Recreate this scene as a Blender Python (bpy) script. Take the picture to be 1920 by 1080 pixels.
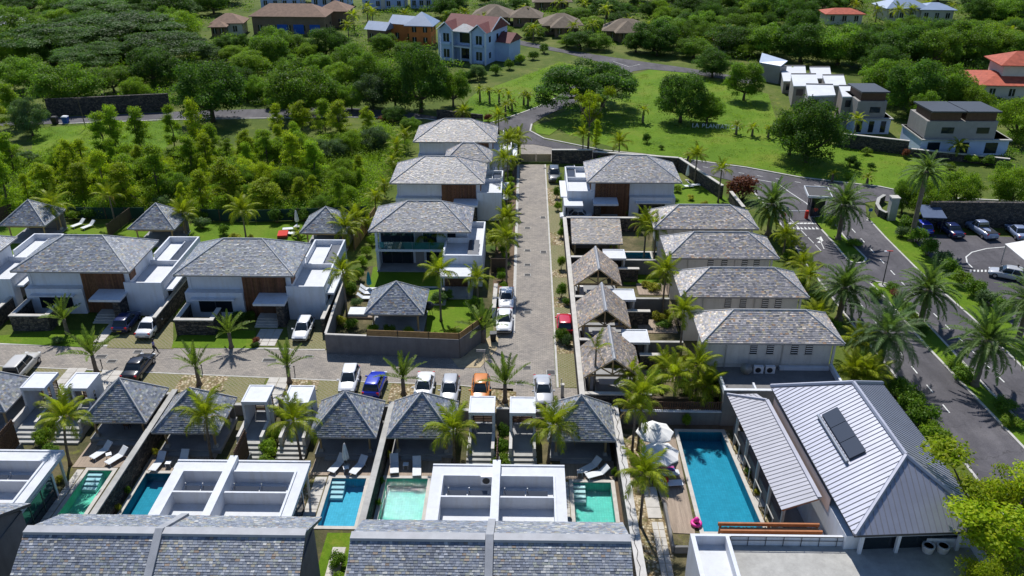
import bpy, bmesh, math, random
import numpy as np
from mathutils import Vector, Matrix
from mathutils.geometry import tessellate_polygon
R = math.radians
for o in list(bpy.data.objects): bpy.data.objects.remove(o)
scene = bpy.context.scene
COL = scene.collection
# ------------------------------------------------------------------ camera
CAM_H, FPX, PITCH, YAW = 45.0, 1600.0, R(27.4), R(0.92)
cam = bpy.data.cameras.new('camera'); cam.sensor_width = 36; cam.lens = FPX / 1920 * 36
cam.clip_start = 0.5; cam.clip_end = 3000
co = bpy.data.objects.new('camera', cam); COL.objects.link(co)
co.location = (0, 0, CAM_H); co.rotation_euler = (math.pi / 2 - PITCH, 0, YAW)
scene.camera = co
# ------------------------------------------------------------------ light
SUN_EL, SUN_AZ = R(54), R(-14)          # azimuth clockwise from +Y
w = bpy.data.worlds.new('World'); scene.world = w; w.use_nodes = True
nt = w.node_tree
sky = nt.nodes.new('ShaderNodeTexSky'); sky.sky_type = 'NISHITA'; sky.sun_disc = False
sky.sun_elevation = SUN_EL; sky.sun_rotation = SUN_AZ % (2 * math.pi)
sky.air_density = 0.7; sky.dust_density = 0.0; sky.ozone_density = 4.0
bg = nt.nodes['Background']; bg.inputs['Strength'].default_value = 0.118
nt.links.new(sky.outputs[0], bg.inputs['Color'])
sl = bpy.data.lights.new('sun', 'SUN'); sl.energy = 4.25; sl.angle = R(0.5); sl.color = (1.0, 0.975, 0.94)
so = bpy.data.objects.new('sun', sl); COL.objects.link(so)
sd = Vector((math.sin(SUN_AZ) * math.cos(SUN_EL), math.cos(SUN_AZ) * math.cos(SUN_EL), math.sin(SUN_EL)))
so.rotation_euler = sd.to_track_quat('Z', 'Y').to_euler(); so.location = (0, 60, 80)
vs = scene.view_settings; vs.view_transform = 'Standard'; vs.look = 'None'; vs.gamma = 1; vs.exposure = 0.33
vs.use_curve_mapping = False
scene.render.engine = 'CYCLES'
scene.cycles.max_bounces = 6; scene.cycles.transparent_max_bounces = 12
scene.cycles.caustics_reflective = False; scene.cycles.caustics_refractive = False
# ------------------------------------------------------------------ helpers
rng = random.Random(7)
U = rng.uniform
_cp, _sp, _cy, _sy = math.cos(PITCH), math.sin(PITCH), math.cos(YAW), math.sin(YAW)
def at(px, py, z=0.0):
    """point of the place seen at a position of the photograph, on the level z"""
    x, y = (px - 960) / FPX, (540 - py) / FPX
    d0, d1, d2 = x, _cp + y * _sp, -_sp + y * _cp
    t = (z - CAM_H) / d2
    return Vector(((d0 * _cy - d1 * _sy) * t, (d0 * _sy + d1 * _cy) * t, z))
def pr(X, Y, Z):
    x = X * _cy + Y * _sy; y = -X * _sy + Y * _cy; dz = Z - CAM_H
    D = y * _cp - dz * _sp
    return 960 + FPX * x / D, 540 - FPX * (y * _sp + dz * _cp) / D
def hgt(px, py0, py1, z0=0.0):
    p = at(px, py0, z0); lo, hi = 0.0, 60.0
    for _ in range(40):
        m = (lo + hi) / 2
        if pr(p.x, p.y, z0 + m)[1] > py1: lo = m
        else: hi = m
    return lo
def link(o, parent=None):
    COL.objects.link(o)
    if parent is not None: o.parent = parent
    return o
LABELS = {}
def tag(o, label=None, cat=None, group=None, kind=None):
    if label: o['label'] = label
    if cat: o['category'] = cat
    if group: o['group'] = group
    if kind: o['kind'] = kind
    return o
def thing(name, label, cat, loc=(0, 0, 0), rz=0.0, group=None):
    o = bpy.data.objects.new(name, None); o.empty_display_size = 0.3
    o.location = loc; o.rotation_euler = (0, 0, rz)
    COL.objects.link(o); return tag(o, label, cat, group)
def copy_tree(o, parent=None):
    c = o.copy(); COL.objects.link(c)
    if parent is not None: c.parent = parent
    for ch in list(o.children): copy_tree(ch, c)
    return c
class MB:
    """collects faces for one mesh object"""
    def __init__(s): s.v = []; s.f = []; s.c = []; s.m = []
    def face(s, pts, col=None, m=0):
        n = len(s.v); s.v.extend([tuple(p) for p in pts]); s.f.append(tuple(range(n, n + len(pts)))); s.c.append(col); s.m.append(m)
    def box(s, x0, x1, y0, y1, z0, z1, col=None, m=0):
        s.hexa([(x0, y0, z0), (x1, y0, z0), (x1, y1, z0), (x0, y1, z0), (x0, y0, z1), (x1, y0, z1), (x1, y1, z1), (x0, y1, z1)], col, m)
        return s
    def hexa(s, p, col=None, m=0):
        n = len(s.v); s.v.extend([tuple(q) for q in p])
        for q in ((3, 2, 1, 0), (4, 5, 6, 7), (0, 1, 5, 4), (1, 2, 6, 5), (2, 3, 7, 6), (3, 0, 4, 7)):
            s.f.append(tuple(n + i for i in q)); s.c.append(col); s.m.append(m)
        return s
    def obox(s, c, d, rz=0, col=None, m=0, rx=0.0, ry=0.0):
        M = Matrix.Translation(Vector(c)) @ Matrix.Rotation(rz, 4, 'Z') @ Matrix.Rotation(ry, 4, 'Y') @ Matrix.Rotation(rx, 4, 'X')
        a, b, e = d[0] / 2, d[1] / 2, d[2] / 2
        s.hexa([M @ Vector(q) for q in ((-a, -b, -e), (a, -b, -e), (a, b, -e), (-a, b, -e), (-a, -b, e), (a, -b, e), (a, b, e), (-a, b, e))], col, m)
        return s
    def prism(s, poly, z0, z1, col=None, m=0, bottom=True):
        poly = [(p[0], p[1]) for p in poly]
        ar = sum(poly[i][0] * poly[(i + 1) % len(poly)][1] - poly[(i + 1) % len(poly)][0] * poly[i][1] for i in range(len(poly)))
        if ar < 0: poly = poly[::-1]
        n = len(poly)
        s.face([(x, y, z1) for x, y in poly], col, m)
        if bottom: s.face([(x, y, z0) for x, y in poly[::-1]], col, m)
        for i in range(n):
            a, b = poly[i], poly[(i + 1) % n]
            s.face([(a[0], a[1], z0), (b[0], b[1], z0), (b[0], b[1], z1), (a[0], a[1], z1)], col, m)
        return s
    def wall(s, p, q, th, z0, z1, col=None, m=0):
        p, q = Vector((p[0], p[1])), Vector((q[0], q[1])); d = (q - p).normalized(); n = Vector((-d.y, d.x)) * th / 2
        return s.prism([p + n, p - n, q - n, q + n], z0, z1, col, m)
    def tube(s, path, rad, n=8, col=None, m=0, cap=True):
        path = [Vector(p) for p in path]
        if not isinstance(rad, (list, tuple)): rad = [rad] * len(path)
        base = len(s.v)
        for i, p in enumerate(path):
            t = (path[min(i + 1, len(path) - 1)] - path[max(i - 1, 0)]).normalized()
            a = t.cross(Vector((0, 1, 0)) if abs(t.z) > .9 else Vector((0, 0, 1))).normalized(); b = t.cross(a)
            for k in range(n):
                an = 2 * math.pi * k / n
                s.v.append(tuple(p + (a * math.cos(an) + b * math.sin(an)) * rad[i]))
        for i in range(len(path) - 1):
            for k in range(n):
                k2 = (k + 1) % n
                s.f.append((base + i * n + k, base + i * n + k2, base + (i + 1) * n + k2, base + (i + 1) * n + k)); s.c.append(col); s.m.append(m)
        if cap:
            s.f.append(tuple(base + k for k in range(n))[::-1]); s.c.append(col); s.m.append(m)
            s.f.append(tuple(base + (len(path) - 1) * n + k for k in range(n))); s.c.append(col); s.m.append(m)
        return s
    def lathe(s, prof, c=(0, 0, 0), n=16, col=None, m=0):
        base = len(s.v)
        for r, z in prof:
            for k in range(n):
                a = 2 * math.pi * k / n
                s.v.append((c[0] + r * math.cos(a), c[1] + r * math.sin(a), c[2] + z))
        for i in range(len(prof) - 1):
            for k in range(n):
                k2 = (k + 1) % n
                s.f.append((base + i * n + k, base + i * n + k2, base + (i + 1) * n + k2, base + (i + 1) * n + k)); s.c.append(col); s.m.append(m)
        s.f.append(tuple(base + (len(prof) - 1) * n + k for k in range(n))); s.c.append(col); s.m.append(m)
        return s
    def loft(s, rings, closed=True, cap=True, col=None, m=0):
        base = len(s.v); n = len(rings[0])
        for r in rings: s.v.extend([tuple(p) for p in r])
        for i in range(len(rings) - 1):
            for k in range(n if closed else n - 1):
                k2 = (k + 1) % n
                s.f.append((base + i * n + k, base + i * n + k2, base + (i + 1) * n + k2, base + (i + 1) * n + k)); s.c.append(col); s.m.append(m)
        if cap:
            s.f.append(tuple(base + k for k in range(n))[::-1]); s.c.append(col); s.m.append(m)
            s.f.append(tuple(base + (len(rings) - 1) * n + k for k in range(n))); s.c.append(col); s.m.append(m)
        return s
    def sheet(s, outer, holes=(), z=0.0, col=None, m=0):
        loops = [[Vector((p[0], p[1], 0)) for p in outer]] + [[Vector((p[0], p[1], 0)) for p in h] for h in holes]
        flat = [p for l in loops for p in l]; base = len(s.v)
        s.v.extend([(p.x, p.y, z) for p in flat])
        for t in tessellate_polygon(loops):
            a, b, c = (flat[i] for i in t)
            if (b - a).cross(c - a).z < 0: t = (t[0], t[2], t[1])
            s.f.append(tuple(base + i for i in t)); s.c.append(col); s.m.append(m)
        return s
    def mesh(s, name, mats, smooth=False):
        me = bpy.data.meshes.new(name); me.from_pydata(s.v, [], s.f)
        if not isinstance(mats, (list, tuple)): mats = [mats]
        for x in mats: me.materials.append(x)
        if any(s.m): me.polygons.foreach_set('material_index', s.m)
        if any(c is not None for c in s.c):
            ca = me.color_attributes.new('Col', 'FLOAT_COLOR', 'CORNER'); buf = []
            for f, c in zip(s.f, s.c):
                c = c or (1, 1, 1); buf.extend([c[0], c[1], c[2], 1.0] * len(f))
            ca.data.foreach_set('color', buf)
        if smooth: me.polygons.foreach_set('use_smooth', [True] * len(s.f))
        me.update(); return me
    def build(s, name, mats, parent=None, smooth=False, loc=None, rz=0.0):
        o = bpy.data.objects.new(name, s.mesh(name, mats, smooth))
        if loc is not None: o.location = loc
        if rz: o.rotation_euler = (0, 0, rz)
        return link(o, parent)
def part(name, mat, parent, fn=None, smooth=False, **k):
    b = MB(); fn(b); return b.build(name, mat, parent, smooth, **k)
def pbox(name, mat, parent, *a): return MB().box(*a).build(name, mat, parent)
# ------------------------------------------------------------------ materials
MATS = {}
class NT:
    def __init__(s, name):
        s.m = bpy.data.materials.new(name); s.m.use_nodes = True; s.t = s.m.node_tree; s.n = s.t.nodes
        s.p = s.n['Principled BSDF']; s.out = s.n['Material Output']
    def new(s, t, **k):
        x = s.n.new(t)
        for a, b in k.items():
            if a.startswith('i_'): x.inputs[a[2:]].default_value = b
            else: setattr(x, a, b)
        return x
    def l(s, a, b): s.t.links.new(a, b)
    def pos(s, kind='world'):
        if kind == 'world': return s.new('ShaderNodeNewGeometry').outputs['Position']
        return s.new('ShaderNodeTexCoord').outputs['Object']
    def noise(s, vec, scale, detail=4, rough=.6):
        x = s.new('ShaderNodeTexNoise'); x.inputs['Scale'].default_value = scale; x.inputs['Detail'].default_value = detail
        x.inputs['Roughness'].default_value = rough; s.l(vec, x.inputs['Vector']); return x.outputs['Fac']
    def ramp(s, fac, stops):
        x = s.new('ShaderNodeValToRGB'); e = x.color_ramp.elements
        while len(e) < len(stops): e.new(.5)
        for q, (p, c) in zip(e, stops): q.position = p; q.color = (c[0], c[1], c[2], 1)
        s.l(fac, x.inputs['Fac']); return x.outputs['Color']
    def mix(s, fac, a, b, mode='MIX'):
        x = s.new('ShaderNodeMix', data_type='RGBA', blend_type=mode)
        for i, v in ((0, fac), (6, a), (7, b)):
            if isinstance(v, (int, float)): x.inputs[i].default_value = v
            elif isinstance(v, (tuple, list)): x.inputs[i].default_value = (v[0], v[1], v[2], 1)
            else: s.l(v, x.inputs[i])
        return x.outputs[2]
    def mapping(s, vec, sc=(1, 1, 1), rot=(0, 0, 0)):
        x = s.new('ShaderNodeMapping'); x.inputs['Scale'].default_value = sc; x.inputs['Rotation'].default_value = rot
        s.l(vec, x.inputs['Vector']); return x.outputs[0]
    def bump(s, h, st=.4, dist=.02):
        x = s.new('ShaderNodeBump'); x.inputs['Strength'].default_value = st; x.inputs['Distance'].default_value = dist
        s.l(h, x.inputs['Height']); s.l(x.outputs[0], s.p.inputs['Normal'])
    def done(s, col=None, rough=.8, spec=.3, metal=0.0):
        if col is not None:
            if isinstance(col, tuple): s.p.inputs['Base Color'].default_value = (*col, 1)
            else: s.l(col, s.p.inputs['Base Color'])
        s.p.inputs['Roughness'].default_value = rough; s.p.inputs['Specular IOR Level'].default_value = spec
        s.p.inputs['Metallic'].default_value = metal
        MATS[s.m.name] = s.m; return s.m
def mx(c, k): return tuple(min(1, v * k) for v in c)
def M_plain(name, c, rough=.8, var=.18, sc=1.2, fine=14, bump=0.0, bsc=25, spec=.3, metal=0.0, attr=False, dirt=None):
    t = NT(name); v = t.pos()
    n1 = t.noise(v, sc, 5); n2 = t.noise(v, fine, 3)
    c1 = t.ramp(n1, [(.3, mx(c, 1 - var)), (.7, mx(c, 1 + var * .6))])
    c2 = t.mix(.5, c1, t.ramp(n2, [(.3, (1 - var,) * 3), (.7, (1,) * 3)]), 'MULTIPLY')
    if dirt:
        d = t.ramp(t.noise(t.mapping(v, (1.6, 1.6, .22)), 1.3, 7, .72), [(.47, (0, 0, 0)), (.70, (1, 1, 1))])
        f = t.new('ShaderNodeMath', operation='MULTIPLY'); t.l(d, f.inputs[0]); f.inputs[1].default_value = .6
        c2 = t.mix(f.outputs[0], c2, dirt)
    if attr:
        a = t.new('ShaderNodeAttribute', attribute_name='Col'); c2 = t.mix(1.0, a.outputs['Color'], c2, 'MULTIPLY')
    if bump: t.bump(t.noise(v, bsc, 4), bump)
    return t.done(c2, rough, spec, metal)
W = M_plain('white_render', (.645, .665, .70), .75, .07, .8, 9, .12, 40, dirt=(.52, .50, .47))
M_plain('roof_membrane', (.60, .615, .64), .7, .08, .6, 8, .05, dirt=(.50, .49, .46))
M_plain('grey_render', (.19, .185, .18), .85, .16, .9, 10, .15, 40, dirt=(.12, .115, .11))
M_plain('taupe_render', (.30, .28, .26), .85, .12, .9, 10, .12, 40)
M_plain('pale_render', (.55, .53, .50), .8, .10, .8, 9, .12, 40, dirt=(.36, .34, .31))
M_plain('concrete', (.42, .41, .38), .85, .2, .9, 12, .2, 30, dirt=(.28, .27, .25))
M_plain('coping', (.52, .49, .44), .8, .16, 1.5, 14, .15, 30)
M_plain('terrace_floor', (.30, .30, .30), .8, .2, .8, 9, .1)
M_plain('dark_metal', (.04, .042, .047), .5, .1, 2, 20, spec=.5)
M_plain('steel', (.45, .46, .48), .35, .1, 2, 20, spec=.5, metal=.8)
M_plain('white_metal', (.68, .69, .71), .45, .05, 2, 20, spec=.5)
M_plain('black_plastic', (.02, .02, .022), .45, .1, 4, 20, spec=.5)
M_plain('rubber', (.018, .018, .019), .8, .1)
M_plain('white_fabric', (.74, .73, .70), .9, .1, 1.5, 12)
M_plain('lounger_mesh', (.66, .68, .70), .8, .08, 3, 20)
M_plain('red_fabric', (.55, .045, .03), .85, .12, 3, 20)
M_plain('teal_fabric', (.015, .22, .24), .85, .12, 3, 20)
M_plain('pink_plastic', (.8, .05, .35), .4, .05)
M_plain('towel_purple', (.20, .10, .24), .9, .2, 3, 20)
M_plain('blue_plastic', (.02, .10, .42), .5, .1)
M_plain('orange_wall', (.62, .19, .05), .8, .14, .8, 9)
M_plain('blue_white_wall', (.46, .55, .72), .8, .10, .7, 9)
M_plain('pink_wall', (.55, .40, .34), .8, .1, .7, 9)
M_plain('brown_wall', (.22, .15, .10), .85, .15, .7, 9)
M_plain('cream_wall', (.62, .57, .47), .8, .1, .7, 9)
M_plain('bark', (.14, .105, .075), .95, .3, 3, 22, .6, 30)
M_plain('palm_bark', (.20, .16, .12), .95, .3, 4, 22, .6, 40)
M_plain('skin', (.16, .09, .06), .6, .06); M_plain('hair', (.015, .012, .01), .6, .1)
M_plain('lilac_shirt', (.38, .32, .52), .9, .1); M_plain('dark_trousers', (.03, .035, .06), .9, .1)
M_plain('red_shirt', (.50, .07, .04), .9, .1); M_plain('white_shirt', (.70, .70, .70), .9, .1); M_plain('blue_shirt', (.06, .12, .38), .9, .1)
M_plain('white_paint', (.66, .66, .63), .7, .22, 1.5, 16)
M_plain('kerb', (.50, .48, .44), .85, .2, 1.2, 14, .2)
M_plain('sand_bed', (.46, .37, .23), .95, .28, 1.4, 9, .5, 12)
M_plain('mulch', (.16, .11, .07), .95, .3, 1.4, 9, .6, 12)
M_plain('red_tile_roof', (.44, .10, .055), .75, .3, 1.2, 12, .4, 10)
M_plain('brown_tile_roof', (.25, .155, .105), .8, .25, 1.2, 10, .4, 8)
M_plain('maroon_roof', (.17, .055, .05), .75, .2, 1.2, 10, .3, 8)
M_plain('thatch_brown_roof', (.20, .155, .11), .85, .25, 1.2, 10, .4, 8)
M_plain('blue_metal_roof', (.26, .33, .45), .45, .12, .8, 8, spec=.5)
M_plain('timber_post', (.42, .29, .15), .7, .2, 2, 16)
M_plain('orange_timber', (.38, .145, .055), .6, .2, 2, 16)
M_plain('bamboo', (.44, .35, .20), .8, .3, 6, 40)
def _wood(name, c, axis, wd, var=.25, rough=.75):
    t = NT(name); v = t.pos()
    wv = t.new('ShaderNodeTexWave', wave_type='BANDS', bands_direction=axis); wv.inputs['Scale'].default_value = 1 / wd * .5
    wv.inputs['Distortion'].default_value = .3; t.l(v, wv.inputs['Vector'])
    sc = {'X': (1 / wd, .4, .4), 'Y': (.4, 1 / wd, .4), 'Z': (.4, .4, 1 / wd)}[axis]
    n = t.noise(t.mapping(v, sc), 1.0, 3)
    c1 = t.ramp(n, [(.3, mx(c, 1 - var)), (.7, mx(c, 1 + var))])
    gap = t.ramp(wv.outputs['Fac'], [(.0, (.35,) * 3), (.12, (1,) * 3)])
    return t.done(t.mix(1.0, c1, gap, 'MULTIPLY'), rough, .25)
_wood('deck_wood', (.29, .225, .17), 'Y', .14); _wood('deck_wood_x', (.34, .265, .20), 'X', .14)
M_plain('timber_clad', (.15, .068, .034), .65, .3, 2.5, 14, .2, attr=True)
M_plain('slat_wood', (.11, .06, .035), .7, .25, 3, 20)
M_plain('fence_wood', (.36, .22, .085), .75, .25, 3, 20)
M_plain('fence_dark_wood', (.10, .07, .045), .8, .25, 3, 20)
# slates: the colour of every slate comes with its faces
t = NT('slate'); a = t.new('ShaderNodeAttribute', attribute_name='Col'); v = t.pos()
c = t.mix(.7, a.outputs['Color'], t.ramp(t.noise(v, 9, 4), [(.3, (.7, .7, .72)), (.7, (1.1, 1.1, 1.08))]), 'MULTIPLY')
c = t.mix(1.0, c, t.ramp(t.noise(v, .5, 6, .7), [(.3, (.74, .75, .78)), (.5, (1, 1, 1)), (.72, (1.22, 1.18, 1.08))]), 'MULTIPLY')
oi = t.new('ShaderNodeObjectInfo'); c = t.mix(1.0, c, t.ramp(oi.outputs['Random'], [(0, (.90, .91, .93)), (1, (1.10, 1.08, 1.05))]), 'MULTIPLY')
c = t.mix(t.ramp(t.noise(v, 2.4, 5, .75), [(.62, (0,) * 3), (.74, (.6,) * 3)]), c, (.30, .30, .22))
t.bump(t.noise(v, 30, 3), .25); t.done(c, .5, .5)
M_plain('ridge_mortar', (.50, .49, .475), .8, .15, 1.5, 14)
M_plain('shed_roof', (.085, .12, .20), .6, .15)
M_plain('cast_iron', (.075, .072, .07), .7, .15, 4, 30)
M_plain('ridge_lead', (.33, .335, .35), .6, .15, 1.5, 14, spec=.4)
# stone walling
t = NT('basalt_wall'); v = t.mapping(t.pos(), (1, 1, 1.5))
vo = t.new('ShaderNodeTexVoronoi', feature='F1'); vo.inputs['Scale'].default_value = 3.2; t.l(v, vo.inputs['Vector'])
ve = t.new('ShaderNodeTexVoronoi', feature='DISTANCE_TO_EDGE'); ve.inputs['Scale'].default_value = 3.2; t.l(v, ve.inputs['Vector'])
c = t.ramp(vo.outputs['Color'], [(.15, (.045, .042, .042)), (.5, (.085, .078, .072)), (.85, (.15, .125, .10))])
e = t.ramp(ve.outputs['Distance'], [(.0, (.35,) * 3), (.07, (1,) * 3)])
c = t.mix(1.0, c, e, 'MULTIPLY'); t.bump(t.ramp(ve.outputs['Distance'], [(.0, (0, 0, 0)), (.15, (1, 1, 1))]), .9, .06); t.done(c, .9, .2)
# pavers of the lanes
t = NT('lane_pavers'); v = t.pos()
b = t.new('ShaderNodeTexBrick'); b.inputs['Scale'].default_value = 1; b.inputs['Brick Width'].default_value = .42; b.inputs['Row Height'].default_value = .21
b.inputs['Mortar Size'].default_value = .014; b.inputs['Color1'].default_value = (.36, .32, .275, 1); b.inputs['Color2'].default_value = (.27, .245, .215, 1); b.inputs['Mortar'].default_value = (.17, .155, .135, 1)
t.l(v, b.inputs['Vector'])
c = t.mix(.85, b.outputs['Color'], t.ramp(t.noise(v, .35, 6, .65), [(.3, (.72, .72, .74)), (.7, (1.12, 1.1, 1.06))]), 'MULTIPLY')
c = t.mix(.8, c, t.ramp(t.noise(v, 5, 4, .7), [(.3, (.75, .75, .75)), (.65, (1.05, 1.05, 1.05))]), 'MULTIPLY')
t.bump(b.outputs['Fac'], -.3, .01); t.done(c, .85, .25)
# grass paving of the parking bays
t = NT('grass_paving'); v = t.mapping(t.pos(), (1, 1, 1), (0, 0, R(45)))
b = t.new('ShaderNodeTexBrick'); b.offset = 0; b.inputs['Scale'].default_value = 1; b.inputs['Brick Width'].default_value = .30; b.inputs['Row Height'].default_value = .30
b.inputs['Mortar Size'].default_value = .075; b.inputs['Mortar Smooth'].default_value = .2; t.l(v, b.inputs['Vector'])
n = t.noise(t.pos(), .7, 5)
gr = t.ramp(n, [(.3, (.09, .13, .02)), (.5, (.16, .16, .045)), (.7, (.22, .185, .075))])
cc = t.ramp(t.noise(t.pos(), 6, 3), [(.3, (.17, .155, .085)), (.7, (.25, .225, .14))])
c = t.mix(b.outputs['Fac'], gr, cc); t.bump(b.outputs['Fac'], .4, .03); t.done(c, .9, .2)
# asphalt
t = NT('asphalt'); v = t.pos()
c = t.ramp(t.noise(v, .16, 6, .7), [(.3, (.070, .066, .072)), (.5, (.098, .092, .100)), (.72, (.150, .140, .146))])
c = t.mix(.8, c, t.ramp(t.noise(v, 12, 3, .8), [(.3, (.65,) * 3), (.7, (1.15,) * 3)]), 'MULTIPLY')
c = t.mix(.7, c, t.ramp(t.noise(t.mapping(v, (1, .12, 1), (0, 0, R(-21))), 1.1, 3), [(.35, (.82,) * 3), (.65, (1.12,) * 3)]), 'MULTIPLY')
ck = t.new('ShaderNodeTexVoronoi', feature='DISTANCE_TO_EDGE'); ck.inputs['Scale'].default_value = .22; nd = t.new('ShaderNodeTexNoise'); nd.inputs['Scale'].default_value = 1.5; t.l(v, nd.inputs['Vector'])
wp = t.new('ShaderNodeVectorMath', operation='MULTIPLY_ADD'); t.l(nd.outputs['Color'], wp.inputs[0]); wp.inputs[1].default_value = (1.6, 1.6, 0); t.l(v, wp.inputs[2]); t.l(wp.outputs[0], ck.inputs['Vector'])
c = t.mix(t.ramp(ck.outputs['Distance'], [(.0, (.55,) * 3), (.012, (0,) * 3)]), c, (.03, .029, .03))
pt = t.new('ShaderNodeTexVoronoi'); pt.inputs['Scale'].default_value = .09; pt.distance = 'CHEBYCHEV'; t.l(v, pt.inputs['Vector'])
c = t.mix(t.ramp(pt.outputs['Color'], [(.80, (0,) * 3), (.81, (.4,) * 3)]), c, (.055, .053, .058))
c = t.mix(t.ramp(t.noise(v, 2.3, 3, .5), [(.66, (0,) * 3), (.74, (.5,) * 3)]), c, (.05, .047, .048))
t.bump(t.noise(v, 60, 2), .3, .01); t.done(c, .85, .25)
# lawns
def _lawn(name, a, b_, c_, big=.12):
    t = NT(name); v = t.pos()
    c = t.ramp(t.noise(v, big, 7, .68), [(.3, a), (.5, b_), (.72, c_)])
    c = t.mix(.75, c, t.ramp(t.noise(v, 3.5, 5, .75), [(.3, (.6, .62, .55)), (.7, (1.15, 1.12, 1.1))]), 'MULTIPLY')
    c = t.mix(.6, c, t.ramp(t.noise(v, 16, 2, .8), [(.3, (.6,) * 3), (.7, (1.15,) * 3)]), 'MULTIPLY')
    c = t.mix(t.ramp(t.noise(v, .55, 6, .72), [(.56, (0,) * 3), (.72, (.7,) * 3)]), c, (.21, .225, .03))
    c = t.mix(t.ramp(t.noise(v, 1.7, 5, .7), [(.60, (0,) * 3), (.72, (.55,) * 3)]), c, mx(a, .55))
    t.bump(t.noise(v, 9, 4, .8), .7, .08); return t.done(c, .9, .15)
_lawn('lawn', (.085, .165, .008), (.12, .215, .010), (.17, .235, .022))
_lawn('hill_lawn', (.075, .155, .008), (.125, .225, .012), (.22, .25, .035), .07)
_lawn('scrub_ground', (.05, .09, .012), (.10, .14, .022), (.20, .20, .065), .09)
_lawn('garden_ground', (.06, .075, .025), (.11, .10, .05), (.22, .18, .10), .35)
# gravel with pale stones
t = NT('pebble_bed'); v = t.pos(); vo = t.new('ShaderNodeTexVoronoi'); vo.inputs['Scale'].default_value = 4.5; t.l(v, vo.inputs['Vector'])
c = t.ramp(vo.outputs['Color'], [(.2, (.30, .22, .12)), (.5, (.46, .37, .23)), (.85, (.62, .54, .40))])
c = t.mix(1.0, c, t.ramp(vo.outputs['Distance'], [(.25, (1, 1, 1)), (.6, (.42, .40, .36))]), 'MULTIPLY')
g = t.ramp(t.noise(v, 1.1, 6, .7), [(.50, (0, 0, 0)), (.66, (1, 1, 1))]); c = t.mix(g, c, (.12, .13, .035))
t.bump(vo.outputs['Distance'], -.9, .08); t.done(c, .95, .15)
# pool: tiles below, ripples above
def _tile(name, c):
    t = NT(name); v = t.pos(); b = t.new('ShaderNodeTexBrick'); b.offset = 0; b.inputs['Scale'].default_value = 1; b.inputs['Brick Width'].default_value = .2; b.inputs['Row Height'].default_value = .2
    b.inputs['Mortar Size'].default_value = .008; b.inputs['Color1'].default_value = (*c, 1); b.inputs['Color2'].default_value = (*mx(c, .88), 1); b.inputs['Mortar'].default_value = (*mx(c, .7), 1)
    t.l(v, b.inputs['Vector'])
    return t.done(t.mix(.5, b.outputs['Color'], t.ramp(t.noise(v, 1.5, 3), [(.3, (.8,) * 3), (.7, (1.1,) * 3)]), 'MULTIPLY'), .9, .0)
_tile('tile_blue', (.13, .47, .62)); _tile('tile_deep', (.05, .32, .45)); _tile('tile_green', (.28, .74, .50)); _tile('tile_aqua', (.20, .60, .51)); _tile('tile_teal', (.05, .30, .40))
def _water(name, tint, bscale, bstr):
    t = NT(name); t.n.remove(t.p)
    tr = t.new('ShaderNodeBsdfTransparent'); tr.inputs['Color'].default_value = (*tint, 1)
    gl = t.new('ShaderNodeBsdfGlossy'); gl.inputs['Roughness'].default_value = .06
    fr = t.new('ShaderNodeFresnel'); fr.inputs['IOR'].default_value = 1.33
    n = t.noise(t.pos(), bscale, 4, .6); bp = t.new('ShaderNodeBump'); bp.inputs['Strength'].default_value = bstr; bp.inputs['Distance'].default_value = .1; t.l(n, bp.inputs['Height'])
    t.l(bp.outputs[0], gl.inputs['Normal']); t.l(bp.outputs[0], fr.inputs['Normal'])
    mxn = t.new('ShaderNodeMixShader'); t.l(fr.outputs[0], mxn.inputs[0]); t.l(tr.outputs[0], mxn.inputs[1]); t.l(gl.outputs[0], mxn.inputs[2]); t.l(mxn.outputs[0], t.out.inputs['Surface'])
    MATS[name] = t.m; return t.m
_water('water_calm', (.72, .95, .98), 2.2, .10); _water('water_rippled', (.78, .98, .96), 4.2, .35)
# glass
t = NT('window_glass'); t.done((.015, .022, .028), .04, .6)
t = NT('green_glass'); t.n.remove(t.p); tr = t.new('ShaderNodeBsdfTransparent'); tr.inputs['Color'].default_value = (.55, .78, .72, 1)
gl = t.new('ShaderNodeBsdfGlossy'); gl.inputs['Roughness'].default_value = .03; fr = t.new('ShaderNodeFresnel'); fr.inputs['IOR'].default_value = 1.5
mm = t.new('ShaderNodeMixShader'); t.l(fr.outputs[0], mm.inputs[0]); t.l(tr.outputs[0], mm.inputs[1]); t.l(gl.outputs[0], mm.inputs[2]); t.l(mm.outputs[0], t.out.inputs['Surface']); MATS['green_glass'] = t.m
t = NT('solar_panel'); t.done((.05, .058, .075), .18, .6)
# metal roofing
M_plain('zinc_roof', (.34, .35, .41), .58, .09, .7, 8, spec=.5, metal=.7)
M_plain('zinc_lean', (.40, .40, .44), .72, .09, .7, 8, spec=.2, metal=.25)
M_plain('zinc_seam', (.20, .20, .22), .5, .1, 1, 8, spec=.4)
# paints
def paint(name, c, rough=.28):
    t = NT(name); t.done(c, rough, .5); t.p.inputs['Coat Weight'].default_value = .6; t.p.inputs['Coat Roughness'].default_value = .06; return t.m
for n_, c_ in dict(paint_white=(.72, .72, .72), paint_silver=(.42, .43, .45), paint_beige=(.52, .50, .46), paint_black=(.012, .013, .018), paint_blue=(.012, .035, .42), paint_navy=(.012, .022, .09), paint_orange=(.60, .20, .03), paint_red=(.50, .012, .03), paint_grey=(.10, .105, .11), paint_steelblue=(.22, .27, .40)).items(): paint(n_, c_)
t = NT('tail_lamp'); t.done((.45, .01, .015), .15, .5)
t = NT('head_lamp'); t.done((.75, .77, .78), .1, .6)
t = NT('plate_yellow'); t.done((.65, .50, .06), .5, .3)
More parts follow.
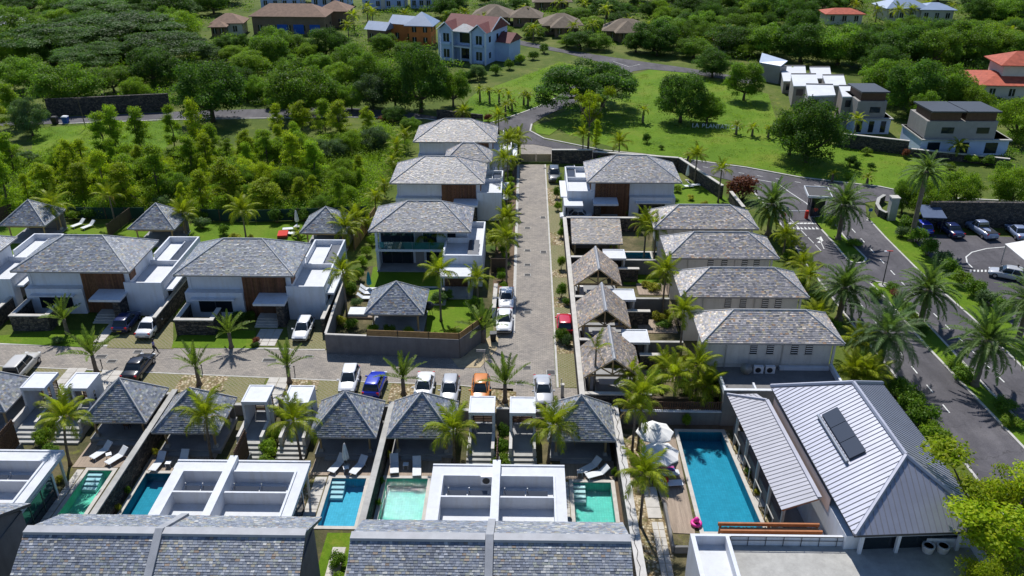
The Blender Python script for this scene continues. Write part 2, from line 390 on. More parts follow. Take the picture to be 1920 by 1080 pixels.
# leaves: colour varies leaf by leaf
def leaf(name, c, tr=.35, rough=.5):
    t = NT(name); a = t.new('ShaderNodeAttribute', attribute_name='Col')
    oi = t.new('ShaderNodeObjectInfo')
    hs = t.new('ShaderNodeHueSaturation'); t.l(a.outputs['Color'], hs.inputs['Color'])
    mr = t.new('ShaderNodeMapRange'); mr.inputs[3].default_value = .78; mr.inputs[4].default_value = 1.22; t.l(oi.outputs['Random'], mr.inputs[0]); t.l(mr.outputs[0], hs.inputs['Value'])
    mh = t.new('ShaderNodeMapRange'); mh.inputs[3].default_value = .485; mh.inputs[4].default_value = .515; t.l(oi.outputs['Random'], mh.inputs[0]); t.l(mh.outputs[0], hs.inputs['Hue'])
    c1 = t.mix(1.0, hs.outputs[0], (*c,), 'MULTIPLY')
    t.l(c1, t.p.inputs['Base Color']); t.p.inputs['Roughness'].default_value = rough; t.p.inputs['Specular IOR Level'].default_value = .12
    tl = t.new('ShaderNodeBsdfTranslucent'); t.l(t.mix(1.0, c1, (1.5, 1.6, .5), 'MULTIPLY'), tl.inputs['Color'])
    ms = t.new('ShaderNodeMixShader'); ms.inputs[0].default_value = tr
    t.l(t.p.outputs[0], ms.inputs[1]); t.l(tl.outputs[0], ms.inputs[2]); t.l(ms.outputs[0], t.out.inputs['Surface'])
    MATS[name] = t.m; return t.m
leaf('leaf_dark', (.068, .135, .022), .45); leaf('leaf_mid', (.125, .215, .024), .45); leaf('leaf_light', (.165, .255, .022), .45); leaf('leaf_feather', (.20, .295, .022), .5)
leaf('leaf_grey', (.095, .155, .06)); leaf('leaf_palm', (.22, .26, .022), .4, .45); leaf('leaf_date', (.105, .165, .05), .35, .45); leaf('leaf_shrub', (.105, .19, .018))
leaf('leaf_red', (.16, .055, .03)); leaf('leaf_dry', (.22, .16, .08)); leaf('leaf_young_date', (.14, .20, .045), .3, .45); leaf('leaf_yellow', (.28, .28, .03))
leaf('leaf_lime', (.25, .31, .016), .5)
leaf('flower_pink', (.35, .06, .22))
m = MATS
# ------------------------------------------------------------------ the ground, lanes and roads
YARD = -0.7
def pxs(l, z=0.0): return [at(x, y, z).to_2d() for x, y in l]
def rect(x0, x1, y0, y1): return [(x0, y0), (x1, y0), (x1, y1), (x0, y1)]
POOLS = {  # name: (outline, level)
    'pool_left_green': (rect(-35.75, -33.75, 47.2, 54.9), YARD), 'pool_left_blue': (rect(-30.85, -28.7, 47.2, 54.6), YARD),
    'pool_mid_blue': (rect(-15.5, -12.7, 48.75, 54.25), YARD), 'pool_mid_aqua': (rect(-11.05, -7.7, 47.6, 54.3), YARD),
    'pool_right_aqua': (rect(4.05, 7.1, 47.8, 54.05), YARD),
    'pool_club': ([(13.6, 48.6), (18.15, 48.6), (17.4, 60.95), (13.6, 60.95)], YARD),
    'pool_garden': (rect(-15.6, -9.0, 82.8, 86.6), 0.0), 'pool_lawn': (rect(19.6, 25.2, 106.6, 110.8), 0.0), 'pool_side': (rect(12.3, 15.6, 93.6, 96.6), 0.0)}
def holes(lv): return [p for p, l in POOLS.values() if l == lv]
STEP = [(-400, 64.6), (-31.6, 64.6), (-31.6, 63.0), (-11.6, 63.0), (-11.6, 62.4), (8.0, 62.4), (8.0, 62.3), (31.5, 62.3), (31.5, 20)]
def struct(name, mat, fn, label=None, parent=None, kind='structure'):
    b = MB(); fn(b); o = b.build(name, mat, parent)
    if parent is None: tag(o, label, None, None, kind)
    return o
ground = struct('ground', m['scrub_ground'], lambda b: b.sheet(STEP + [(400, 20), (400, 620), (-400, 620)], holes(0.0)))
yard_ground = struct('yard_ground', m['garden_ground'], lambda b: b.sheet(STEP + [(-400, 20)], holes(YARD), YARD))
_lv = [0.004]
def lay(name, mat, poly, z=None, px=True):
    if z is None: _lv[0] += .0012; z = _lv[0]
    P = [Vector(p) for p in (pxs(poly) if px else poly)]
    def inside(q):
        c = False
        for i in range(len(P)):
            a, e = P[i], P[i - 1]
            if (a.y > q[1]) != (e.y > q[1]) and q[0] < (e.x - a.x) * (q[1] - a.y) / (e.y - a.y) + a.x: c = not c
        return c
    hs = [h for h in holes(0.0) if all(inside(q) for q in h)]
    return struct(name, m[mat], lambda b: b.sheet(P, hs, z))
def band(poly, wd):
    """outline of a strip of the given width along a centre line"""
    P = [Vector((p[0], p[1])) for p in poly]; L, Rr = [], []
    for i, p in enumerate(P):
        d = (P[min(i + 1, len(P) - 1)] - P[max(i - 1, 0)]).normalized(); n = Vector((-d.y, d.x)) * wd / 2
        L.append(p + n); Rr.append(p - n)
    return L + Rr[::-1]
def kerb(poly, wd=.22, h=.12, px=True, close=False, name='kerb', mat='kerb', z0=-.02, parent=None):
    P = pxs(poly) if px else [Vector(p) for p in poly]
    if close: P = P + [P[0], P[1]]
    return struct(name, m[mat], lambda b: b.prism(band(P, wd), z0, h), parent=parent)
# lawns and planting grounds
lay('lawn', 'hill_lawn', [(60, 240), (330, 226), (345, 250), (300, 285), (180, 282), (60, 298)])
lay('lawn', 'hill_lawn', [(868, 196), (890, 176), (960, 150), (1000, 136), (1050, 116), (1120, 130), (1150, 170), (1060, 186), (1008, 202), (972, 215), (920, 231), (860, 220)])
lay('lawn', 'hill_lawn', [(1186, 140), (1240, 124), (1300, 140), (1440, 176), (1460, 240), (1560, 270), (1690, 275), (1760, 300), (1800, 345), (1760, 376), (1650, 350), (1500, 330), (1380, 308), (1280, 297), (1170, 282), (1060, 250), (1030, 225), (1090, 190), (1160, 185)])
lay('lawn', 'lawn', [(-60, 424), (240, 420), (645, 416), (662, 452), (640, 470), (0, 480), (-60, 480)])
lay('garden_beds', 'garden_ground', [(690, 500), (930, 470), (935, 560), (880, 640), (615, 640), (640, 560)])
lay('lawn', 'lawn', [(800, 545), (850, 540), (906, 560), (905, 618), (860, 640), (800, 640)])
lay('lawn', 'lawn', [(700, 500), (840, 500), (835, 540), (690, 545)])
lay('lawn', 'lawn', [(1265, 345), (1330, 345), (1400, 400), (1350, 412), (1250, 412)])
lay('garden_beds', 'garden_ground', rect(5.0, 28, 62.4, 104), px=False)
lay('lawn', 'lawn', rect(11.5, 15.8, 87.8, 93.2), px=False)
# paved lane (runs away from the camera) and cross lane
lane = lay('paved_lane', 'lane_pavers', [(-.95, 61.8), (5.0, 61.8), (5.0, 66.5), (3.05, 66.6), (3.1, 129.5), (-.95, 129.5)], px=False)
clane = lay('cross_lane', 'lane_pavers', [at(-120, 640).to_2d(), at(0, 645).to_2d(), at(610, 657).to_2d(), at(870, 672).to_2d(), Vector((-3.2, 76.6)), Vector((-.95, 76.6)), Vector((-.95, 61.8)), at(968, 757).to_2d(), at(968, 729).to_2d(), at(922, 728).to_2d(), at(860, 721).to_2d(), at(620, 712).to_2d(), at(0, 685).to_2d(), at(-120, 680).to_2d()], px=False)
plaza = lay('gate_plaza', 'lane_pavers', [(978, 303), (1034, 303), (1042, 288), (1034, 276), (1000, 270), (976, 270)])
kerb([(-1.08, 76.6), (-1.08, 129.5)], .34, .05, px=False); kerb([(3.2, 66.6), (3.2, 129.5)], .2, .05, px=False)
kerb([(-120, 640), (0, 645), (610, 656)], .3, .05); kerb([(-120, 682), (0, 686.5), (620, 713.5), (860, 722.5), (922, 729.5)], .16, .045)
# strip of parking bays and beds below the cross lane
def strip(name, mat, x0, x1, z=None):
    """between the cross lane and the yard walls; x0/x1 in photo columns along the lane's lower edge"""
    def lo(px):
        a = [(-120, 682), (0, 687), (620, 714), (860, 723), (922, 730), (1060, 745)]
        for (xa, ya), (xb, yb) in zip(a, a[1:]):
            if px <= xb: return at(px, ya + (yb - ya) * (px - xa) / (xb - xa)).to_2d()
    A, B = lo(x0), lo(x1)
    def back(p): return 64.6 if p.x < -31.6 else 63.0 if p.x < -11.6 else 62.4
    ms = [A.x, B.x] + [q for q in (-31.6, -11.6) if A.x < q < B.x]; ms.sort()
    low = []
    for q in ms:
        y1 = back(Vector((q - .01, 0))); y2 = back(Vector((q + .01, 0)))
        if q == ms[0]: low.append((q, y2))
        elif q == ms[-1]: low.append((q, y1))
        else: low += [(q, y1), (q, y2)]
    poly = [A, B] + low[::-1]
    _lv[0] += .0012
    return struct(name, m[mat], lambda b: b.sheet(poly, [], _lv[0]))
for x0, x1, k in [(-120, 88, 'g'), (88, 132, 'g'), (176, 212, 's'), (247, 292, 'g'), (292, 345, 'g'), (345, 430, 's'), (430, 500, 'g'), (540, 600, 's'), (600, 735, 'g'), (735, 795, 's'), (795, 922, 'g'), (922, 968, 's')]:
    strip('parking_bay' if k == 'g' else 'planting_bed', 'grass_paving' if k == 'g' else 'pebble_bed', x0, x1)
for y0, y1, k in [(66.6, 72.6, 'g'), (72.6, 75.6, 's'), (75.6, 82.2, 'g'), (82.2, 84.6, 's'), (84.6, 89.5, 'g'), (89.5, 91.6, 's'), (91.6, 98.6, 'g'), (98.6, 102.6, 's'), (102.6, 112, 'g'), (112, 119, 's'), (119, 129, 'g')]:
    lay('parking_bay' if k == 'g' else 'planting_bed', 'grass_paving' if k == 'g' else 'pebble_bed', rect(3.3, 5.0 if y0 > 68 else 5.0, y0, y1), px=False)
lay('parking_bay', 'grass_paving', rect(-3.2, -1.25, 77.0, 85.2), px=False)
lay('planting_bed', 'mulch', rect(-3.6, -1.25, 85.4, 129.0), px=False)
lay('planting_bed', 'sand_bed', [(845, 672), (872, 668), (905, 636), (935, 632), (932, 655), (900, 690), (860, 690)])
# drives and front lawns of the left villas
for a, b_ in ((-8, 0), (28, 0)): pass
lay('lawn', 'lawn', [(0, 630), (100, 620), (180, 620), (165, 652), (0, 644)])
lay('parking_bay', 'grass_paving', [(205, 640), (245, 600), (325, 592), (325, 655), (200, 653)])
lay('lawn', 'lawn', [(325, 640), (355, 620), (480, 620), (478, 654), (322, 653)])
lay('parking_bay', 'grass_paving', [(535, 600), (612, 600), (612, 655), (545, 655)])
# slab paths: every slab is a piece of its own
def slabs(x0, x1, y0, y1, nx, ny, z, name='slab_path', h=.05, gap=.05, shear=0.0, mat='coping'):
    r = struct(name, m['sand_bed'], lambda b: b.sheet(rect(x0, x1, y0, y1), [], z + .004))
    sx, sy = (x1 - x0) / nx, (y1 - y0) / ny
    me = MB().box(gap / 2, sx - gap / 2, gap / 2, sy - gap / 2, -.02, h).mesh('slab', m[mat])
    for i in range(nx):
        for j in range(ny):
            o = bpy.data.objects.new('slab', me); o.location = (x0 + i * sx, y0 + j * sy, z + .004 + U(-.006, .006)); link(o, r)
    return r
a0 = at(497, 707); slabs(-24.2, -22.2, 63.05, a0.y - .1, 2, 5, .01)
slabs(-44.1, -42.2, 64.65, 69.2, 2, 5, .01); slabs(-40.6, -38.4, 64.65, 68.8, 2, 5, .01)
slabs(-27.6, -25.2, 73.6, 77.0, 3, 4, .01); slabs(-43.9, -42.9, 74, 78, 1, 4, .01)
# asphalt
lay('asphalt_road', 'asphalt', [(-200, 236), (60, 226), (110, 220), (320, 210), (480, 205), (640, 202), (760, 210), (860, 226), (930, 232), (975, 214), (1008, 200), (1040, 184), (1075, 160), (1130, 118), (1060, 100), (960, 82), (940, 70), (985, 78), (1060, 94), (1150, 108), (1290, 128), (1420, 150), (1410, 158), (1290, 137), (1215, 130), (1187, 134), (1140, 160), (1080, 192), (1020, 219), (997, 233), (994, 246), (1020, 262), (1130, 284), (1290, 300), (1400, 316), (1500, 335), (1650, 352), (1740, 372), (1930, 381), (1930, 395), (1745, 389), (1650, 376), (1622, 380), (1625, 409), (1661, 448), (1724, 511), (1827, 602), (1920, 694), (2060, 840), (2200, 1080), (1960, 1080), (1900, 990), (1793, 850), (1752, 804), (1673, 700), (1600, 612), (1515, 501), (1462, 420), (1400, 346), (1300, 322), (1150, 300), (1042, 289), (1034, 277), (1000, 271), (975, 271), (940, 246), (900, 240), (800, 222), (640, 219), (320, 224), (110, 232), (-200, 246)])
carpark = lay('car_park', 'asphalt', [(1690, 438), (1930, 446), (1990, 640), (1930, 640), (1860, 575), (1790, 520), (1740, 480)])
lay('lawn', 'lawn', [(1626, 410), (1680, 405), (1700, 438), (1740, 480), (1790, 520), (1860, 575), (1930, 640), (2060, 760), (2060, 838), (1920, 692), (1827, 600), (1724, 509), (1661, 446)])
ISL1 = [(1522, 409), (1540, 432), (1561, 455), (1580, 478), (1592, 491), (1605, 495), (1620, 493), (1624, 486), (1612, 474), (1582, 444), (1562, 418), (1552, 405)]
ISL2 = [(1632, 533), (1640, 529), (1664, 533), (1700, 570), (1735, 606), (1790, 665), (1850, 730), (1930, 810), (2020, 900), (1975, 900), (1870, 790), (1802, 719), (1739, 653), (1661, 562)]
for isl in (ISL1, ISL2):
    r = struct('traffic_island', m['lawn'], lambda b: b.prism(pxs(isl), -.02, .13))
    kerb(isl, .24, .16, close=True, parent=None)
kerb([(1400, 345), (1462, 419), (1515, 500), (1600, 611), (1673, 699), (1752, 803), (1793, 849), (1900, 989), (1960, 1080)])
kerb([(1626, 409), (1661, 447), (1724, 510), (1827, 601), (1920, 693), (2060, 839)])
kerb([(1280, 298.5), (1400, 314.5), (1500, 333), (1650, 350.5), (1740, 370), (1930, 379)], .3)
kerb([(900, 241), (800, 223), (640, 220), (320, 225), (110, 233)], .3); kerb([(997, 233), (994, 246), (1020, 260), (1130, 282), (1280, 298)], .3)
kerb([(920, 231), (973, 214), (1008, 201), (1040, 185)], .3)
lay('lawn', 'hill_lawn', [(1000, 236), (1030, 228), (1050, 240), (1030, 254), (1006, 250)])
# painted markings
mark = MB()
def mk(poly, wd=.14, px=True):
    P = pxs(poly) if px else [Vector(p) for p in poly]
    mark.sheet(band(P, wd), [], .084)
def dash(p, q, n, wd=.13, f=.4):
    A, B = at(*p).to_2d(), at(*q).to_2d()
    for i in range(n): mark.sheet(band([A.lerp(B, i / n), A.lerp(B, (i + f) / n)], wd), [], .084)
mk([(1410, 336), (1440, 341), (1458, 345), (1480, 361), (1512, 382), (1520, 392)])
dash((1597, 430), (1690, 530), 5); dash((1690, 530), (1900, 735), 9); dash((1592, 545), (1800, 800), 8)
dash((1478, 408), (1542, 474), 5, .1, .8); mk([(1535, 446), (1545, 468)], .1); mk([(1532, 449), (1538, 445), (1541, 452), (1534, 456)], .35)
for k in range(8):
    x = 1480 + k * 7.2
    mark.sheet(pxs([(x, 431), (x + 6, 431), (x - 1, 426)]), [], .084); mark.sheet(pxs([(x - 3, 421), (x + 3, 421), (x + 5, 418.5), (x - 1, 418.5)]), [], .084)
mk([(1885, 464), (1850, 467), (1822, 474), (1811, 483), (1813, 493), (1823, 503)], .16)
for k in range(7): x = 1818 + k * 7; mark.sheet(pxs([(x, 507), (x + 3.4, 507), (x + 3.4, 511), (x, 511)]), [], .084)
dash((1160, 288), (1640, 366), 14, .12, .3); mk([(1150, 116), (1180, 126), (1200, 121)], .14)
tag(mark.build('road_marking', m['white_paint']), 'white painted lines, dashes, triangles and arrow on the asphalt roads', None, None, 'structure')
# drain covers and manholes let into the lanes
def cover(px, py, w_, d_, label):
    p = at(px, py); r = thing('drain_cover', label, 'drain cover', (p.x, p.y, .05), 0, 'drain covers in the paved lanes')
    pbox('frame', m['concrete'], r, -w_ / 2 - .06, w_ / 2 + .06, -d_ / 2 - .06, d_ / 2 + .06, -.06, .006)
    b = MB()
    for i in range(6): b.box(-w_ / 2, w_ / 2, -d_ / 2 + i * d_ / 6 + .01, -d_ / 2 + (i + 1) * d_ / 6 - .02, -.03, .02)
    b.build('grate', m['cast_iron'], r)
for q in [(1033, 699, .75, .75, 'dark square drain cover at right edge of lane above the parked silver car'), (988, 690, .7, .55, 'pale drain cover in mid lane at the crossing, below the two white saloons'), (975, 719, .6, .5, 'small drain cover near the big young palm at the lane crossing'), (989, 586, .7, .5, 'drain cover in lane beside the two white saloons'), (989, 516, .65, .5, 'drain cover in lane level with the lowest gabled garden roof but one'), (989, 497, .65, .5, 'drain cover just above another in mid lane, beside the white wing roof'), (989, 470, .65, .5, 'drain cover in mid lane, third up from the white saloons'), (989, 428, .65, .5, 'drain cover in mid lane, beside the palms of the balcony villa'), (1018, 408, .6, .6, 'dark drain cover at right edge of lane beside walled white car'), (1019, 473, .65, .65, 'dark drain cover at right edge of lane beside the flat-ridged garden roof'), (1022, 316, .5, .5, 'farthest drain cover, near the lane gate'), (190, 669, 1.0, .55, 'wide drain cover in cross lane right of second young palm'), (210, 678, .8, .5, 'drain cover in cross lane above the black car'), (259, 660, .75, .5, 'drain cover in cross lane left of the walking person'), (506, 676, 1.3, .55, 'widest drain cover in cross lane left of the white hatchback drive'), (579, 669, .7, .45, 'pale drain cover in cross lane below the white hatchback drive'), (539, 687, .6, .45, 'small drain cover beside the crown of a young palm')]: cover(*q)
# ------------------------------------------------------------------ slate roofs
SL = [((.21, .235, .285), 30), ((.175, .195, .24), 20), ((.27, .285, .30), 18), ((.125, .14, .17), 8), ((.34, .31, .24), 7), ((.26, .28, .25), 9), ((.28, .21, .16), 3), ((.46, .46, .45), 5), ((.34, .355, .39), 8)]
_slw = [x[1] for x in SL]; _slc = [x[0] for x in SL]
def slate_face(b, A, B, C, D, course=.17, wd=.25, warm=0.0, lift=.028):
    A, B, C, D = Vector(A), Vector(B), Vector(C), Vector(D)
    ax = (B - A).normalized(); n = (B - A).cross((C + D) / 2 - A).normalized()
    if n.z < 0: n = -n
    up = n.cross(ax);  up = up if up.z > 0 else -up
    Ln = ((C + D) / 2 - A).dot(up); rows = max(1, int(Ln / course))
    s = lambda p: (p - A).dot(ax)
    for r in range(rows):
        t0, t1 = r / rows, min(1, (r + 1.08) / rows)
        l0, r0, l1, r1 = s(A.lerp(D, t0)), s(B.lerp(C, t0)), s(A.lerp(D, t1)), s(B.lerp(C, t1))
        o0, o1 = A + up * (Ln * t0), A + up * (Ln * t1)
        x = l0 - U(0, wd)
        while x < r0:
            x2 = x + wd * rng.choice((.75, 1, 1, 1.3)); a0, b0 = max(x, l0), min(x2 - .012, r0)
            a1, b1 = min(max(a0, l1), r1), max(min(b0, r1), l1)
            x = x2
            if b0 - a0 < .02: continue
            c = rng.choices(_slc, _slw)[0]; k = U(.8, 1.2); lf = lift * U(.7, 1.4)
            bri = k * (1 + .55 * warm if warm < .7 else .98); c = (c[0] * bri * (1 + .27 * warm), c[1] * bri, c[2] * bri * (1 - .24 * warm))  # small warm values paint the sun's sheen in as lighter slates, larger ones brown them
            p0, p1, p2, p3 = o0 + ax * a0 + n * lf, o0 + ax * b0 + n * lf, o1 + ax * b1 + n * .004, o1 + ax * a1 + n * .004
            b.face([p0, p1, p2, p3], c); b.face([p0 - n * (lf + .01), p1 - n * (lf + .01), p1, p0], mx(c, .6))
def caps(b, lines, r=.07):
    for p, q in lines: b.tube([p, q], r, 6)
def hip_roof(root, x0, x1, y0, y1, ze, zr, rx0, rx1, ry, warm=0.0, thick=.16, course=.17, wd=.25, soffit='taupe_render', skip_back=False):
    a, b_, c, d = (x0, y0, ze), (x1, y0, ze), (x1, y1, ze), (x0, y1, ze); e, f = (rx0, ry, zr), (rx1, ry, zr)
    o = MB()
    low = [(p[0], p[1], ze - thick) for p in (a, b_, c, d)]
    o.face(low[::-1]); hi = (a, b_, c, d)
    for i in range(4): j = (i + 1) % 4; o.face([low[i], low[j], hi[j], hi[i]])
    o.face([a, b_, f, e]); o.face([c, d, e, f]); o.face([b_, c, f]); o.face([d, a, e])
    ro = o.build('roof', m[soffit], root)
    sb = MB(); slate_face(sb, a, b_, f, e, course, wd, warm); slate_face(sb, b_, c, f, f, course, wd, warm); slate_face(sb, d, a, e, e, course, wd, warm)
    slate_face(sb, c, d, e, f, course * (1.5 if skip_back else 1), wd * (1.5 if skip_back else 1), warm)
    tag(sb.build('slates', m['slate'], ro), kind='stuff')
    L = [(a, e), (b_, f), (c, f), (d, e)] + ([(e, f)] if rx0 != rx1 else [])
    L = [((p[0], p[1], p[2] + .03), (q[0], q[1], q[2] + .03)) for p, q in L]
    k = MB(); caps(k, L); k.build('ridge_cap', m['ridge_mortar'], ro)
    return ro
# ------------------------------------------------------------------ garden furniture
def mk_lounger():
    r = thing('sun_lounger', 'x', 'sun lounger')
    fr = MB()
    for s in (-1, 1): fr.tube([(s * .33, -1.0, .30), (s * .33, .35, .30)], .022, 6); fr.tube([(s * .33, .33, .30), (s * .33, .92, .78)], .022, 6)
    fr.tube([(-.33, -1, .3), (.33, -1, .3)], .022, 6); fr.tube([(-.33, .92, .78), (.33, .92, .78)], .022, 6); fr.build('frame', m['white_metal'], r)
    for s in (-1, 1):
        for y in (-.85, .45): MB().tube([(s * .33, y, .30), (s * .36, y + (.08 if y > 0 else -.08), 0)], .02, 6).build('leg', m['white_metal'], r)
    MB().box(-.32, .32, -.98, .34, .285, .325).build('seat', m['lounger_mesh'], r)
    MB().hexa([(-.32, .33, .29), (.32, .33, .29), (.32, .91, .765), (-.32, .91, .765), (-.32, .31, .325), (.32, .31, .325), (.32, .89, .80), (-.32, .89, .80)]).build('backrest', m['lounger_mesh'], r)
    return r
_lg = [None]
def lounger(x, y, z, rz, label, group='white sun loungers by the pools and lawns'):
    if _lg[0] is None: _lg[0] = o = mk_lounger()
    else: o = copy_tree(_lg[0])
    o.location = (x, y, z); o.rotation_euler = (0, 0, R(rz)); tag(o, label, None, group); return o
def side_table(x, y, z, rz, label):
    r = thing('side_table', label, 'side table', (x, y, z), R(rz), 'small white side tables')
    pbox('table_top', m['white_metal'], r, -.22, .22, -.22, .22, .40, .43)
    for a in (-1, 1):
        for b_ in (-1, 1): pbox('leg', m['white_metal'], r, a * .19 - .015, a * .19 + .015, b_ * .19 - .015, b_ * .19 + .015, 0, .40)
def closed_parasol(x, y, z, mat, label, h=2.4):
    r = thing('closed_parasol', label, 'parasol', (x, y, z), 0)
    MB().tube([(0, 0, .05), (0, 0, h)], .025, 8).build('pole', m['steel'], r)
    MB().lathe([(.3, 0), (.3, .06), (.05, .1)], n=14).build('base', m['concrete'], r)
    b = MB(); rings = []
    for z_, rr in ((.75, .20), (.9, .24), (1.3, .21), (1.8, .15), (2.2, .09), (h, .02)):
        rings.append([(rr * (1 + .25 * math.cos(6 * a)) * math.cos(a), rr * (1 + .25 * math.cos(6 * a)) * math.sin(a), z_) for a in [2 * math.pi * k / 24 for k in range(24)]])
    b.loft(rings); b.build('folded_canopy', m[mat], r, True)
def open_parasol(x, y, z, label, rad=1.6, rz=0.0):
    r = thing('parasol', label, 'parasol', (x, y, z), rz, 'open white parasols by the long pool')
    MB().tube([(0, 0, .05), (0, 0, 2.75)], .03, 8).build('pole', m['steel'], r); pbox('base', m['concrete'], r, -.35, .35, -.35, .35, 0, .08)
    P = [(rad * math.cos(2 * math.pi * k / 8), rad * math.sin(2 * math.pi * k / 8)) for k in range(8)]
    for k in range(8):
        a, c = P[k], P[(k + 1) % 8]; g = MB(); mid = ((a[0] + c[0]) / 2 * .97, (a[1] + c[1]) / 2 * .97)
        t0 = .16
        g.face([(a[0] * t0, a[1] * t0, 2.66), (a[0], a[1], 2.1), (mid[0], mid[1], 2.08), (mid[0] * t0, mid[1] * t0, 2.65)]); g.face([(mid[0] * t0, mid[1] * t0, 2.65), (mid[0], mid[1], 2.08), (c[0], c[1], 2.1), (c[0] * t0, c[1] * t0, 2.66)])
        g.face([(a[0], a[1], 2.1), (a[0] * .99, a[1] * .99, 1.97), (mid[0] * .99, mid[1] * .99, 1.95), (mid[0], mid[1], 2.08)]); g.face([(mid[0], mid[1], 2.08), (mid[0] * .99, mid[1] * .99, 1.95), (c[0] * .99, c[1] * .99, 1.97), (c[0], c[1], 2.1)])
        pn = g.build('canopy_panel', m['white_fabric'], r)
        MB().tube([(a[0] * .1, a[1] * .1, 2.62), (a[0] * .98, a[1] * .98, 2.07)], .014, 5).build('rib', m['dark_metal'], r)
    v = MB(); 
    for k in range(8):
        a, c = P[k], P[(k + 1) % 8]; v.face([(0, 0, 2.86), (a[0] * .3, a[1] * .3, 2.66), (c[0] * .3, c[1] * .3, 2.66)])
    v.build('vent_cap', m['white_fabric'], r)
def table_set(x, y, z, label, n=4, mat='slat_wood'):
    r = thing('dining_table', label, 'table', (x, y, z))
    pbox('table_top', m[mat], r, -.8, .8, -.45, .45, .70, .75)
    for a in (-.7, .7):
        for b_ in (-.36, .36): pbox('leg', m[mat], r, a - .03, a + .03, b_ - .03, b_ + .03, 0, .70)
# ------------------------------------------------------------------ pools
def pool(key, label, tile, water, steps=None, depth=.85, coping='coping', cw=.32):
    P, lv = POOLS[key]; cx = sum(p[0] for p in P) / 4; cy = sum(p[1] for p in P) / 4
    r = thing('swimming_pool', label, 'swimming pool', (cx, cy, lv))
    Q = [(p[0] - cx, p[1] - cy) for p in P]
    b = MB(); b.face([(x, y, -depth) for x, y in Q])
    for i in range(4):
        a, c = Q[i], Q[(i + 1) % 4]; b.face([(c[0], c[1], -depth), (a[0], a[1], -depth), (a[0], a[1], .0), (c[0], c[1], .0)])
    b.build('basin', m[tile], r)
    O = [(x + (cw if x > 0 else -cw), y + (cw if y > 0 else -cw)) for x, y in Q]
    for i in range(4):
        j = (i + 1) % 4; MB().prism([Q[i], Q[j], O[j], O[i]], -.03, .07).build('coping', m[coping], r)
    w_ = MB(); w_.face([(x * .999, y * .999, -.11) for x, y in Q]); w_.build('water', m[water], r)
    if steps:
        x0, x1 = min(q[0] for q in Q), max(q[0] for q in Q); y1 = max(q[1] for q in Q)
        sx0, sx1 = (x0, x0 + steps) if steps > 0 else (x1 + steps, x1)
        for k in range(4): pbox('step', m['white_render'], r, sx0 + .01, sx1 - .01, y1 - .42 * (k + 1), y1 - .42 * k - .02, -depth, -.16 - .14 * k)
    return r
pool('pool_left_green', 'narrow green pool beside the stone party wall at far left', 'tile_green', 'water_calm', 1.2)
pool('pool_left_blue', 'narrow dark blue pool half hidden beside white parapets left of centre', 'tile_teal', 'water_calm')
pool('pool_mid_blue', 'light blue pool with pale steps below the closed white parasol', 'tile_blue', 'water_calm', 1.1)
pool('pool_mid_aqua', 'glittering turquoise pool left of the central white flat roof', 'tile_aqua', 'water_rippled')
pool('pool_right_aqua', 'turquoise pool with steps right of the central white flat roof', 'tile_aqua', 'water_rippled', 1.0)
pool('pool_club', 'long blue communal pool beside the metal-roofed clubhouse', 'tile_deep', 'water_calm', None, .95)
pool('pool_garden', 'teal garden pool behind the hipped pavilion below the balcony villa', 'tile_teal', 'water_calm', None, .85)
pool('pool_lawn', 'small blue pool on the lawn right of the far timber-panelled villa', 'tile_blue', 'water_calm', None, .85)
pool('pool_side', 'dark teal pool right of the flat-ridged garden roof', 'tile_teal', 'water_calm', None, .85)
# ------------------------------------------------------------------ pavilions of the front yards
def mk_pavilion(w_=5.62, d=5.16, fl=.35, ez=2.35, az=5.1, warm=0.0, platform=True):
    r = thing('garden_pavilion', 'x', 'pavilion'); hx, hy = w_ / 2, d / 2
    hip_roof(r, -hx, hx, -hy, hy, ez, az, 0, 0, 0, warm, .14)
    MB().lathe([(.16, az - .18), (.13, az + .02), (.03, az + .12)], n=8).build('finial', m['ridge_lead'], r)
    if platform: pbox('platform', m['terrace_floor'], r, -hx + .25, hx - .25, -hy + .3, hy - .1, 0, fl)
    for sx in (-1, 1):
        for sy in (-1, 1):
            x, y = sx * (hx - .75), sy * (hy - .75)
            p = MB().tube([(x, y, fl), (x, y, ez + .5)], .1, 8).build('post', m['timber_post'], r)
            MB().hexa([(x - .2, y - .2, fl), (x + .2, y - .2, fl), (x + .2, y + .2, fl), (x - .2, y + .2, fl), (x - .13, y - .13, fl + .30), (x + .13, y - .13, fl + .30), (x + .13, y + .13, fl + .30), (x - .13, y + .13, fl + .30)]).build('post_foot', m['concrete'], p)
    b = MB()
    for sx in (-1, 1): b.box(sx * (hx - .75) - .07, sx * (hx - .75) + .07, -hy + .5, hy - .5, ez - .16 - .2, ez - .16)
    for sy in (-1, 1): b.box(-hx + .5, hx - .5, sy * (hy - .75) - .07, sy * (hy - .75) + .07, ez - .16 - .41, ez - .162 - .05)
    b.build('beams', m['timber_post'], r)
    if platform: pbox('back_wall', m['grey_render'], r, -hx + .35, hx - .35, hy - .32, hy - .14, fl, ez - .5)
    return r
PAV = mk_pavilion()
_pv = [False]
def pavilion(x, y, z, label, group='slate-roofed pavilions of the front yards', src=None, rz=0):
    if src is None: src = PAV
    o = src if not src.get('used') else copy_tree(src)
    src['used'] = 1
    if src is PAV: x, y = x * 1.0224, y * 1.0224
    o.location = (x, y, z); o.rotation_euler = (0, 0, rz); tag(o, label, None, group)
    if 'used' in o and o is not src: del o['used']
    return o
pavilion(-46.4, 60.9, YARD, 'slate-roofed pavilion cut off by the left edge, left of two white gate roofs')
pavilion(-33.95, 59.6, YARD, 'slate-roofed pavilion with seated people, in front of the black car')
pavilion(-27.5, 58.25, YARD, 'slate-roofed pavilion with a coconut palm growing before its right half')
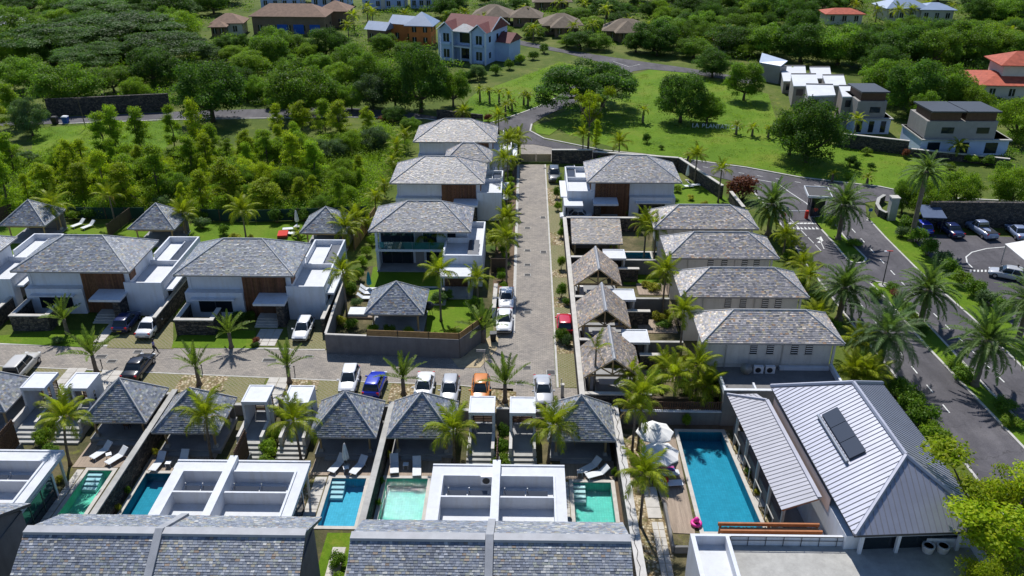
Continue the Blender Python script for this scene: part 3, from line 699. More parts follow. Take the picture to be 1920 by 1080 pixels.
pavilion(-14.6, 57.9, YARD, 'slate-roofed pavilion in front of the bright blue parked hatchback')
pavilion(-8.3, 57.95, YARD, 'slate-roofed pavilion right of the one below the blue hatchback, across a wall')
pavilion(4.72, 57.75, YARD, 'slate-roofed pavilion right of the central gates, beside the zigzag-topped wall')
del PAV['used']
# ------------------------------------------------------------------ gate houses
def gate_house(x, y0, y1, solid, label):
    r = thing('gate_house', label, 'gate house', (x, y0, YARD), 0, 'white flat-roofed gate houses'); d = y1 - y0; w_ = 1.1; z0 = -YARD; zt = 2.7 - YARD
    ro = pbox('roof_slab', m['white_render'], r, -w_, w_, 0, d, zt - .3, zt - .06)
    b = MB()
    b.box(-w_, w_, 0, .12, zt - .058, zt); b.box(-w_, w_, d - .12, d, zt - .058, zt); b.box(-w_, -w_ + .12, .121, d - .121, zt - .058, zt); b.box(w_ - .12, w_, .121, d - .121, zt - .058, zt)
    b.build('rim', m['white_render'], ro)
    s = solid
    wl = pbox('side_wall', m['white_render'], r, s * w_ - (.2 if s > 0 else 0), s * w_ + (0 if s > 0 else .2), .05, d - .05, 0, zt - .302)
    for k in range(3): pbox('slit_window', m['window_glass'], wl, s * (w_ + .004) - .01, s * (w_ + .004) + .01, .75, 1.0, z0 + .9 + k * .36, z0 + 1.16 + k * .36)
    for yy in (.1, 1.05): pbox('post', m['white_render'], r, -s * w_ - (0 if s > 0 else .22), -s * w_ + (.22 if s > 0 else 0), yy, yy + .24, 0, zt - .302)
    g = MB()
    for k in range(11): g.box(-w_ + .3, w_ - .3, d - .22, d - .17, z0 + .1 + k * .17, z0 + .21 + k * .17)
    for xx in (-w_ + .26, 0, w_ - .32): g.box(xx, xx + .06, d - .25, d - .15, z0 + .02, z0 + 2.0)
    g.build('slatted_gate', m['slat_wood'], r)
    pbox('path', m['terrace_floor'], r, -w_ + .25, w_ - .25, -2.3, d, 0, z0 - .02)
    for sx in (-1, 1): pbox('flank_wall', m['pale_render'], r, sx * (w_ - .12) - .13, sx * (w_ - .12) + .13, -2.3, -.01, 0, z0 + .75)
    for k in range(3): pbox('step', m['concrete'], r, -1.2, 1.2, -2.3 - .42 * (k + 1), -2.3 - .42 * k - .012, 0, z0 - .17 - .17 * k)
    pbox('landing', m['concrete'], r, -1.2, 1.2, -2.3, -1.7, z0 - .019, z0 + .004)
    return r
gate_house(-43.2, 61.85, 64.4, -1, 'white gate house roof beside the beige estate car, left of its twin')
gate_house(-39.4, 61.85, 64.4, 1, 'white gate house left of the black car, behind a coconut palm')
gate_house(-23.1, 60.05, 62.65, -1, 'white gate house at the foot of the slab path, left of its twin')
gate_house(-19.5, 60.0, 62.65, 1, 'white gate house with slit windows left of the pavilion below the blue hatchback')
gate_house(-3.5, 58.8, 61.25, -1, 'white gate house directly below the orange car')
gate_house(-.05, 58.8, 61.2, 1, 'white gate house below the young palm, left of the silver-white car')
# ------------------------------------------------------------------ walls of the yards
def run_wall(label, p, q, th, z0, z1, mat='basalt_wall', cop='coping', ct=.12, cat='wall', name='garden_wall', cw=.08, group=None):
    c = ((p[0] + q[0]) / 2, (p[1] + q[1]) / 2); r = thing(name, label, cat, (c[0], c[1], z0), 0, group)
    a, b_ = (p[0] - c[0], p[1] - c[1]), (q[0] - c[0], q[1] - c[1])
    MB().wall(a, b_, th, 0, z1 - z0 - ct).build('wall_body', m[mat], r)
    if cop: MB().wall(a, b_, th + cw, z1 - z0 - ct + .001, z1 - z0).build('coping', m[cop], r)
    return r
run_wall('long stone party wall left of the narrow dark blue pool', (-31.55, 63.9), (-31.7, 40), .42, YARD, 1.3, cop='concrete')
run_wall('long stone party wall between light blue and turquoise pools', (-11.6, 62.3), (-11.75, 40), .42, YARD, 1.3, cop='concrete')
zw = run_wall('stone party wall with black zigzag wire along its pale top', (7.95, 62.0), (8.1, 40), .62, YARD, 1.3, cop='pale_render')
b = MB(); pth = [(-.12 + .16 * (k % 2), 10.8 - k * .75, 2.03) for k in range(29)]; b.tube(pth, .02, 5); b.build('zigzag_wire', m['black_plastic'], zw)
for x0, x1, y, lb in [(-52, -44.4, 64.5, 'low wall behind the pavilion cut by the left edge'), (-38.0, -31.8, 64.5, 'low wall between black car and slate pavilion'), (-31.4, -24.3, 62.9, 'low wall behind pavilion with palm at its right'), (-18.3, -11.8, 62.9, 'low wall between blue hatchback and slate pavilion'), (-11.4, -4.7, 62.35, 'low wall behind pavilion below two white cars'), (1.1, 7.6, 62.35, 'low wall behind pavilion right of central gates')]:
    run_wall(lb, (x0, y), (x1, y), .3, YARD, .45, 'grey_render', 'concrete', .1)
run_wall('grey wall panel between the two central gate houses', (-2.38, 61.6), (-1.16, 61.6), .2, YARD, 1.2, 'grey_render', 'concrete', .1)
run_wall('grey wall panel between the gate houses at the slab path', (-21.9, 62.8), (-20.7, 62.8), .2, YARD, 1.2, 'grey_render', 'concrete', .1)
run_wall('grey wall panel between the gate houses left of the black car', (-42.0, 64.5), (-40.6, 64.5), .2, YARD, 1.2, 'grey_render', 'concrete', .1)
# decks and paths in the yards
def deck(x0, x1, y0, y1, mat='deck_wood_x', z=.05): 
    return struct('timber_deck', m[mat], lambda b: b.box(x0, x1, y0, y1, YARD - .02, YARD + z))
deck(-37.3, -31.85, 54.95 + .35, 58.6); deck(-31.3, -25.8, 54.95, 57.3); deck(-17.4, -11.95, 54.6, 57.0); deck(-11.35, -6.0, 54.65, 57.1); deck(3.3, 7.55, 54.4, 56.8)
for x, y, w_ in ((-34.7, 58.3, 3.6), (-28.1, 57.0, 3.6), (-14.9, 56.7, 3.4), (-8.5, 56.8, 3.4), (4.8, 56.55, 3.4)):
    struct('pavilion_step', m['terrace_floor'], lambda b: b.box(x - w_ / 2, x + w_ / 2, y - .25, y + .35, YARD, YARD + .2))
slabs(-16.9, -15.9, 47.5, 54.4, 1, 9, YARD + .004); slabs(-7.3, -6.95, 47.5, 54.2, 1, 12, YARD + .004); slabs(3.25, 3.7, 48, 54.1, 1, 10, YARD + .004)
slabs(-36.75, -36.15, 47.5, 55, 1, 9, YARD + .004)
struct('planting_bed', m['pebble_bed'], lambda b: b.sheet(rect(-18.4, -17.0, 47.5, 55.6), [], YARD + .004))
struct('planting_bed', m['mulch'], lambda b: b.sheet(rect(-12.6, -11.9, 47.5, 55.6), [], YARD + .003))
struct('planting_bed', m['mulch'], lambda b: b.sheet(rect(7.4, 7.7, 46, 55.6), [], YARD + .006))
struct('lawn', m['lawn'], lambda b: b.sheet(rect(-14.6, -11.9, 40, 48.1), [], YARD + .005))
slabs(-13.9, -12.9, 43.2, 46.6, 1, 4, YARD + .008)
struct('lawn', m['garden_ground'], lambda b: b.sheet(rect(-37.9, -36.9, 47.5, 56.5), [], YARD + .005))
# ------------------------------------------------------------------ paired villas at the lower edge
def duplex(cx, y, f0, f1, e0, e1, label, ac=False, screen=True):
    r = thing('paired_villa', label, 'villa', (cx, y, YARD), 0, 'paired villas with slate roofs along the lower edge')
    ze, zr, yr, yf, yn = 6.2, 8.2, -6.75, -3.2, -10.3
    A, B, C, D, E, F = (e0, yn, ze), (e1, yn, ze), (e1, yf, ze), (e0, yf, ze), (e0, yr, zr), (e1, yr, zr)
    o = MB(); t_ = .2; dn = lambda p: (p[0], p[1], p[2] - t_)
    for q in ([A, B, F, E], [C, D, E, F]): o.face(q); o.face([dn(p) for p in q[::-1]])
    for p, q in ((A, B), (C, D), (B, F), (F, C), (D, E), (E, A)): o.face([dn(p), dn(q), q, p])
    ro = o.build('roof', m['dark_metal'], r)
    for (p, q, s_, u_) in ((e0, -.26, 1, 0), (.26, e1, 0, 1)):
        sb = MB(); slate_face(sb, (p, yn, ze), (q, yn, ze), (q, yr - .16, zr - .05), (p, yr - .16, zr - .05), .16, .24); slate_face(sb, (q, yf, ze), (p, yf, ze), (p, yr + .16, zr - .05), (q, yr + .16, zr - .05), .16, .24)
        tag(sb.build('slates', m['slate'], ro), kind='stuff')
        MB().hexa([(p, yr - .34, zr - .10), (q, yr - .34, zr - .10), (q, yr + .34, zr - .10), (p, yr + .34, zr - .10), (p, yr - .3, zr + .07), (q, yr - .3, zr + .07), (q, yr + .3, zr + .07), (p, yr + .3, zr + .07)]).build('ridge_flashing', m['ridge_lead'], ro)
    # party wall rising through the roof
    k = MB(); pts = [(yn, ze + .0), (yr, zr + .0), (yf, ze + .0)]
    for (ya, za), (yb, zb) in zip(pts, pts[1:]):
        k.hexa([(-.24, ya, za - .2), (.24, ya, za - .2), (.24, yb, zb - .2), (-.24, yb, zb - .2), (-.24, ya, za + .22), (.24, ya, za + .22), (.24, yb, zb + .22), (-.24, yb, zb + .22)])
    k.build('roof_party_wall', m['ridge_lead'], ro)
    wb = MB(); wb.box(e0 + .5, e1 - .5, yn + .4, yf - .4, 0, ze - .25)
    for s_ in (e0 + .5, e1 - .5):
        for d_ in (0,): wb.prism([(s_ - .1, yn + .5), (s_ + .1, yn + .5), (s_ + .1, yf - .5), (s_ - .1, yf - .5)], ze - .24, ze - .2)
    for x_ in (e0 + .5, e1 - .7):
        n = len(wb.v); q = [(x_, yn + .45, ze - .25), (x_ + .2, yn + .45, ze - .25), (x_ + .2, yf - .45, ze - .25), (x_, yf - .45, ze - .25), (x_, yr, zr - .35), (x_ + .2, yr, zr - .35)]
        wb.v.extend(q)
        for fc in ((0, 3, 4), (1, 5, 2), (0, 4, 5, 1), (3, 2, 5, 4)): wb.f.append(tuple(n + i for i in fc)); wb.c.append(None); wb.m.append(0)
    wb.build('wall', m['grey_render'], r)
    # flat-roofed living wing
    zt = 3.3; y1 = 6.1; cn = .16
    b0, b1, yb = f0 + .75, f1 - .75, 4.85
    lw = MB(); lw.box(f0 + .5, f1 - .5, yf - .42, 4.7, 0, 2.2); lw.build('living_wing_wall', m['white_render'], r)
    for x_, sgn in ((f0 + .5, -1), (f1 - .5, 1)):
        for kx in range(4):
            g = pbox('glass_door', m['window_glass'], r, x_ + sgn * .012 - .01, x_ + sgn * .012 + .01, -2.2 + kx * 1.65, -.65 + kx * 1.65, .05, 2.15)
            pbox('frame', m['dark_metal'], g, x_ + sgn * .03 - .02, x_ + sgn * .03 + .02, -.66 + kx * 1.65, -.56 + kx * 1.65, .05, 2.15)
    for kx in range(5): pbox('glass_door', m['window_glass'], r, f0 + .9 + kx * 1.75, f0 + 2.5 + kx * 1.75, 4.702, 4.72, .05, 2.15)
    cn_ = MB(); cn_.box(f0, b0, yf - .02, y1, 2.95, zt); cn_.box(b1, f1, yf - .02, y1, 2.95, zt); cn_.box(b0 + .001, b1 - .001, yb + .001, y1, 2.95, zt); cn_.build('canopy_slab', m['roof_membrane'], r)
    rim = MB(); rim.box(f0, f1, y1 - .16, y1 - .002, zt + .001, zt + .09); rim.build('canopy_rim', m['white_render'], r)
    for x_ in (f0 + .25, f1 - .4): pbox('column', m['pale_render'], r, x_, x_ + .16, y1 - .5, y1 - .34, 0, 2.95)
    pw = MB(); pw.box(b0, b0 + cn, yf, yb, 2.2, zt + .12); pw.box(b1 - cn, b1, yf, yb, 2.2, zt + .12); pw.box(b0 + cn, b1 - cn, yb - cn, yb, 2.2, zt + .12); pw.box(b0 + cn, -.3, 2.3, 2.46, 2.2, zt + .12); pw.box(.3, b1 - cn, 2.3, 2.46, 2.2, zt + .12)
    pw.build('parapet', m['white_render'], r)
    pbox('party_wall', m['white_render'], r, -.3, .3, yf - .02, y1 + .02, 2.2, zt + .5)
    pbox('roof_floor', m['roof_membrane'], r, b0 + cn, b1 - cn, yf, yb - cn, 2.201, 2.3)
    for s_ in (-1, 1):
        for q in range(2):
            xa = .55 if s_ > 0 else b0 + .5; xb = b1 - .5 if s_ > 0 else -.55; wq = (xb - xa) / 2
            p = MB().hexa([(xa + q * wq, 2.62, 2.36), (xa + (q + 1) * wq - .08, 2.62, 2.36), (xa + (q + 1) * wq - .08, 3.75, 2.75), (xa + q * wq, 3.75, 2.75), (xa + q * wq, 2.60, 2.42), (xa + (q + 1) * wq - .08, 2.60, 2.42), (xa + (q + 1) * wq - .08, 3.73, 2.81), (xa + q * wq, 3.73, 2.81)]).build('solar_panel', m['solar_panel'], r)
            MB().tube([(xa + q * wq + .1, 3.7, 2.3), (xa + q * wq + .1, 3.7, 3.1)], .03, 6).build('pipe', m['steel'], p)
    if screen:
        sc = MB()
        for q in range(15): sc.box(-.06, .02, y1 + .1 + q * .2, y1 + .2 + q * .2, 1.6, 4.1)
        sc.box(.021, .06, y1 + .1, y1 + 3.1, 2.0, 2.1); sc.box(.021, .06, y1 + .1, y1 + 3.1, 3.6, 3.7); sc.build('slat_screen', m['slat_wood'], r)
        pbox('screen_wall', m['grey_render'], r, -.1, .1, y1 + .03, y1 + 3.2, 0, 1.6)
    if ac:
        u = pbox('air_conditioner', m['white_metal'], r, b0 + 3.0, b0 + 4.05, 4.15, 4.5, 3.0, 3.75); MB().lathe([(.28, 0), (.28, .03), (.05, .04)], n=16).build('fan', m['black_plastic'], u).rotation_euler = (R(90), 0, 0)
        u.children[0].location = (b0 + 3.4, 4.149, 3.38)
    return r
duplex(-2.0, 46.0, -4.9, 5.2, -8.5, 8.6, 'paired villa in the lower middle, between two turquoise pools', True)
duplex(-22.35, 46.2, -4.4, 5.9, -8.35, 9.05, 'paired villa at lower left, between the dark blue and light blue pools')
duplex(-41.8, 47.2, -4.9, 5.6, -8.6, 8.55, 'paired villa cut off by the lower left corner, left of the green pool')
# loungers and small things
for q in [(-35.5, 57.0, 150, 'sun lounger left of the pair in shade above the narrow green pool'), (-33.9, 56.3, 148, 'sun lounger right of the pair in shade above the narrow green pool'), (-30.2, 55.6, 172, 'sun lounger in shade left above the narrow dark blue pool'), (-28.3, 55.9, 178, 'sun lounger in shade right above the narrow dark blue pool'), (-15.3, 55.6, 158, 'sun lounger left of the closed white parasol'), (-13.5, 55.4, 156, 'sun lounger right of the closed white parasol'), (-10.6, 55.6, 188, 'sun lounger left above the glittering turquoise pool'), (-8.7, 55.3, 186, 'sun lounger right above the glittering turquoise pool, foot in sun')]:
    lounger(q[0], q[1], YARD + .05, q[2] + 180, q[3])
lounger(5.6, 55.7, YARD + .05, -52, 'upper of two angled sun loungers right of centre, in shade'); lounger(6.1, 54.85, YARD + .05, -68, 'lower of two angled sun loungers right of centre, above steps pool')
side_table(-14.5, 55.1, YARD + .05, 20, 'side table between loungers below the closed white parasol'); side_table(-9.65, 55.6, YARD + .05, 0, 'side table between loungers above the glittering pool'); side_table(4.65, 54.9, YARD + .05, 0, 'white cube side table beside the angled loungers'); side_table(-34.7, 56.5, YARD + .05, 30, 'side table between loungers above the narrow green pool'); side_table(-29.3, 55.5, YARD + .05, 0, 'side table between loungers above the narrow dark blue pool')
closed_parasol(-14.6, 55.75, YARD + .05, 'white_fabric', 'closed white parasol between two loungers above the light blue pool')
for x, y, lb in ((-33.9, 60.2, 'dark table under the pavilion with seated people'), (-14.6, 58.8, 'dark table under the pavilion below the blue hatchback'), (-8.3, 58.8, 'dark table under the pavilion across the wall from the blue hatchback'), (4.7, 58.6, 'dark table under the pavilion beside the zigzag wall'), (-27.5, 59.2, 'dark table under the pavilion behind a coconut palm')): table_set(x * 1.0224, y * 1.0224, YARD + .35, lb)
# ------------------------------------------------------------------ villas with timber entrance panels
def planks(b, x0, x1, y0, y1, z0, z1, n):
    w_ = (x1 - x0) / n
    for k in range(n):
        g = U(.7, 1.35); b.box(x0 + k * w_ + .008, x0 + (k + 1) * w_ - .008, y0 + U(0, .012), y1, z0, z1, (g, g * U(.92, 1.05), g * U(.85, 1.05)))
def villa(ox, oy, label, mir=1, wing=4.0, stone=True, wing_len=11.7, rear=None, win=True, warm=0.0):
    r = thing('villa', label, 'villa', (ox, oy, 0), 0, 'villas with slate hip roofs and white wings')
    s = mir
    def bx(name, mat, x0, x1, y0, y1, z0, z1, par=None):
        a, b_ = sorted((s * x0, s * x1)); return pbox(name, m[mat], par or r, a, b_, y0, y1, z0, z1)
    def roof(x0, x1, y0, y1, ze, zr, a, b_, ry, **k):
        x0, x1 = sorted((s * x0, s * x1)); a, b_ = sorted((s * a, s * b_)); return hip_roof(r, x0, x1, y0, y1, ze, zr, a, b_, ry, **k)
    roof(0, 12.6, -.7, 7.4, 5.4, 7.8, 4.4, 8.5, 3.35, warm=warm)
    bx('upper_wall', 'white_render', .7, 6.75, .9, 6.7, 3.0, 5.24); bx('lower_wall', 'white_render', .55, 6.7, .02, 6.9, 0, 3.0)
    bx('core_wall', 'white_render', 6.752, 11.9, .45, 6.7, 0, 5.238)
    b_ = MB(); x0, x1 = sorted((s * 6.75, s * 11.35)); planks(b_, x0, x1, .3, .44, .0, 5.2, 26); b_.build('timber_panel', m['timber_clad'], r)
    b_ = MB(); xx = sorted((s * 11.9, s * 12.02))
    for k in range(7): b_.box(xx[0], xx[1], .45 + k * .2, .63 + k * .2, 3.9, 5.2, (U(.7, 1.3),) * 3)
    b_.build('timber_return', m['timber_clad'], r)
    bx('door', 'slat_wood', 8.6, 9.8, .26, .299, .05, 2.3)
    if win:
        w_ = bx('window', 'window_glass', 1.9, 5.4, -.03, .018, .7, 2.15); bx('window_canopy', 'white_render', 1.2, 5.9, -.55, .018, 2.3, 2.45)
        bx('frame', 'dark_metal', 3.6, 3.7, -.05, -.031, .7, 2.15, w_)
    bx('high_window', 'window_glass', 1.4, 4.2, .86, .899, 4.7, 5.15)
    bx('canopy', 'white_render', 8.4, 11.7, -2.2, .29, 2.65, 2.9)
    bx('stone_pier', 'basalt_wall', 10.7, 11.45, -2.0, .28, 0, 2.648)
    for k in range(3): bx('step', 'coping', 8.2, 10.6, -1.3 - .4 * k, -.9 - .4 * k - .01, 0, .36 - .12 * k)
    bx('porch', 'coping', 8.2, 10.6, -.9, .28, 0, .45)
    bx('downpipe', 'white_metal', .95, 1.03, .8, .899, 3.0, 5.2)
    # flat wing
    w0, w1, y0, y1, zt, th = 11.5, 11.5 + wing, -.3, wing_len, 4.0, .18
    bx('wing_wall', 'white_render', w0 + .001, w1 - .001, y0 + .001, y1 - .001, 0, 3.2)
    def wp(x0, x1, ya, yb, zz=zt): bx('wing_parapet', 'white_render', x0, x1, ya, yb, 3.201, zz)
    wp(w0, w1, y0, y0 + th); wp(w1 - th, w1, y0 + th + .001, y1 - th - .001); wp(w0 + .4, w1, y1 - th, y1)
    wp(w0 + .4, w0 + .4 + th, 6.9, y1 - th - .001); wp(w0 + .58, w1 - th - .001, 5.4, 5.55, 3.85)
    bx('wing_floor', 'roof_membrane', w0 + .41, w1 - th - .001, y0 + th + .001, y1 - th - .002, 3.202, 3.3)
    for k in range(3):
        p = [(w1 - 1.35, 6.1 + k * 1.6, 3.42), (w1 - .3, 6.1 + k * 1.6, 3.42), (w1 - .3, 7.6 + k * 1.6, 3.62), (w1 - 1.35, 7.6 + k * 1.6, 3.62)]
        q = [(a, b2, c + .07) for a, b2, c in p]; MB().hexa([(s * a, b2, c) for a, b2, c in (p + q)]).build('solar_panel', m['solar_panel'], r)
    bx('panel_rail', 'white_render', w1 - 1.5, w1 - 1.42, 5.9, 10.9, 3.301, 3.75)
    bx('side_canopy', 'white_render', w1, w1 + .85, .3, 6.5, 2.75, 2.95)
    for k in range(3):
        g = bx('glass_door', 'window_glass', w1 - .02, w1 + .02, .9 + k * 1.9, 2.3 + k * 1.9, .1, 2.4); bx('frame', 'dark_metal', w1 + .02, w1 + .04, 1.57 + k * 1.9, 1.63 + k * 1.9, .1, 2.4, g)
    if stone:
        for (a, c, e, f) in ((.6, 1.0, -3.4, -.1), (.6, 4.6, -3.8, -3.401)): 
            bx('stone_wall', 'basalt_wall', a, c, e, f, 0, 1.75); bx('coping', 'coping', a - .05, c + .05, e - .05, f - .001, 1.751, 1.86)
        bx('stone_wall', 'basalt_wall', 4.2, 4.6, -3.4, -1.2, 0, 1.75); bx('coping', 'coping', 4.15, 4.65, -3.4, -1.15, 1.752, 1.861)
    if rear: roof(rear[0], rear[1], rear[2], rear[3], 5.4, 7.4, rear[0] + 2.6, rear[1] - 2.6, (rear[2] + rear[3]) / 2, warm=warm); bx('rear_wall', 'white_render', rear[0] + .5, rear[1] - .5, rear[2] + .5, rear[3] - .5, 0, 5.2)
    return r
villa(-53.9, 80.0, 'white villa with timber entrance and blue-grey hip roof, second from the left edge')
villa(-36.5, 79.4, 'white villa with timber entrance and hip roof, behind the white hatchback on its drive')
villa(-70.3, 80.6, 'white villa at left edge of which only a wing and roof corner show')
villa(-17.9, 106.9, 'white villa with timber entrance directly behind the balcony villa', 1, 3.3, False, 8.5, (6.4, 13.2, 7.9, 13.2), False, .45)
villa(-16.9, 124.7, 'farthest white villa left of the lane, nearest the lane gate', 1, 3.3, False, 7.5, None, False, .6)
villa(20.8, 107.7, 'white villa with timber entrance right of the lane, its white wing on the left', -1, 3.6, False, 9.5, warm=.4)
# garage box beside the right-hand villa
r = thing('car_port', 'small white car port beside the lane, left of the right-hand timber villa', 'car port', (5.2, 105.0, 0))
pbox('wall', m['white_render'], r, 0, .2, 0, 5.2, 0, 2.6); pbox('wall', m['white_render'], r, .2, 2.4, 5.0, 5.2, 0, 2.6); pbox('roof_slab', m['roof_membrane'], r, 0, 2.5, 0, 5.2, 2.601, 2.85); pbox('low_wall', m['white_render'], r, .201, 2.4, 0, .2, 0, 1.0)
# ------------------------------------------------------------------ villa seen from its garden, with the glass balcony
r = thing('villa', 'villa with glass balcony and dark ground-floor glazing facing the garden pool', 'villa', (-18.1, 91.3, 0), 0, 'villas with slate hip roofs and white wings')
hip_roof(r, 0, 11.9, -1.0, 6.6, 5.4, 7.8, 4.3, 8.3, 2.6, .35)
pbox('wall', m['white_render'], r, .7, 11.3, 1.7, 6.2, 0, 5.24); pbox('floor_slab', m['white_render'], r, .55, 9.2, -.35, 1.699, 2.55, 2.85)
for x in (.6, ): pbox('column', m['white_render'], r, x, x + .3, -.25, .05, 0, 5.23)
pbox('side_wall', m['white_render'], r, .62, .88, .3, 1.699, 0, 2.549)
for z0, l in ((.05, ((.95, 4.7), (6.3, 10.2))), (2.9, ((.95, 4.9), (6.0, 7.6), (8.9, 9.9)))):
    for x0, x1 in l:
        g = pbox('glass_door', m['window_glass'], r, x0, x1, 1.66, 1.699, z0, z0 + 2.2)
        for k in range(1, int((x1 - x0) / 1.2) + 1): pbox('frame', m['dark_metal'], g, x0 + k * 1.2 - .04, x0 + k * 1.2 + .04, 1.62, 1.659, z0, z0 + 2.2)
for k in range(4): pbox('balcony_glass', m['green_glass'], r, .95 + k * 2.0, 2.9 + k * 2.0, -.3, -.28, 2.86, 3.75)
pbox('pier', m['taupe_render'], r, 5.0, 6.0, 1.6, 1.66, .05, 2.5); pbox('pier', m['taupe_render'], r, 5.0, 5.9, 1.6, 1.66, 2.9, 5.2)
for a in [(8.8, 13.3, -4.2, 5.6, 0, 3.2), ]: pbox('wing_wall', m['white_render'], r, *a)
for a in [(8.8, 13.3, -4.2, -4.02), (13.12, 13.3, -4.019, 5.6), (8.8, 8.98, -4.019, .0), (8.98, 13.119, 5.42, 5.6), (9.0, 12.0, .6, .75)]: pbox('wing_parapet', m['white_render'], r, *a, 3.201, 3.95)
pbox('wing_floor', m['roof_membrane'], r, 8.99, 13.11, -4.01, 5.41, 3.203, 3.3)
for k in range(3): MB().hexa([(11.6, -3.2 + k * 1.3, 3.45), (12.8, -3.2 + k * 1.3, 3.45), (12.8, -2.0 + k * 1.3, 3.65), (11.6, -2.0 + k * 1.3, 3.65), (11.6, -3.2 + k * 1.3, 3.52), (12.8, -3.2 + k * 1.3, 3.52), (12.8, -2.0 + k * 1.3, 3.72), (11.6, -2.0 + k * 1.3, 3.72)]).build('solar_panel', m['solar_panel'], r)
pbox('terrace_canopy', m['roof_membrane'], r, 8.6, 12.2, -7.2, -4.21, 2.55, 2.8)
for x in (8.75, 11.85): pbox('column', m['pale_render'], r, x, x + .2, -7.05, -6.85, 0, 2.549)
pbox('canopy_back_wall', m['slat_wood'], r, 9.0, 12.0, -4.4, -4.22, .05, 2.4)
pbox('terrace', m['terrace_floor'], r, 8.5, 12.3, -7.4, -4.21, 0, .1); pbox('terrace', m['terrace_floor'], r, .6, 8.5, -.6, 1.69, 0, .1)
# its garden: pavilion, wall, fence, loungers, kettle
PV2 = mk_pavilion(6.1, 5.4, .12, 2.6, 5.0)
p = at(682.5, 589.6, 2.6); q = at(795, 589.6, 2.6); c0 = (p + q) / 2
pavilion(c0.x, c0.y + 2.7, 0, 'hip-roofed pavilion in the walled garden below the balcony villa', 'garden pavilions', PV2); del PV2['used']
gw = [at(614, 662).to_2d(), at(862, 672).to_2d(), at(910, 636).to_2d()]
r = thing('garden_wall', 'grey rendered garden wall with timber fence panels along the cross lane', 'wall', (gw[0].x, gw[0].y, 0))
for a, b_ in ((gw[0], gw[1]), (gw[1], gw[2])): MB().wall(a - gw[0], b_ - gw[0], .22, 0, 2.15).build('wall_body', m['grey_render'], r)
sd2 = at(646, 560).to_2d(); MB().wall(Vector((0, .111)), sd2 - gw[0], .22, 0, 2.15).build('wall_body', m['grey_render'], r)
MB().wall(Vector((0, 0)), (gw[1] - gw[0]) * .31, .26, 2.151, 2.24).build('coping', m['coping'], r)
MB().wall(Vector((0, .14)), sd2 - gw[0], .26, 2.151, 2.24).build('coping', m['coping'], r)
fp = [gw[0].lerp(gw[1], t_) for t_ in (.315, .545, .775, 1.0)] + [gw[1].lerp(gw[2], t_) for t_ in (.5, 1.0)]
for a, b_ in zip(fp, fp[1:]):
    a, b_ = a - gw[0], b_ - gw[0]; d = (b_ - a).normalized() * .05
    pn = MB()
    for k in range(4): pn.wall(a + d, b_ - d, .05, 2.2 + k * .17, 2.2 + k * .17 + .155)
    pp = pn.build('fence_panel', m['fence_wood'], r); MB().wall(a - d * .5, a + d * .5, .08, 2.16, 2.92).build('fence_post', m['fence_dark_wood'], r)
k = at(805, 590); r = thing('kettle_grill', 'round black covered kettle grill on the garden lawn', 'grill', (k.x, k.y, 0))
MB().lathe([(.1, .55), (.42, .75), (.52, 1.0), (.54, 1.1)], n=18).build('bowl', m['black_plastic'], r, True); MB().lathe([(.55, 1.1), (.50, 1.3), (.34, 1.48), (.06, 1.54)], n=18).build('lid', m['black_plastic'], r, True)
for a in (90, 210, 330): MB().tube([(.3 * math.cos(R(a)), .3 * math.sin(R(a)), .8), (.5 * math.cos(R(a)), .5 * math.sin(R(a)), 0)], .025, 6).build('leg', m['black_plastic'], r)
p = at(697, 533); closed_parasol(p.x, p.y - 1.5, 0, 'teal_fabric', 'closed teal parasol beside the garden pool')
for (px, py, rz, lb) in ((692, 546, 90, 'lounger nearest the teal parasol'), (690, 553, 90, 'middle lounger below the teal parasol'), (686, 562, 90, 'lounger farthest below the teal parasol'), ):
    q = at(px, py); lounger(q.x, q.y, 0, rz, lb)
q = at(676, 590); r = thing('day_bed', 'pale upholstered day bed on a timber deck left of the garden pavilion', 'day bed', (q.x, q.y, 0)); pbox('base', m['deck_wood'], r, -1.3, 1.6, -1.0, .9, 0, .25); pbox('mattress', m['lounger_mesh'], r, -1.2, .9, -.8, .8, .251, .5)
# ------------------------------------------------------------------ back gardens of the left villas
PV3 = mk_pavilion(5.9, 5.4, .12, 2.6, 5.0)
for (px, py, lb) in ((41, 423, 'slate pavilion on the back lawn at far left'), (283, 430, 'slate pavilion on the back lawn, left of the clear lawn'), (606, 437, 'slate pavilion on the back lawn beside the red lounger')):
    q = at(px, py, 2.6); pavilion(q.x, q.y + 2.7, 0, lb, 'pavilions on the back lawns', PV3)
del PV3['used']
for (px, py, rz, lb) in ((148, 424, 150, 'left of two white loungers on the far-left back lawn'), (167, 427, 150, 'right of two white loungers on the far-left back lawn'), (545, 432, 100, 'white lounger under the closed white parasol on the back lawn'), (550, 441, 80, 'white lounger right of the red one on the back lawn')):
    q = at(px, py); lounger(q.x, q.y, 0, rz + 180, lb)
q = at(531, 443); r = thing('red_lounger', 'bright red padded lounger on the back lawn', 'sun lounger', (q.x, q.y, 0), R(8)); pbox('base', m['slat_wood'], r, -.65, .65, -.9, .9, 0, .25); pbox('cushion', m['red_fabric'], r, -.62, .62, -.88, .88, .251, .48)
q = at(558, 425); closed_parasol(q.x, q.y, 0, 'white_fabric', 'closed white parasol on the back lawn left of a slate pavilion')
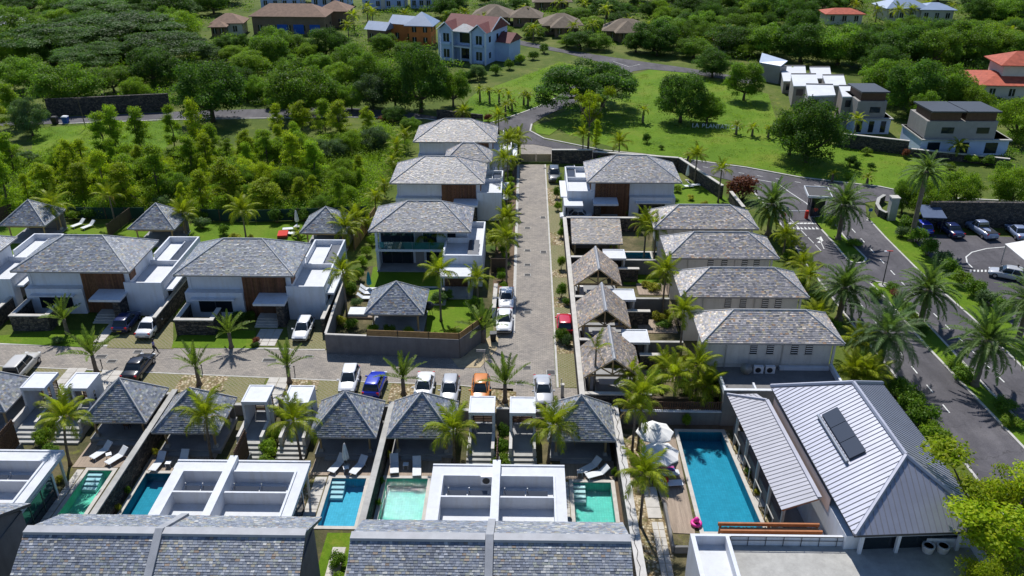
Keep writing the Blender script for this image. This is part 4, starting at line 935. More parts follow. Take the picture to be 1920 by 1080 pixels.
def fence(pts, h, label, mat='fence_dark_wood', px=True):
    P = pxs(pts) if px else [Vector(p) for p in pts]; r = thing('fence', label, 'fence', (P[0].x, P[0].y, 0))
    for a, b_ in zip(P, P[1:]):
        a, b_ = a - P[0], b_ - P[0]; n = max(1, int((b_ - a).length / 2.4)); d = (b_ - a) / n
        for k in range(n):
            MB().wall(a + d * k + d * .03, a + d * (k + 1) - d * .03, .05, .05, h).build('panel', m[mat], r)
            MB().wall(a + d * k - d * .02, a + d * k + d * .02, .1, 0, h + .08).build('post', m['fence_dark_wood'], r)
    return r
M_plain('green_mesh', (.015, .05, .035), .9, .2, 1, 8)
fence([(380, 414), (480, 416), (600, 412), (690, 408)], 1.7, 'dark green screened fence along the right half of the back lawns', 'green_mesh')
fence([(90, 410), (200, 411), (275, 411)], 1.7, 'dark green screened fence along the left half of the back lawns', 'green_mesh')
fence([(205, 445), (248, 412)], 1.8, 'dark timber fence dividing the two left back lawns'); fence([(-10, 418), (28, 404)], 1.8, 'dark timber fence at the far left edge')
fence([(665, 470), (705, 412)], 1.9, 'timber fence left of the balcony villa', 'fence_wood'); fence([(920, 512), (950, 512)], 1.9, 'timber gate fence between wing and lane', 'fence_dark_wood')
fence([(976, 304), (1034, 304)], 1.35, 'timber sliding gate across the head of the lane', 'bamboo')
# white pillar wall by the lane
run_wall('short white-capped wall left of the two white saloons', (-3.2, 79.0), (-3.15, 84.6), .35, 0, 1.7, 'white_render')
for i, (a, b_, lb) in enumerate([((600, 560), (650, 552), 'x')]): pass
for (x0, x1, y, lb) in ((-38.1, -37.6, 0, 'stone wall with pale top between the two left villas'), (-55.3, -54.9, 0, 'stone wall with pale top left of the second villa'), (-20.7, -20.3, 0, 'stone wall with pale top left of the garden wall')):
    run_wall(lb, (x0, 76.0), (x0 + .1, 88), .35, 0, 1.9)
# ------------------------------------------------------------------ stone walls and garden roofs right of the lane
run_wall('long stone wall with pale top along the right side of the lane', (5.2, 62.6), (5.2, 103.2), .4, 0, 2.0)
for y, x1, lb in ((103.2, 15.2, 'stone cross wall below the right-hand timber villa'), (91.2, 11.6, 'stone cross wall below the flat-ridged garden roof'), (81.2, 11.2, 'stone cross wall below the upper gabled garden roof'), (72.2, 11.2, 'stone cross wall below the middle gabled garden roof'), (63.2, 11.4, 'stone cross wall below the lower gabled garden roof')):
    run_wall(lb, (5.41, y), (x1, y), .36, 0, 2.0 if y != 63.2 else 1.8, group=None)
for y, lb in ((90.6, 'grey garden wall level with the top row-house front'), (81.0, 'grey garden wall level with the second row house'), (72.0, 'grey garden wall level with the third row house')):
    run_wall(lb, (11.7, y), (15.6, y), .25, 0, 1.9, 'grey_render', 'concrete', .08)
def gable_roof(y0, y1, label):
    r = thing('gabled_pavilion', label, 'pavilion', (8.0, y0, 0), 0, 'gabled slate garden roofs right of the lane'); d = y1 - y0
    A, B, C, D, E, F = (-2.6, 0, 2.6), (2.6, 0, 2.6), (2.6, d, 2.6), (-2.6, d, 2.6), (0, -.5, 4.9), (0, d, 4.9)
    o = MB(); dn = lambda p: (p[0], p[1], p[2] - .14)
    for q in ([A, E, F, D], [B, C, F, E]): o.face(q); o.face([dn(p) for p in q][::-1])
    for p, q in ((A, E), (E, B), (B, C), (C, F), (F, D), (D, A)): o.face([dn(p), dn(q), q, p])
    ro = o.build('roof', m['timber_post'], r)
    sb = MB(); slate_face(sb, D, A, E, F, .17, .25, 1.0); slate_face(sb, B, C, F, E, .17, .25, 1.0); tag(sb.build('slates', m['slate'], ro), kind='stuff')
    MB().hexa([(-.17, -.52, 4.80), (.17, -.52, 4.80), (.17, d, 4.80), (-.17, d, 4.80), (-.06, -.52, 4.98), (.06, -.52, 4.98), (.06, d, 4.98), (-.06, d, 4.98)]).build('ridge_cap', m['ridge_lead'], ro)
    for yy in (.35, d - .4):
        tr = MB(); tr.box(-2.2, 2.2, yy, yy + .12, 2.5, 2.68); tr.box(-.07, .07, yy + .01, yy + .11, 2.68, 4.7); tr.obox((-.75, yy + .06, 3.2), (1.7, .09, .1), ry=R(32)); tr.obox((.75, yy + .06, 3.2), (1.7, .09, .1), ry=R(-32)); tr.build('truss', m['timber_post'], r)
    for sx in (-2.05, 2.05):
        for yy in (.4, d - .35): MB().tube([(sx, yy, 0), (sx, yy, 2.55)], .09, 8).build('post', m['timber_post'], r)
    pbox('floor', m['terrace_floor'], r, -2.4, 2.4, .1, d, 0, .15); pbox('table', m['white_metal'], r, -1.0, .8, 1.6, 2.5, .8, .86); pbox('bench', m['white_fabric'], r, -2.0, -1.3, 1.2, 4.0, .151, .6)
    return r
gable_roof(82.4, 87.7, 'uppermost gabled slate garden roof right of the lane'); gable_roof(73.3, 78.7, 'middle gabled slate garden roof right of the lane'); gable_roof(64.4, 69.8, 'lowest gabled slate garden roof right of the lane, behind a bare palm')
r = thing('flat_ridged_pavilion', 'single-pitch slate garden roof above the gabled ones', 'pavilion', (5.7, 93.5, 0))
o = MB(); o.hexa([(0, 0, 2.46), (6.1, 0, 2.46), (6.1, 4.6, 3.86), (0, 4.6, 3.86), (0, 0, 2.6), (6.1, 0, 2.6), (6.1, 4.6, 4.0), (0, 4.6, 4.0)]); ro = o.build('roof', m['taupe_render'], r)
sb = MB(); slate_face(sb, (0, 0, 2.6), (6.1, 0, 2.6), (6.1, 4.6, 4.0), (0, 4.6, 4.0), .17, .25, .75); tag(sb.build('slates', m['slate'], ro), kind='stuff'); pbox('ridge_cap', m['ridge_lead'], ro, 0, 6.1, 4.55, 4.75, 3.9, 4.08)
for x in (.3, 2.9, 5.6): pbox('post', m['timber_post'], r, x, x + .18, .3, .48, 0, 2.5); pbox('post', m['timber_post'], r, x, x + .18, 4.1, 4.28, 0, 3.7)
pbox('back_wall', m['grey_render'], r, 0, 6.0, 4.3, 4.5, 0, 3.6)
for (px, py, lb) in ((1153, 476, 'white flat canopy right of the uppermost gabled roof'), (1169, 552, 'white flat canopy right of the middle gabled roof'), (1193, 630, 'white flat canopy right of the lowest gabled roof')):
    q = at(px, py, 2.7); r = thing('flat_canopy', lb, 'canopy', (q.x, q.y, 0), 0, 'white flat canopies'); pbox('roof_slab', m['roof_membrane'], r, -1.35, 1.2, -1.2, 1.3, 2.45, 2.62)
    b_ = MB(); b_.box(-1.35, 1.2, 1.18, 1.3, 2.621, 2.7); b_.box(-1.35, 1.2, -1.2, -1.08, 2.621, 2.7); b_.box(1.08, 1.2, -1.079, 1.179, 2.621, 2.7); b_.build('rim', m['white_render'], r)
    pbox('wall', m['pale_render'], r, -1.2, 1.1, .9, 1.1, 0, 2.449); pbox('side_wall', m['pale_render'], r, .9, 1.1, -1.05, .899, 0, 2.449); pbox('low_wall', m['basalt_wall'], r, .3, 2.6, -1.9, -1.5, 0, 1.6); pbox('low_coping', m['coping'], r, .2, 2.7, -1.95, -1.45, 1.601, 1.7)
# ------------------------------------------------------------------ the four row houses
def row_house(x0, x1, y0, label, terrace=False):
    r = thing('row_house', label, 'house', (x0, y0, 0), 0, 'row houses with slate hip roofs along the right-hand road'); w_ = x1 - x0
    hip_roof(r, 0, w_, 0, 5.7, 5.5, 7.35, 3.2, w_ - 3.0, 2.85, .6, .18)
    pbox('wall', m['pale_render'], r, .8, w_ - .8, .75, 5.1, 0, 5.3); pbox('rear_porch_post', m['pale_render'], r, w_ - .7, w_ - .5, .6, .8, 0, 5.3)
    for x in (4.6, 6.1, 8.3, 9.6):
        g = pbox('window', m['window_glass'], r, x, x + .62, .71, .748, 3.95, 4.95); pbox('sill', m['coping'], g, x - .06, x + .68, .66, .747, 3.86, 3.949)
        for k in range(4): pbox('louvre', m['white_metal'], g, x + .03, x + .59, .69, .709, 4.1 + k * .22, 4.16 + k * .22)
    for x in (2.4, 7.5): pbox('downpipe', m['concrete'], r, x, x + .09, .65, .748, 0, 5.3)
    for k in range(3): pbox('garden_door', m['window_glass'], r, .76, .798, 1.1 + k * 1.3, 2.2 + k * 1.3, .1, 2.4)
    pbox('first_floor_band', m['coping'], r, .74, w_ - .74, .70, .7495, 2.75, 2.9)
    return r
row_house(15.0, 27.2, 91.5, 'row house farthest up the road, below the right-hand timber villa'); row_house(15.4, 27.5, 83.5, 'second row house from the top of the row'); row_house(15.45, 28.1, 74.6, 'third row house from the top of the row'); 
r = row_house(15.95, 28.7, 65.8, 'nearest row house, with air conditioners on its terrace')
pbox('terrace_block', m['grey_render'], r, 1.5, 12.2, -3.9, .749, YARD, 2.5); 
for a in ((1.5, 12.2, -3.9, -3.7), (12.0, 12.2, -3.699, .7), (1.5, 1.7, -3.699, -1.5), (4.2, 4.36, -3.699, -2.6)): pbox('terrace_parapet', m['grey_render'] if a[2] == -3.9 and a[1] == 12.2 else m['white_render'], r, *a, 2.501, 3.05)
pbox('parapet_cap', m['white_render'], r, 1.45, 12.25, -3.95, -3.65, 3.051, 3.12); pbox('ledge', m['white_render'], r, 7.4, 11.9, .25, .65, 2.501, 2.8)
for x in (4.9, 5.95):
    u = pbox('air_conditioner', m['white_metal'], r, x, x + .85, -.35, -.02, 2.52, 3.25); f_ = MB().lathe([(.26, 0), (.26, .03), (.05, .04)], n=16).build('fan', m['black_plastic'], u); f_.rotation_euler = (R(90), 0, 0); f_.location = (x + .36, -.351, 2.88)
d_ = MB().lathe([(.02, .0), (.3, .04), (.52, .14)], n=20).build('satellite_dish', m['concrete'], r, True); d_.location = (4.2, -.3, 3.0); d_.rotation_euler = (R(60), 0, R(-20))
pbox('glazed_side', m['green_glass'], r, 1.2, 1.24, -3.4, .6, 0, 2.4)
# ------------------------------------------------------------------ clubhouse with standing-seam roofs
CL = thing('clubhouse', 'clubhouse with grey standing-seam metal roofs right of the long pool', 'clubhouse', (20.6, 59.65, YARD), R(3.6))
def pans(root, A, B, up, hfun, n, name='roof_panel', mt='zinc_roof'):
    """A->B eave line, up = vector from eave to ridge at full height, hfun(s in 0..1) = fraction of that height"""
    A, B, up = Vector(A), Vector(B), Vector(up); nn = (B - A).cross(up).normalized(); nn = nn if nn.z > 0 else -nn
    ax = (B - A).normalized()
    for k in range(n):
        s0, s1 = k / n, (k + 1) / n; h0, h1 = hfun(s0), hfun(s1); b = MB(); o = nn * .04
        p = [A.lerp(B, s0) + ax * .012, A.lerp(B, s1) - ax * .012]; q = [p[0] + up * max(h0, .005), p[1] + up * max(h1, .005)]
        b.hexa([p[0], p[1], q[1], q[0], p[0] + o, p[1] + o, q[1] + o, q[0] + o])
        if h0 > .03:
            r0 = A.lerp(B, s0); r1 = r0 + up * h0; e = ax * .02
            b.hexa([r0 - e + o, r0 + e + o, r1 + e + o, r1 - e + o, r0 - e + o * 1.9, r0 + e + o * 1.9, r1 + e + o * 1.9, r1 - e + o * 1.9], None, 1)
        b.build(name, [m[mt], m['zinc_seam']], root)
z0 = -YARD; ze, zr = 5.0 + z0, 8.0 + z0; Wd, Ln, hx = 9.45, 17.3, 4.2
o = MB(); a, b_, c, d = (.05, -Ln + .05), (Wd - .05, -Ln + .05), (Wd - .05, -.05), (.05, -.05); e1, e2 = (Wd / 2, -hx), (Wd / 2, -Ln + hx)
v3 = lambda p, z: (p[0], p[1], z)
o.face([v3(p, ze - .22) for p in (d, c, b_, a)])
for p, q in ((a, b_), (b_, c), (c, d), (d, a)): o.face([v3(p, ze - .22), v3(q, ze - .22), v3(q, ze - .02), v3(p, ze - .02)])
for f in ([v3(a, ze - .02), v3(b_, ze - .02), v3(e2, zr - .03)], [v3(b_, ze - .02), v3(c, ze - .02), v3(e1, zr - .03), v3(e2, zr - .03)], [v3(c, ze - .02), v3(d, ze - .02), v3(e1, zr - .03)], [v3(d, ze - .02), v3(a, ze - .02), v3(e2, zr - .03), v3(e1, zr - .03)]): o.face(f)
roof = o.build('main_roof', m['dark_metal'], CL)
hl = lambda s: max(0, min(1, s * Ln / hx, (1 - s) * Ln / hx)); ht = lambda s: max(0, 1 - abs(2 * s - 1))
pans(roof, (0, -Ln, ze), (0, 0, ze), (Wd / 2, 0, zr - ze), hl, 43); pans(roof, (Wd, -Ln, ze), (Wd, 0, ze), (-Wd / 2, 0, zr - ze), hl, 43)
pans(roof, (0, -Ln, ze), (Wd, -Ln, ze), (0, hx, zr - ze), ht, 24); pans(roof, (0, 0, ze), (Wd, 0, ze), (0, -hx, zr - ze), ht, 24)
k = MB(); E1, E2 = (Wd / 2, -hx, zr + .08), (Wd / 2, -Ln + hx, zr + .08)
for p, q in (((0, -Ln, ze + .08), E2), ((Wd, -Ln, ze + .08), E2), ((0, 0, ze + .08), E1), ((Wd, 0, ze + .08), E1), (E1, E2)): k.tube([p, q], .17, 6)
k.build('ridge_flashing', m['zinc_roof'], roof)
for q in range(3):
    y0 = -6.0 - q * 1.78; f = lambda x, y, d_: (x, y, ze + x * (zr - ze) / (Wd / 2) + d_)
    MB().hexa([f(1.85, y0 - 1.72, .16), f(2.9, y0 - 1.72, .16), f(2.9, y0, .16), f(1.85, y0, .16), f(1.85, y0 - 1.72, .28), f(2.9, y0 - 1.72, .28), f(2.9, y0, .28), f(1.85, y0, .28)]).build('solar_panel', m['solar_panel'], roof)
MB().tube([f(1.6, -5.9, .3), f(1.6, -11.5, .3)], .12, 10).build('water_heater_pipe', m['steel'], roof)
vz0, vz1 = 3.0 + z0, 3.95 + z0
vr = MB(); vr.hexa([(-2.9, -12.5, vz0 - .14), (-.35, -12.5, vz1 - .14), (-.35, -.5, vz1 - .14), (-2.9, 1.8, vz0 - .14), (-2.9, -12.5, vz0 - .02), (-.35, -12.5, vz1 - .02), (-.35, -.5, vz1 - .02), (-2.9, 1.8, vz0 - .02)]); vr.face([(-2.9, 1.8, vz0 - .02), (-.35, -.5, vz1 - .02), (-.35, 1.8, vz0 - .02)])
vr = vr.build('verandah_roof', m['orange_timber'], CL)
pans(vr, (-2.95, -12.55, vz0), (-2.95, 1.85, vz0), (2.6, 0, vz1 - vz0), lambda s: min(1, (1 - s) * 14.4 / 2.4), 36, mt='zinc_lean')
pans(vr, (-2.95, 1.85, vz0), (-.35, 1.85, vz0), (0, -2.4, vz1 - vz0), lambda s: s, 7, mt='zinc_lean')
MB().tube([(-2.95, 1.85, vz0 + .08), (-.35, -.5, vz1 + .08)], .12, 6).build('ridge_flashing', m['zinc_roof'], vr); pbox('ridge_flashing', m['zinc_roof'], vr, -.5, -.2, -12.5, -.5, vz1 + .02, vz1 + .14)
pbox('wall', m['white_render'], CL, .1, 8.6, -16.2, -.9, 0, 4.6); pbox('upper_band', m['pink_wall'], CL, .06, .099, -13.2, -.9, 4.0, 4.75 + .5)
for x, y in ((.9, -16.7), (3.4, -16.7), (7.6, -16.7)): pbox('post', m['white_render'], CL, x, x + .22, y, y + .22, 0, ze - .22)
pbox('front_opening', m['window_glass'], CL, 1.2, 8.0, -16.26, -16.201, .2, 4.4)
for q in range(5): pbox('verandah_frame', m['pale_render'], CL, -2.5, -2.3, -11.8 + q * 2.9, -11.6 + q * 2.9, 0, vz0 - .21)
pbox('verandah_wall', m['grey_render'], CL, -2.2, -2.0, -12.0, 1.2, 0, 1.2); pbox('verandah_floor', m['terrace_floor'], CL, -1.99, .09, -12.2, 1.2, 0, .2)
for q in range(4):
    b = MB(); y = -11.0 + q * 2.9
    for a in ((-2.78, -2.7, y, y + .08, 0, 1.5), (-2.78, -2.7, y + 1.5, y + 1.58, 0, 1.5), (-2.78, -2.7, y + .081, y + 1.499, 1.42, 1.5)): b.box(*a)
    b.build('planter_frame', m['concrete'], CL)
# flat-roofed front wing
r = thing('pool_house', 'flat-roofed white building with parapets and concrete roof at lower right', 'building', (11.4, 36.0, YARD))
pbox('wall', m['white_render'], r, 0, 19.2, 0, 8.0, 0, 3.35)
for a in ((0, 19.2, 7.78, 8.0), (0, .3, 0, 7.779), (2.35, 2.6, 0, 7.779), (.301, 2.349, 2.2, 2.4), (18.98, 19.2, 0, 7.779)): pbox('parapet', m['white_render'], r, *a, 3.351, 4.2)
pbox('roof_floor', m['concrete'], r, 2.601, 18.979, .0, 7.779, 3.352, 3.42); pbox('roof_floor', m['roof_membrane'], r, .301, 2.349, 2.401, 7.779, 3.352, 3.41)
for y in (7.72, 3.6):
    rl = MB(); rl.tube([(2.7, y, 4.25), (13.5, y, 4.25)], .035, 6); rl.tube([(2.7, y, 3.9), (13.5, y, 3.9)], .02, 6)
    for q in range(10): rl.tube([(2.7 + q * 1.2, y, 3.42), (2.7 + q * 1.2, y, 4.25)], .025, 6)
    rl.build('railing', m['dark_metal'], r)
r = thing('pergola', 'timber pergola with reed cover beside the long pool', 'pergola', (13.6, 44.2, YARD), 0)
for q in range(3): pbox('beam', m['orange_timber'], r, .2, 7.3, .3 + q * .72, .44 + q * .72, 3.1, 3.35)
b = MB()
for q in range(120): b.box(.3 + q * .058, .3 + q * .058 + .04, .45 + U(0, .05), 1.7 + U(0, .1), 2.97, 3.02)
tag(b.build('reed_cover', m['bamboo'], r), kind='stuff')
for x in (.3, 3.7, 7.1): pbox('post', m['orange_timber'], r, x, x + .14, .3, .44, 0, 3.1); pbox('post', m['orange_timber'], r, x, x + .14, 1.74, 1.88, 0, 3.1)
pbox('side_wall', m['white_render'], r, 7.6, 7.8, -.1, 2.4, 0, 2.3)
# pool terrace
deckp = [at(1198, 818, YARD), at(1264, 812, YARD), at(1302, 985, YARD), at(1303, 1002, YARD), at(1262, 1000, YARD)]
dk = struct('timber_deck', m['deck_wood_x'], lambda b: b.prism([p.to_2d() for p in deckp], YARD - .02, YARD + .05)); 
struct('planting_bed', m['pebble_bed'], lambda b: b.sheet([(8.4, 40), (9.9, 40), (11.1, 47), (9.9, 60.2), (8.4, 60.8)], [], YARD + .004)); struct('planting_bed', m['pebble_bed'], lambda b: b.sheet([(18.5, 47), (19.2, 47), (18.0, 61.6), (17.7, 61.4)], [], YARD + .005))
struct('planting_bed', m['mulch'], lambda b: b.sheet(rect(8.5, 20, 61.3, 62.2), [], YARD + .006))
slabs(9.6, 10.7, 50.0, 53.6, 1, 3, YARD + .012, 'stepping_path'); slabs(9.8, 10.7, 42, 49.6, 2, 9, YARD + .012, 'stepping_path')
pbox('shelf', m['coping'], tag(thing('pool_bench', 'shallow grey-blue entry steps at the near end of the long pool', 'pool steps', (13.55, 51.0, YARD)), None), -1.8, -.05, -1.0, 1.5, -.3, -.02)
for q in range(3): pbox('step', m['tile_teal'] if q else m['coping'], bpy.data.objects['pool_bench'], -1.8, -.05, -2.2 + q * .38, -1.84 + q * .38, -.3, -.06 - .05 * (2 - q))
for y, lb in ((57.2, 'upper pale slab jutting from right edge of the long pool'), (52.0, 'lower pale slab jutting from right edge of the long pool')):
    t_ = (60.95 - y) / 12.35; x = 17.4 + .75 * t_ + .33; sb_ = pbox('pool_slab', m['coping'], None, -.01, .85, -.6, .6, -.05, .06); sb_.location = (x, y, YARD); tag(sb_, lb, 'slab', 'pale slabs beside the long pool')
rw = [at(1246, 948, YARD + .3).to_2d(), at(1262, 1030, YARD + .3).to_2d(), at(1290, 1030, YARD + .3).to_2d()]
r = thing('retaining_wall', 'grey tapering wall at the near end of the pool deck', 'wall', (rw[0].x, rw[0].y, YARD)); MB().wall((0, 0), rw[1] - rw[0], .2, 0, .6).build('wall_body', m['grey_render'], r); MB().wall((rw[1] - rw[0]) + Vector((.11, 0)), rw[2] - rw[0], .2, 0, .6).build('wall_body', m['grey_render'], r)
r = run_wall('grey wall with brown slatted fence at the far end of the long pool', (8.6, 62.1), (19.2, 62.1), .25, YARD, .75, 'grey_render', 'white_render', .08)
b = MB()
for q in range(52): b.box(-5.2 + q * .2, -5.2 + q * .2 + .11, .05, .1, 1.5, 2.35)
b.box(-5.2, 5.2, .101, .15, 1.55, 1.65); b.box(-5.2, 5.2, .101, .15, 2.2, 2.3); b.build('slat_fence', m['slat_wood'], r)
pv = at(1228, 806, 1.6); open_parasol(pv.x, pv.y, YARD, 'open white parasol at the far end of the pool deck, palm shadow on it'); pv = at(1238, 846, 1.6); open_parasol(pv.x, pv.y, YARD, 'open white parasol nearer the camera on the pool deck', 1.6, .2)
for (px, py, lb) in ((1245, 862, 'white lounger under the nearer open parasol'), (1250, 893, 'white lounger draped with a purple towel'), (1256, 912, 'white lounger with red bag, nearest on the pool deck')):
    q = at(px, py, YARD); lounger(q.x, q.y, YARD + .05, 96, lb)
q = at(1250, 886, YARD); r = thing('towel', 'purple striped towel over a lounger on the pool deck', 'towel', (q.x, q.y, YARD + .4), R(6)); pbox('cloth', m['towel_purple'], r, -.9, .6, -.33, .33, .0, .05); pbox('stripe', m['pink_plastic'], r, -.9, .6, .05, .14, .052, .056); pbox('stripe', m['blue_plastic'], r, -.9, .6, -.2, -.08, .052, .056)
q = at(1247, 910, YARD); r = thing('beach_bag', 'red bag on the nearest pool-deck lounger', 'bag', (q.x, q.y, YARD + .36)); MB().lathe([(.2, 0), (.25, .15), (.2, .32), (.12, .36)], n=12).build('bag_body', m['red_fabric'], r, True); MB().tube([(-.12, 0, .34), (-.08, 0, .5), (.08, 0, .5), (.12, 0, .34)], .015, 6).build('strap', m['red_fabric'], r)
q = at(1305, 985, YARD); r = thing('swim_ring', 'pink inflatable toy at the near end of the long pool', 'pool toy', (q.x, q.y, YARD + .1)); b = MB(); b.loft([[((.32 + .13 * math.cos(v_)) * math.cos(u_), (.32 + .13 * math.cos(v_)) * math.sin(u_), .13 + .13 * math.sin(v_)) for v_ in [2 * math.pi * j / 8 for j in range(8)]] for u_ in [2 * math.pi * i / 20 for i in range(21)]], True, False); b.build('ring', m['pink_plastic'], r, True); MB().lathe([(.02, .2), (.2, .35), (.22, .5), (.1, .68), (.02, .7)], n=12).build('ball', m['pink_plastic'], r, True)
# ------------------------------------------------------------------ houses beyond the estate
def gabled(b, x0, x1, y0, y1, z0, z1, ov=.4):
    """gable roof, ridge along x"""
    ym = (y0 + y1) / 2; A, B, C, D, E, F = (x0, y0 - ov, z0), (x1, y0 - ov, z0), (x1, y1 + ov, z0), (x0, y1 + ov, z0), (x0, ym, z1), (x1, ym, z1)
    b.face([A, B, F, E]); b.face([C, D, E, F]); b.face([B, C, F]); b.face([D, A, E]); b.face([D, C, B, A])
def hipped(b, x0, x1, y0, y1, z0, z1, t=.15):
    k = min(x1 - x0, y1 - y0) / 2; ym, xm = (y0 + y1) / 2, (x0 + x1) / 2
    if x1 - x0 >= y1 - y0: E, F = (x0 + k, ym, z1), (x1 - k, ym, z1)
    else: E, F = (xm, y0 + k, z1), (xm, y1 - k, z1)
    A, B, C, D = (x0, y0, z0), (x1, y0, z0), (x1, y1, z0), (x0, y1, z0)
    if x1 - x0 >= y1 - y0: fs = ([A, B, F, E], [C, D, E, F], [B, C, F], [D, A, E])
    else: fs = ([A, B, E], [B, C, F, E], [C, D, F], [D, A, E, F])
    for f in fs: b.face(f)
    dn = [(p[0], p[1], p[2] - t) for p in (A, B, C, D)]; b.face(dn[::-1])
    for i, (p, q) in enumerate(((A, B), (B, C), (C, D), (D, A))): b.face([dn[i], dn[(i + 1) % 4], q, p])
def house(label, px, py, w_, d, h, wall, roof, rz=0.0, rh=2.0, name='house', win=None, kind='hip', cat='house', group=None, ov=.7, storeys=1):
    p = at(px, py); r = thing(name, label, cat, (p.x, p.y, 0), R(rz), group)
    pbox('wall', m[wall], r, 0, w_, 0, d, 0, h)
    b = MB(); (hipped(b, -ov, w_ + ov, -ov, d + ov, h + .15, h + rh) if kind == 'hip' else gabled(b, -ov, w_ + ov, 0, d, h + .01, h + rh)); b.build('roof', m[roof], r)
    n = win if win is not None else max(2, int(w_ / 2.8))
    for s_ in range(storeys):
        zb = .9 + s_ * h / storeys; zh = min(1.5, h / storeys - 1.2)
        for k in range(n):
            x = w_ * (k + .5) / n; g = pbox('window', m['window_glass'], r, x - .55, x + .55, -.03, .01, zb, zb + zh); pbox('frame', m['white_metal'], g, x - .04, x + .04, -.05, -.031, zb, zb + zh)
        for k in range(2): y = d * (k + .5) / 2; pbox('window', m['window_glass'], r, w_ - .01, w_ + .03, y - .5, y + .5, zb, zb + zh)
    return r
# pale blue two-storey house
p = at(826, 113); r = thing('blue_white_house', 'pale blue two-storey house with maroon roof and white trim on the hillside', 'house', (p.x, p.y, 0), R(-24))
pbox('wall', m['blue_white_wall'], r, 0, 3.4, 0, 11.5, 0, 7.2); pbox('wall', m['blue_white_wall'], r, 3.401, 8.4, 1.8, 11.49, 0, 7.2); pbox('wall', m['blue_white_wall'], r, 8.401, 12.0, 0, 11.5, 0, 7.2); pbox('annex_wall', m['blue_white_wall'], r, 12.001, 15.5, 5.0, 11.4, 0, 4.4)
b = MB(); gabled(b, -.5, 12.5, 2.2, 11.5, 7.21, 9.7); ro = b.build('roof', m['maroon_roof'], r)
for x0, x1 in ((-.4, 3.8), (8.0, 12.4)):
    xm = (x0 + x1) / 2; b = MB(); A, B, C, D, E, F = (x0, -.6, 7.2), (x1, -.6, 7.2), (x1, 5, 7.2), (x0, 5, 7.2), (xm, -.6, 8.9), (xm, 6, 8.9)
    b.face([A, E, F, D]); b.face([B, C, F, E]); g = b.build('gable_roof', m['maroon_roof'], r); b = MB(); b.face([(x0 + .4, -.02, 7.2), (x1 - .4, -.02, 7.2), (xm, -.02, 8.6)]); b.build('gable_wall', m['blue_white_wall'], g)
    for s_, q in ((-1, A), (1, B)): MB().tube([(q[0], q[1], q[2]), (xm, -.6, 8.95)], .13, 4).build('barge_board', m['white_metal'], g)
b = MB(); hipped(b, 3.5, 8.5, -.7, 3.5, 7.15, 8.6); b.build('porch_roof', m['pale_render'], r)
for y in (-.5, 12.0): MB().tube([(12.5, 1.8 if y < 0 else 11.9, 7.2), (12.5, 6.85, 9.75)], .13, 4).build('barge_board', m['white_metal'], r)
b = MB(); gabled(b, 12.2, 16.0, 5.0, 11.4, 4.41, 6.2); b.build('annex_roof', m['maroon_roof'], r)
for x in (-.2, 3.45, 8.2, 11.9): pbox('column', m['white_metal'], r, x, x + .3, -.5, -.2, 0, 7.2)
for x in (5.2, 7.6): pbox('column', m['white_metal'], r, x, x + .25, .2, .45, 0, 3.5)
pbox('balcony', m['white_metal'], r, 3.5, 8.3, .1, 1.79, 3.4, 3.7)
for z_ in (.6, 4.2):
    for x in (1.0, 9.5): g = pbox('window', m['window_glass'], r, x, x + 1.5, -.04, -.001, z_, z_ + 2.2); pbox('frame', m['white_metal'], g, x + .7, x + .8, -.07, -.041, z_, z_ + 2.2); pbox('balconet', m['blue_white_wall'], r, x - .4, x + 1.9, -.5, -.08, z_ - .3, z_ + .3)
    pbox('porch_shadow_door', m['window_glass'], r, 4.4, 7.4, 1.76, 1.799, z_, z_ + 2.3)
    for y in (1.6, 5.6, 9.0): pbox('window', m['window_glass'], r, 12.0, 12.04, y, y + 1.0, z_ + .6, z_ + 1.9)
# orange house with metal roofs
r = house('orange house with pale blue pyramid metal roof left of the pale blue house', 768, 86, 5.6, 5.6, 5.0, 'orange_wall', 'blue_metal_roof', -8, 3.0, storeys=2, ov=1.0)
house('orange wing with blue metal roof behind the pyramid roof', 735, 78, 7.0, 4.6, 4.6, 'orange_wall', 'blue_metal_roof', -22, 1.8, kind='gable'); house('low wing with pale blue metal roof left of the orange house', 690, 80, 5.0, 4.4, 3.4, 'brown_wall', 'blue_metal_roof', -22, 1.7, kind='gable')
# brown hip villa and its annexes
r = house('long brown villa with hipped tile roof at the top left of centre', 476, 64, 19.5, 8.0, 4.6, 'brown_wall', 'brown_tile_roof', -2, 2.8, win=5); 
for k in range(3): pbox('blue_arch', m['blue_plastic'], r, 6.6 + k * 4.4, 9.4 + k * 4.4, -.06, -.02, .2, 2.6)
house('brown tiled annex right of the long brown villa', 602, 52, 7.5, 7.0, 4.4, 'brown_wall', 'brown_tile_roof', -2, 2.4); house('small brown-roofed pavilion house left of the long brown villa', 402, 66, 7.6, 6.0, 3.0, 'cream_wall', 'brown_tile_roof', 4, 2.2); house('tiny brown-roofed gazebo below the brown-roofed pavilion house', 398, 70, 3.6, 3.0, 2.6, 'brown_wall', 'brown_tile_roof', 4, 1.3, win=2)
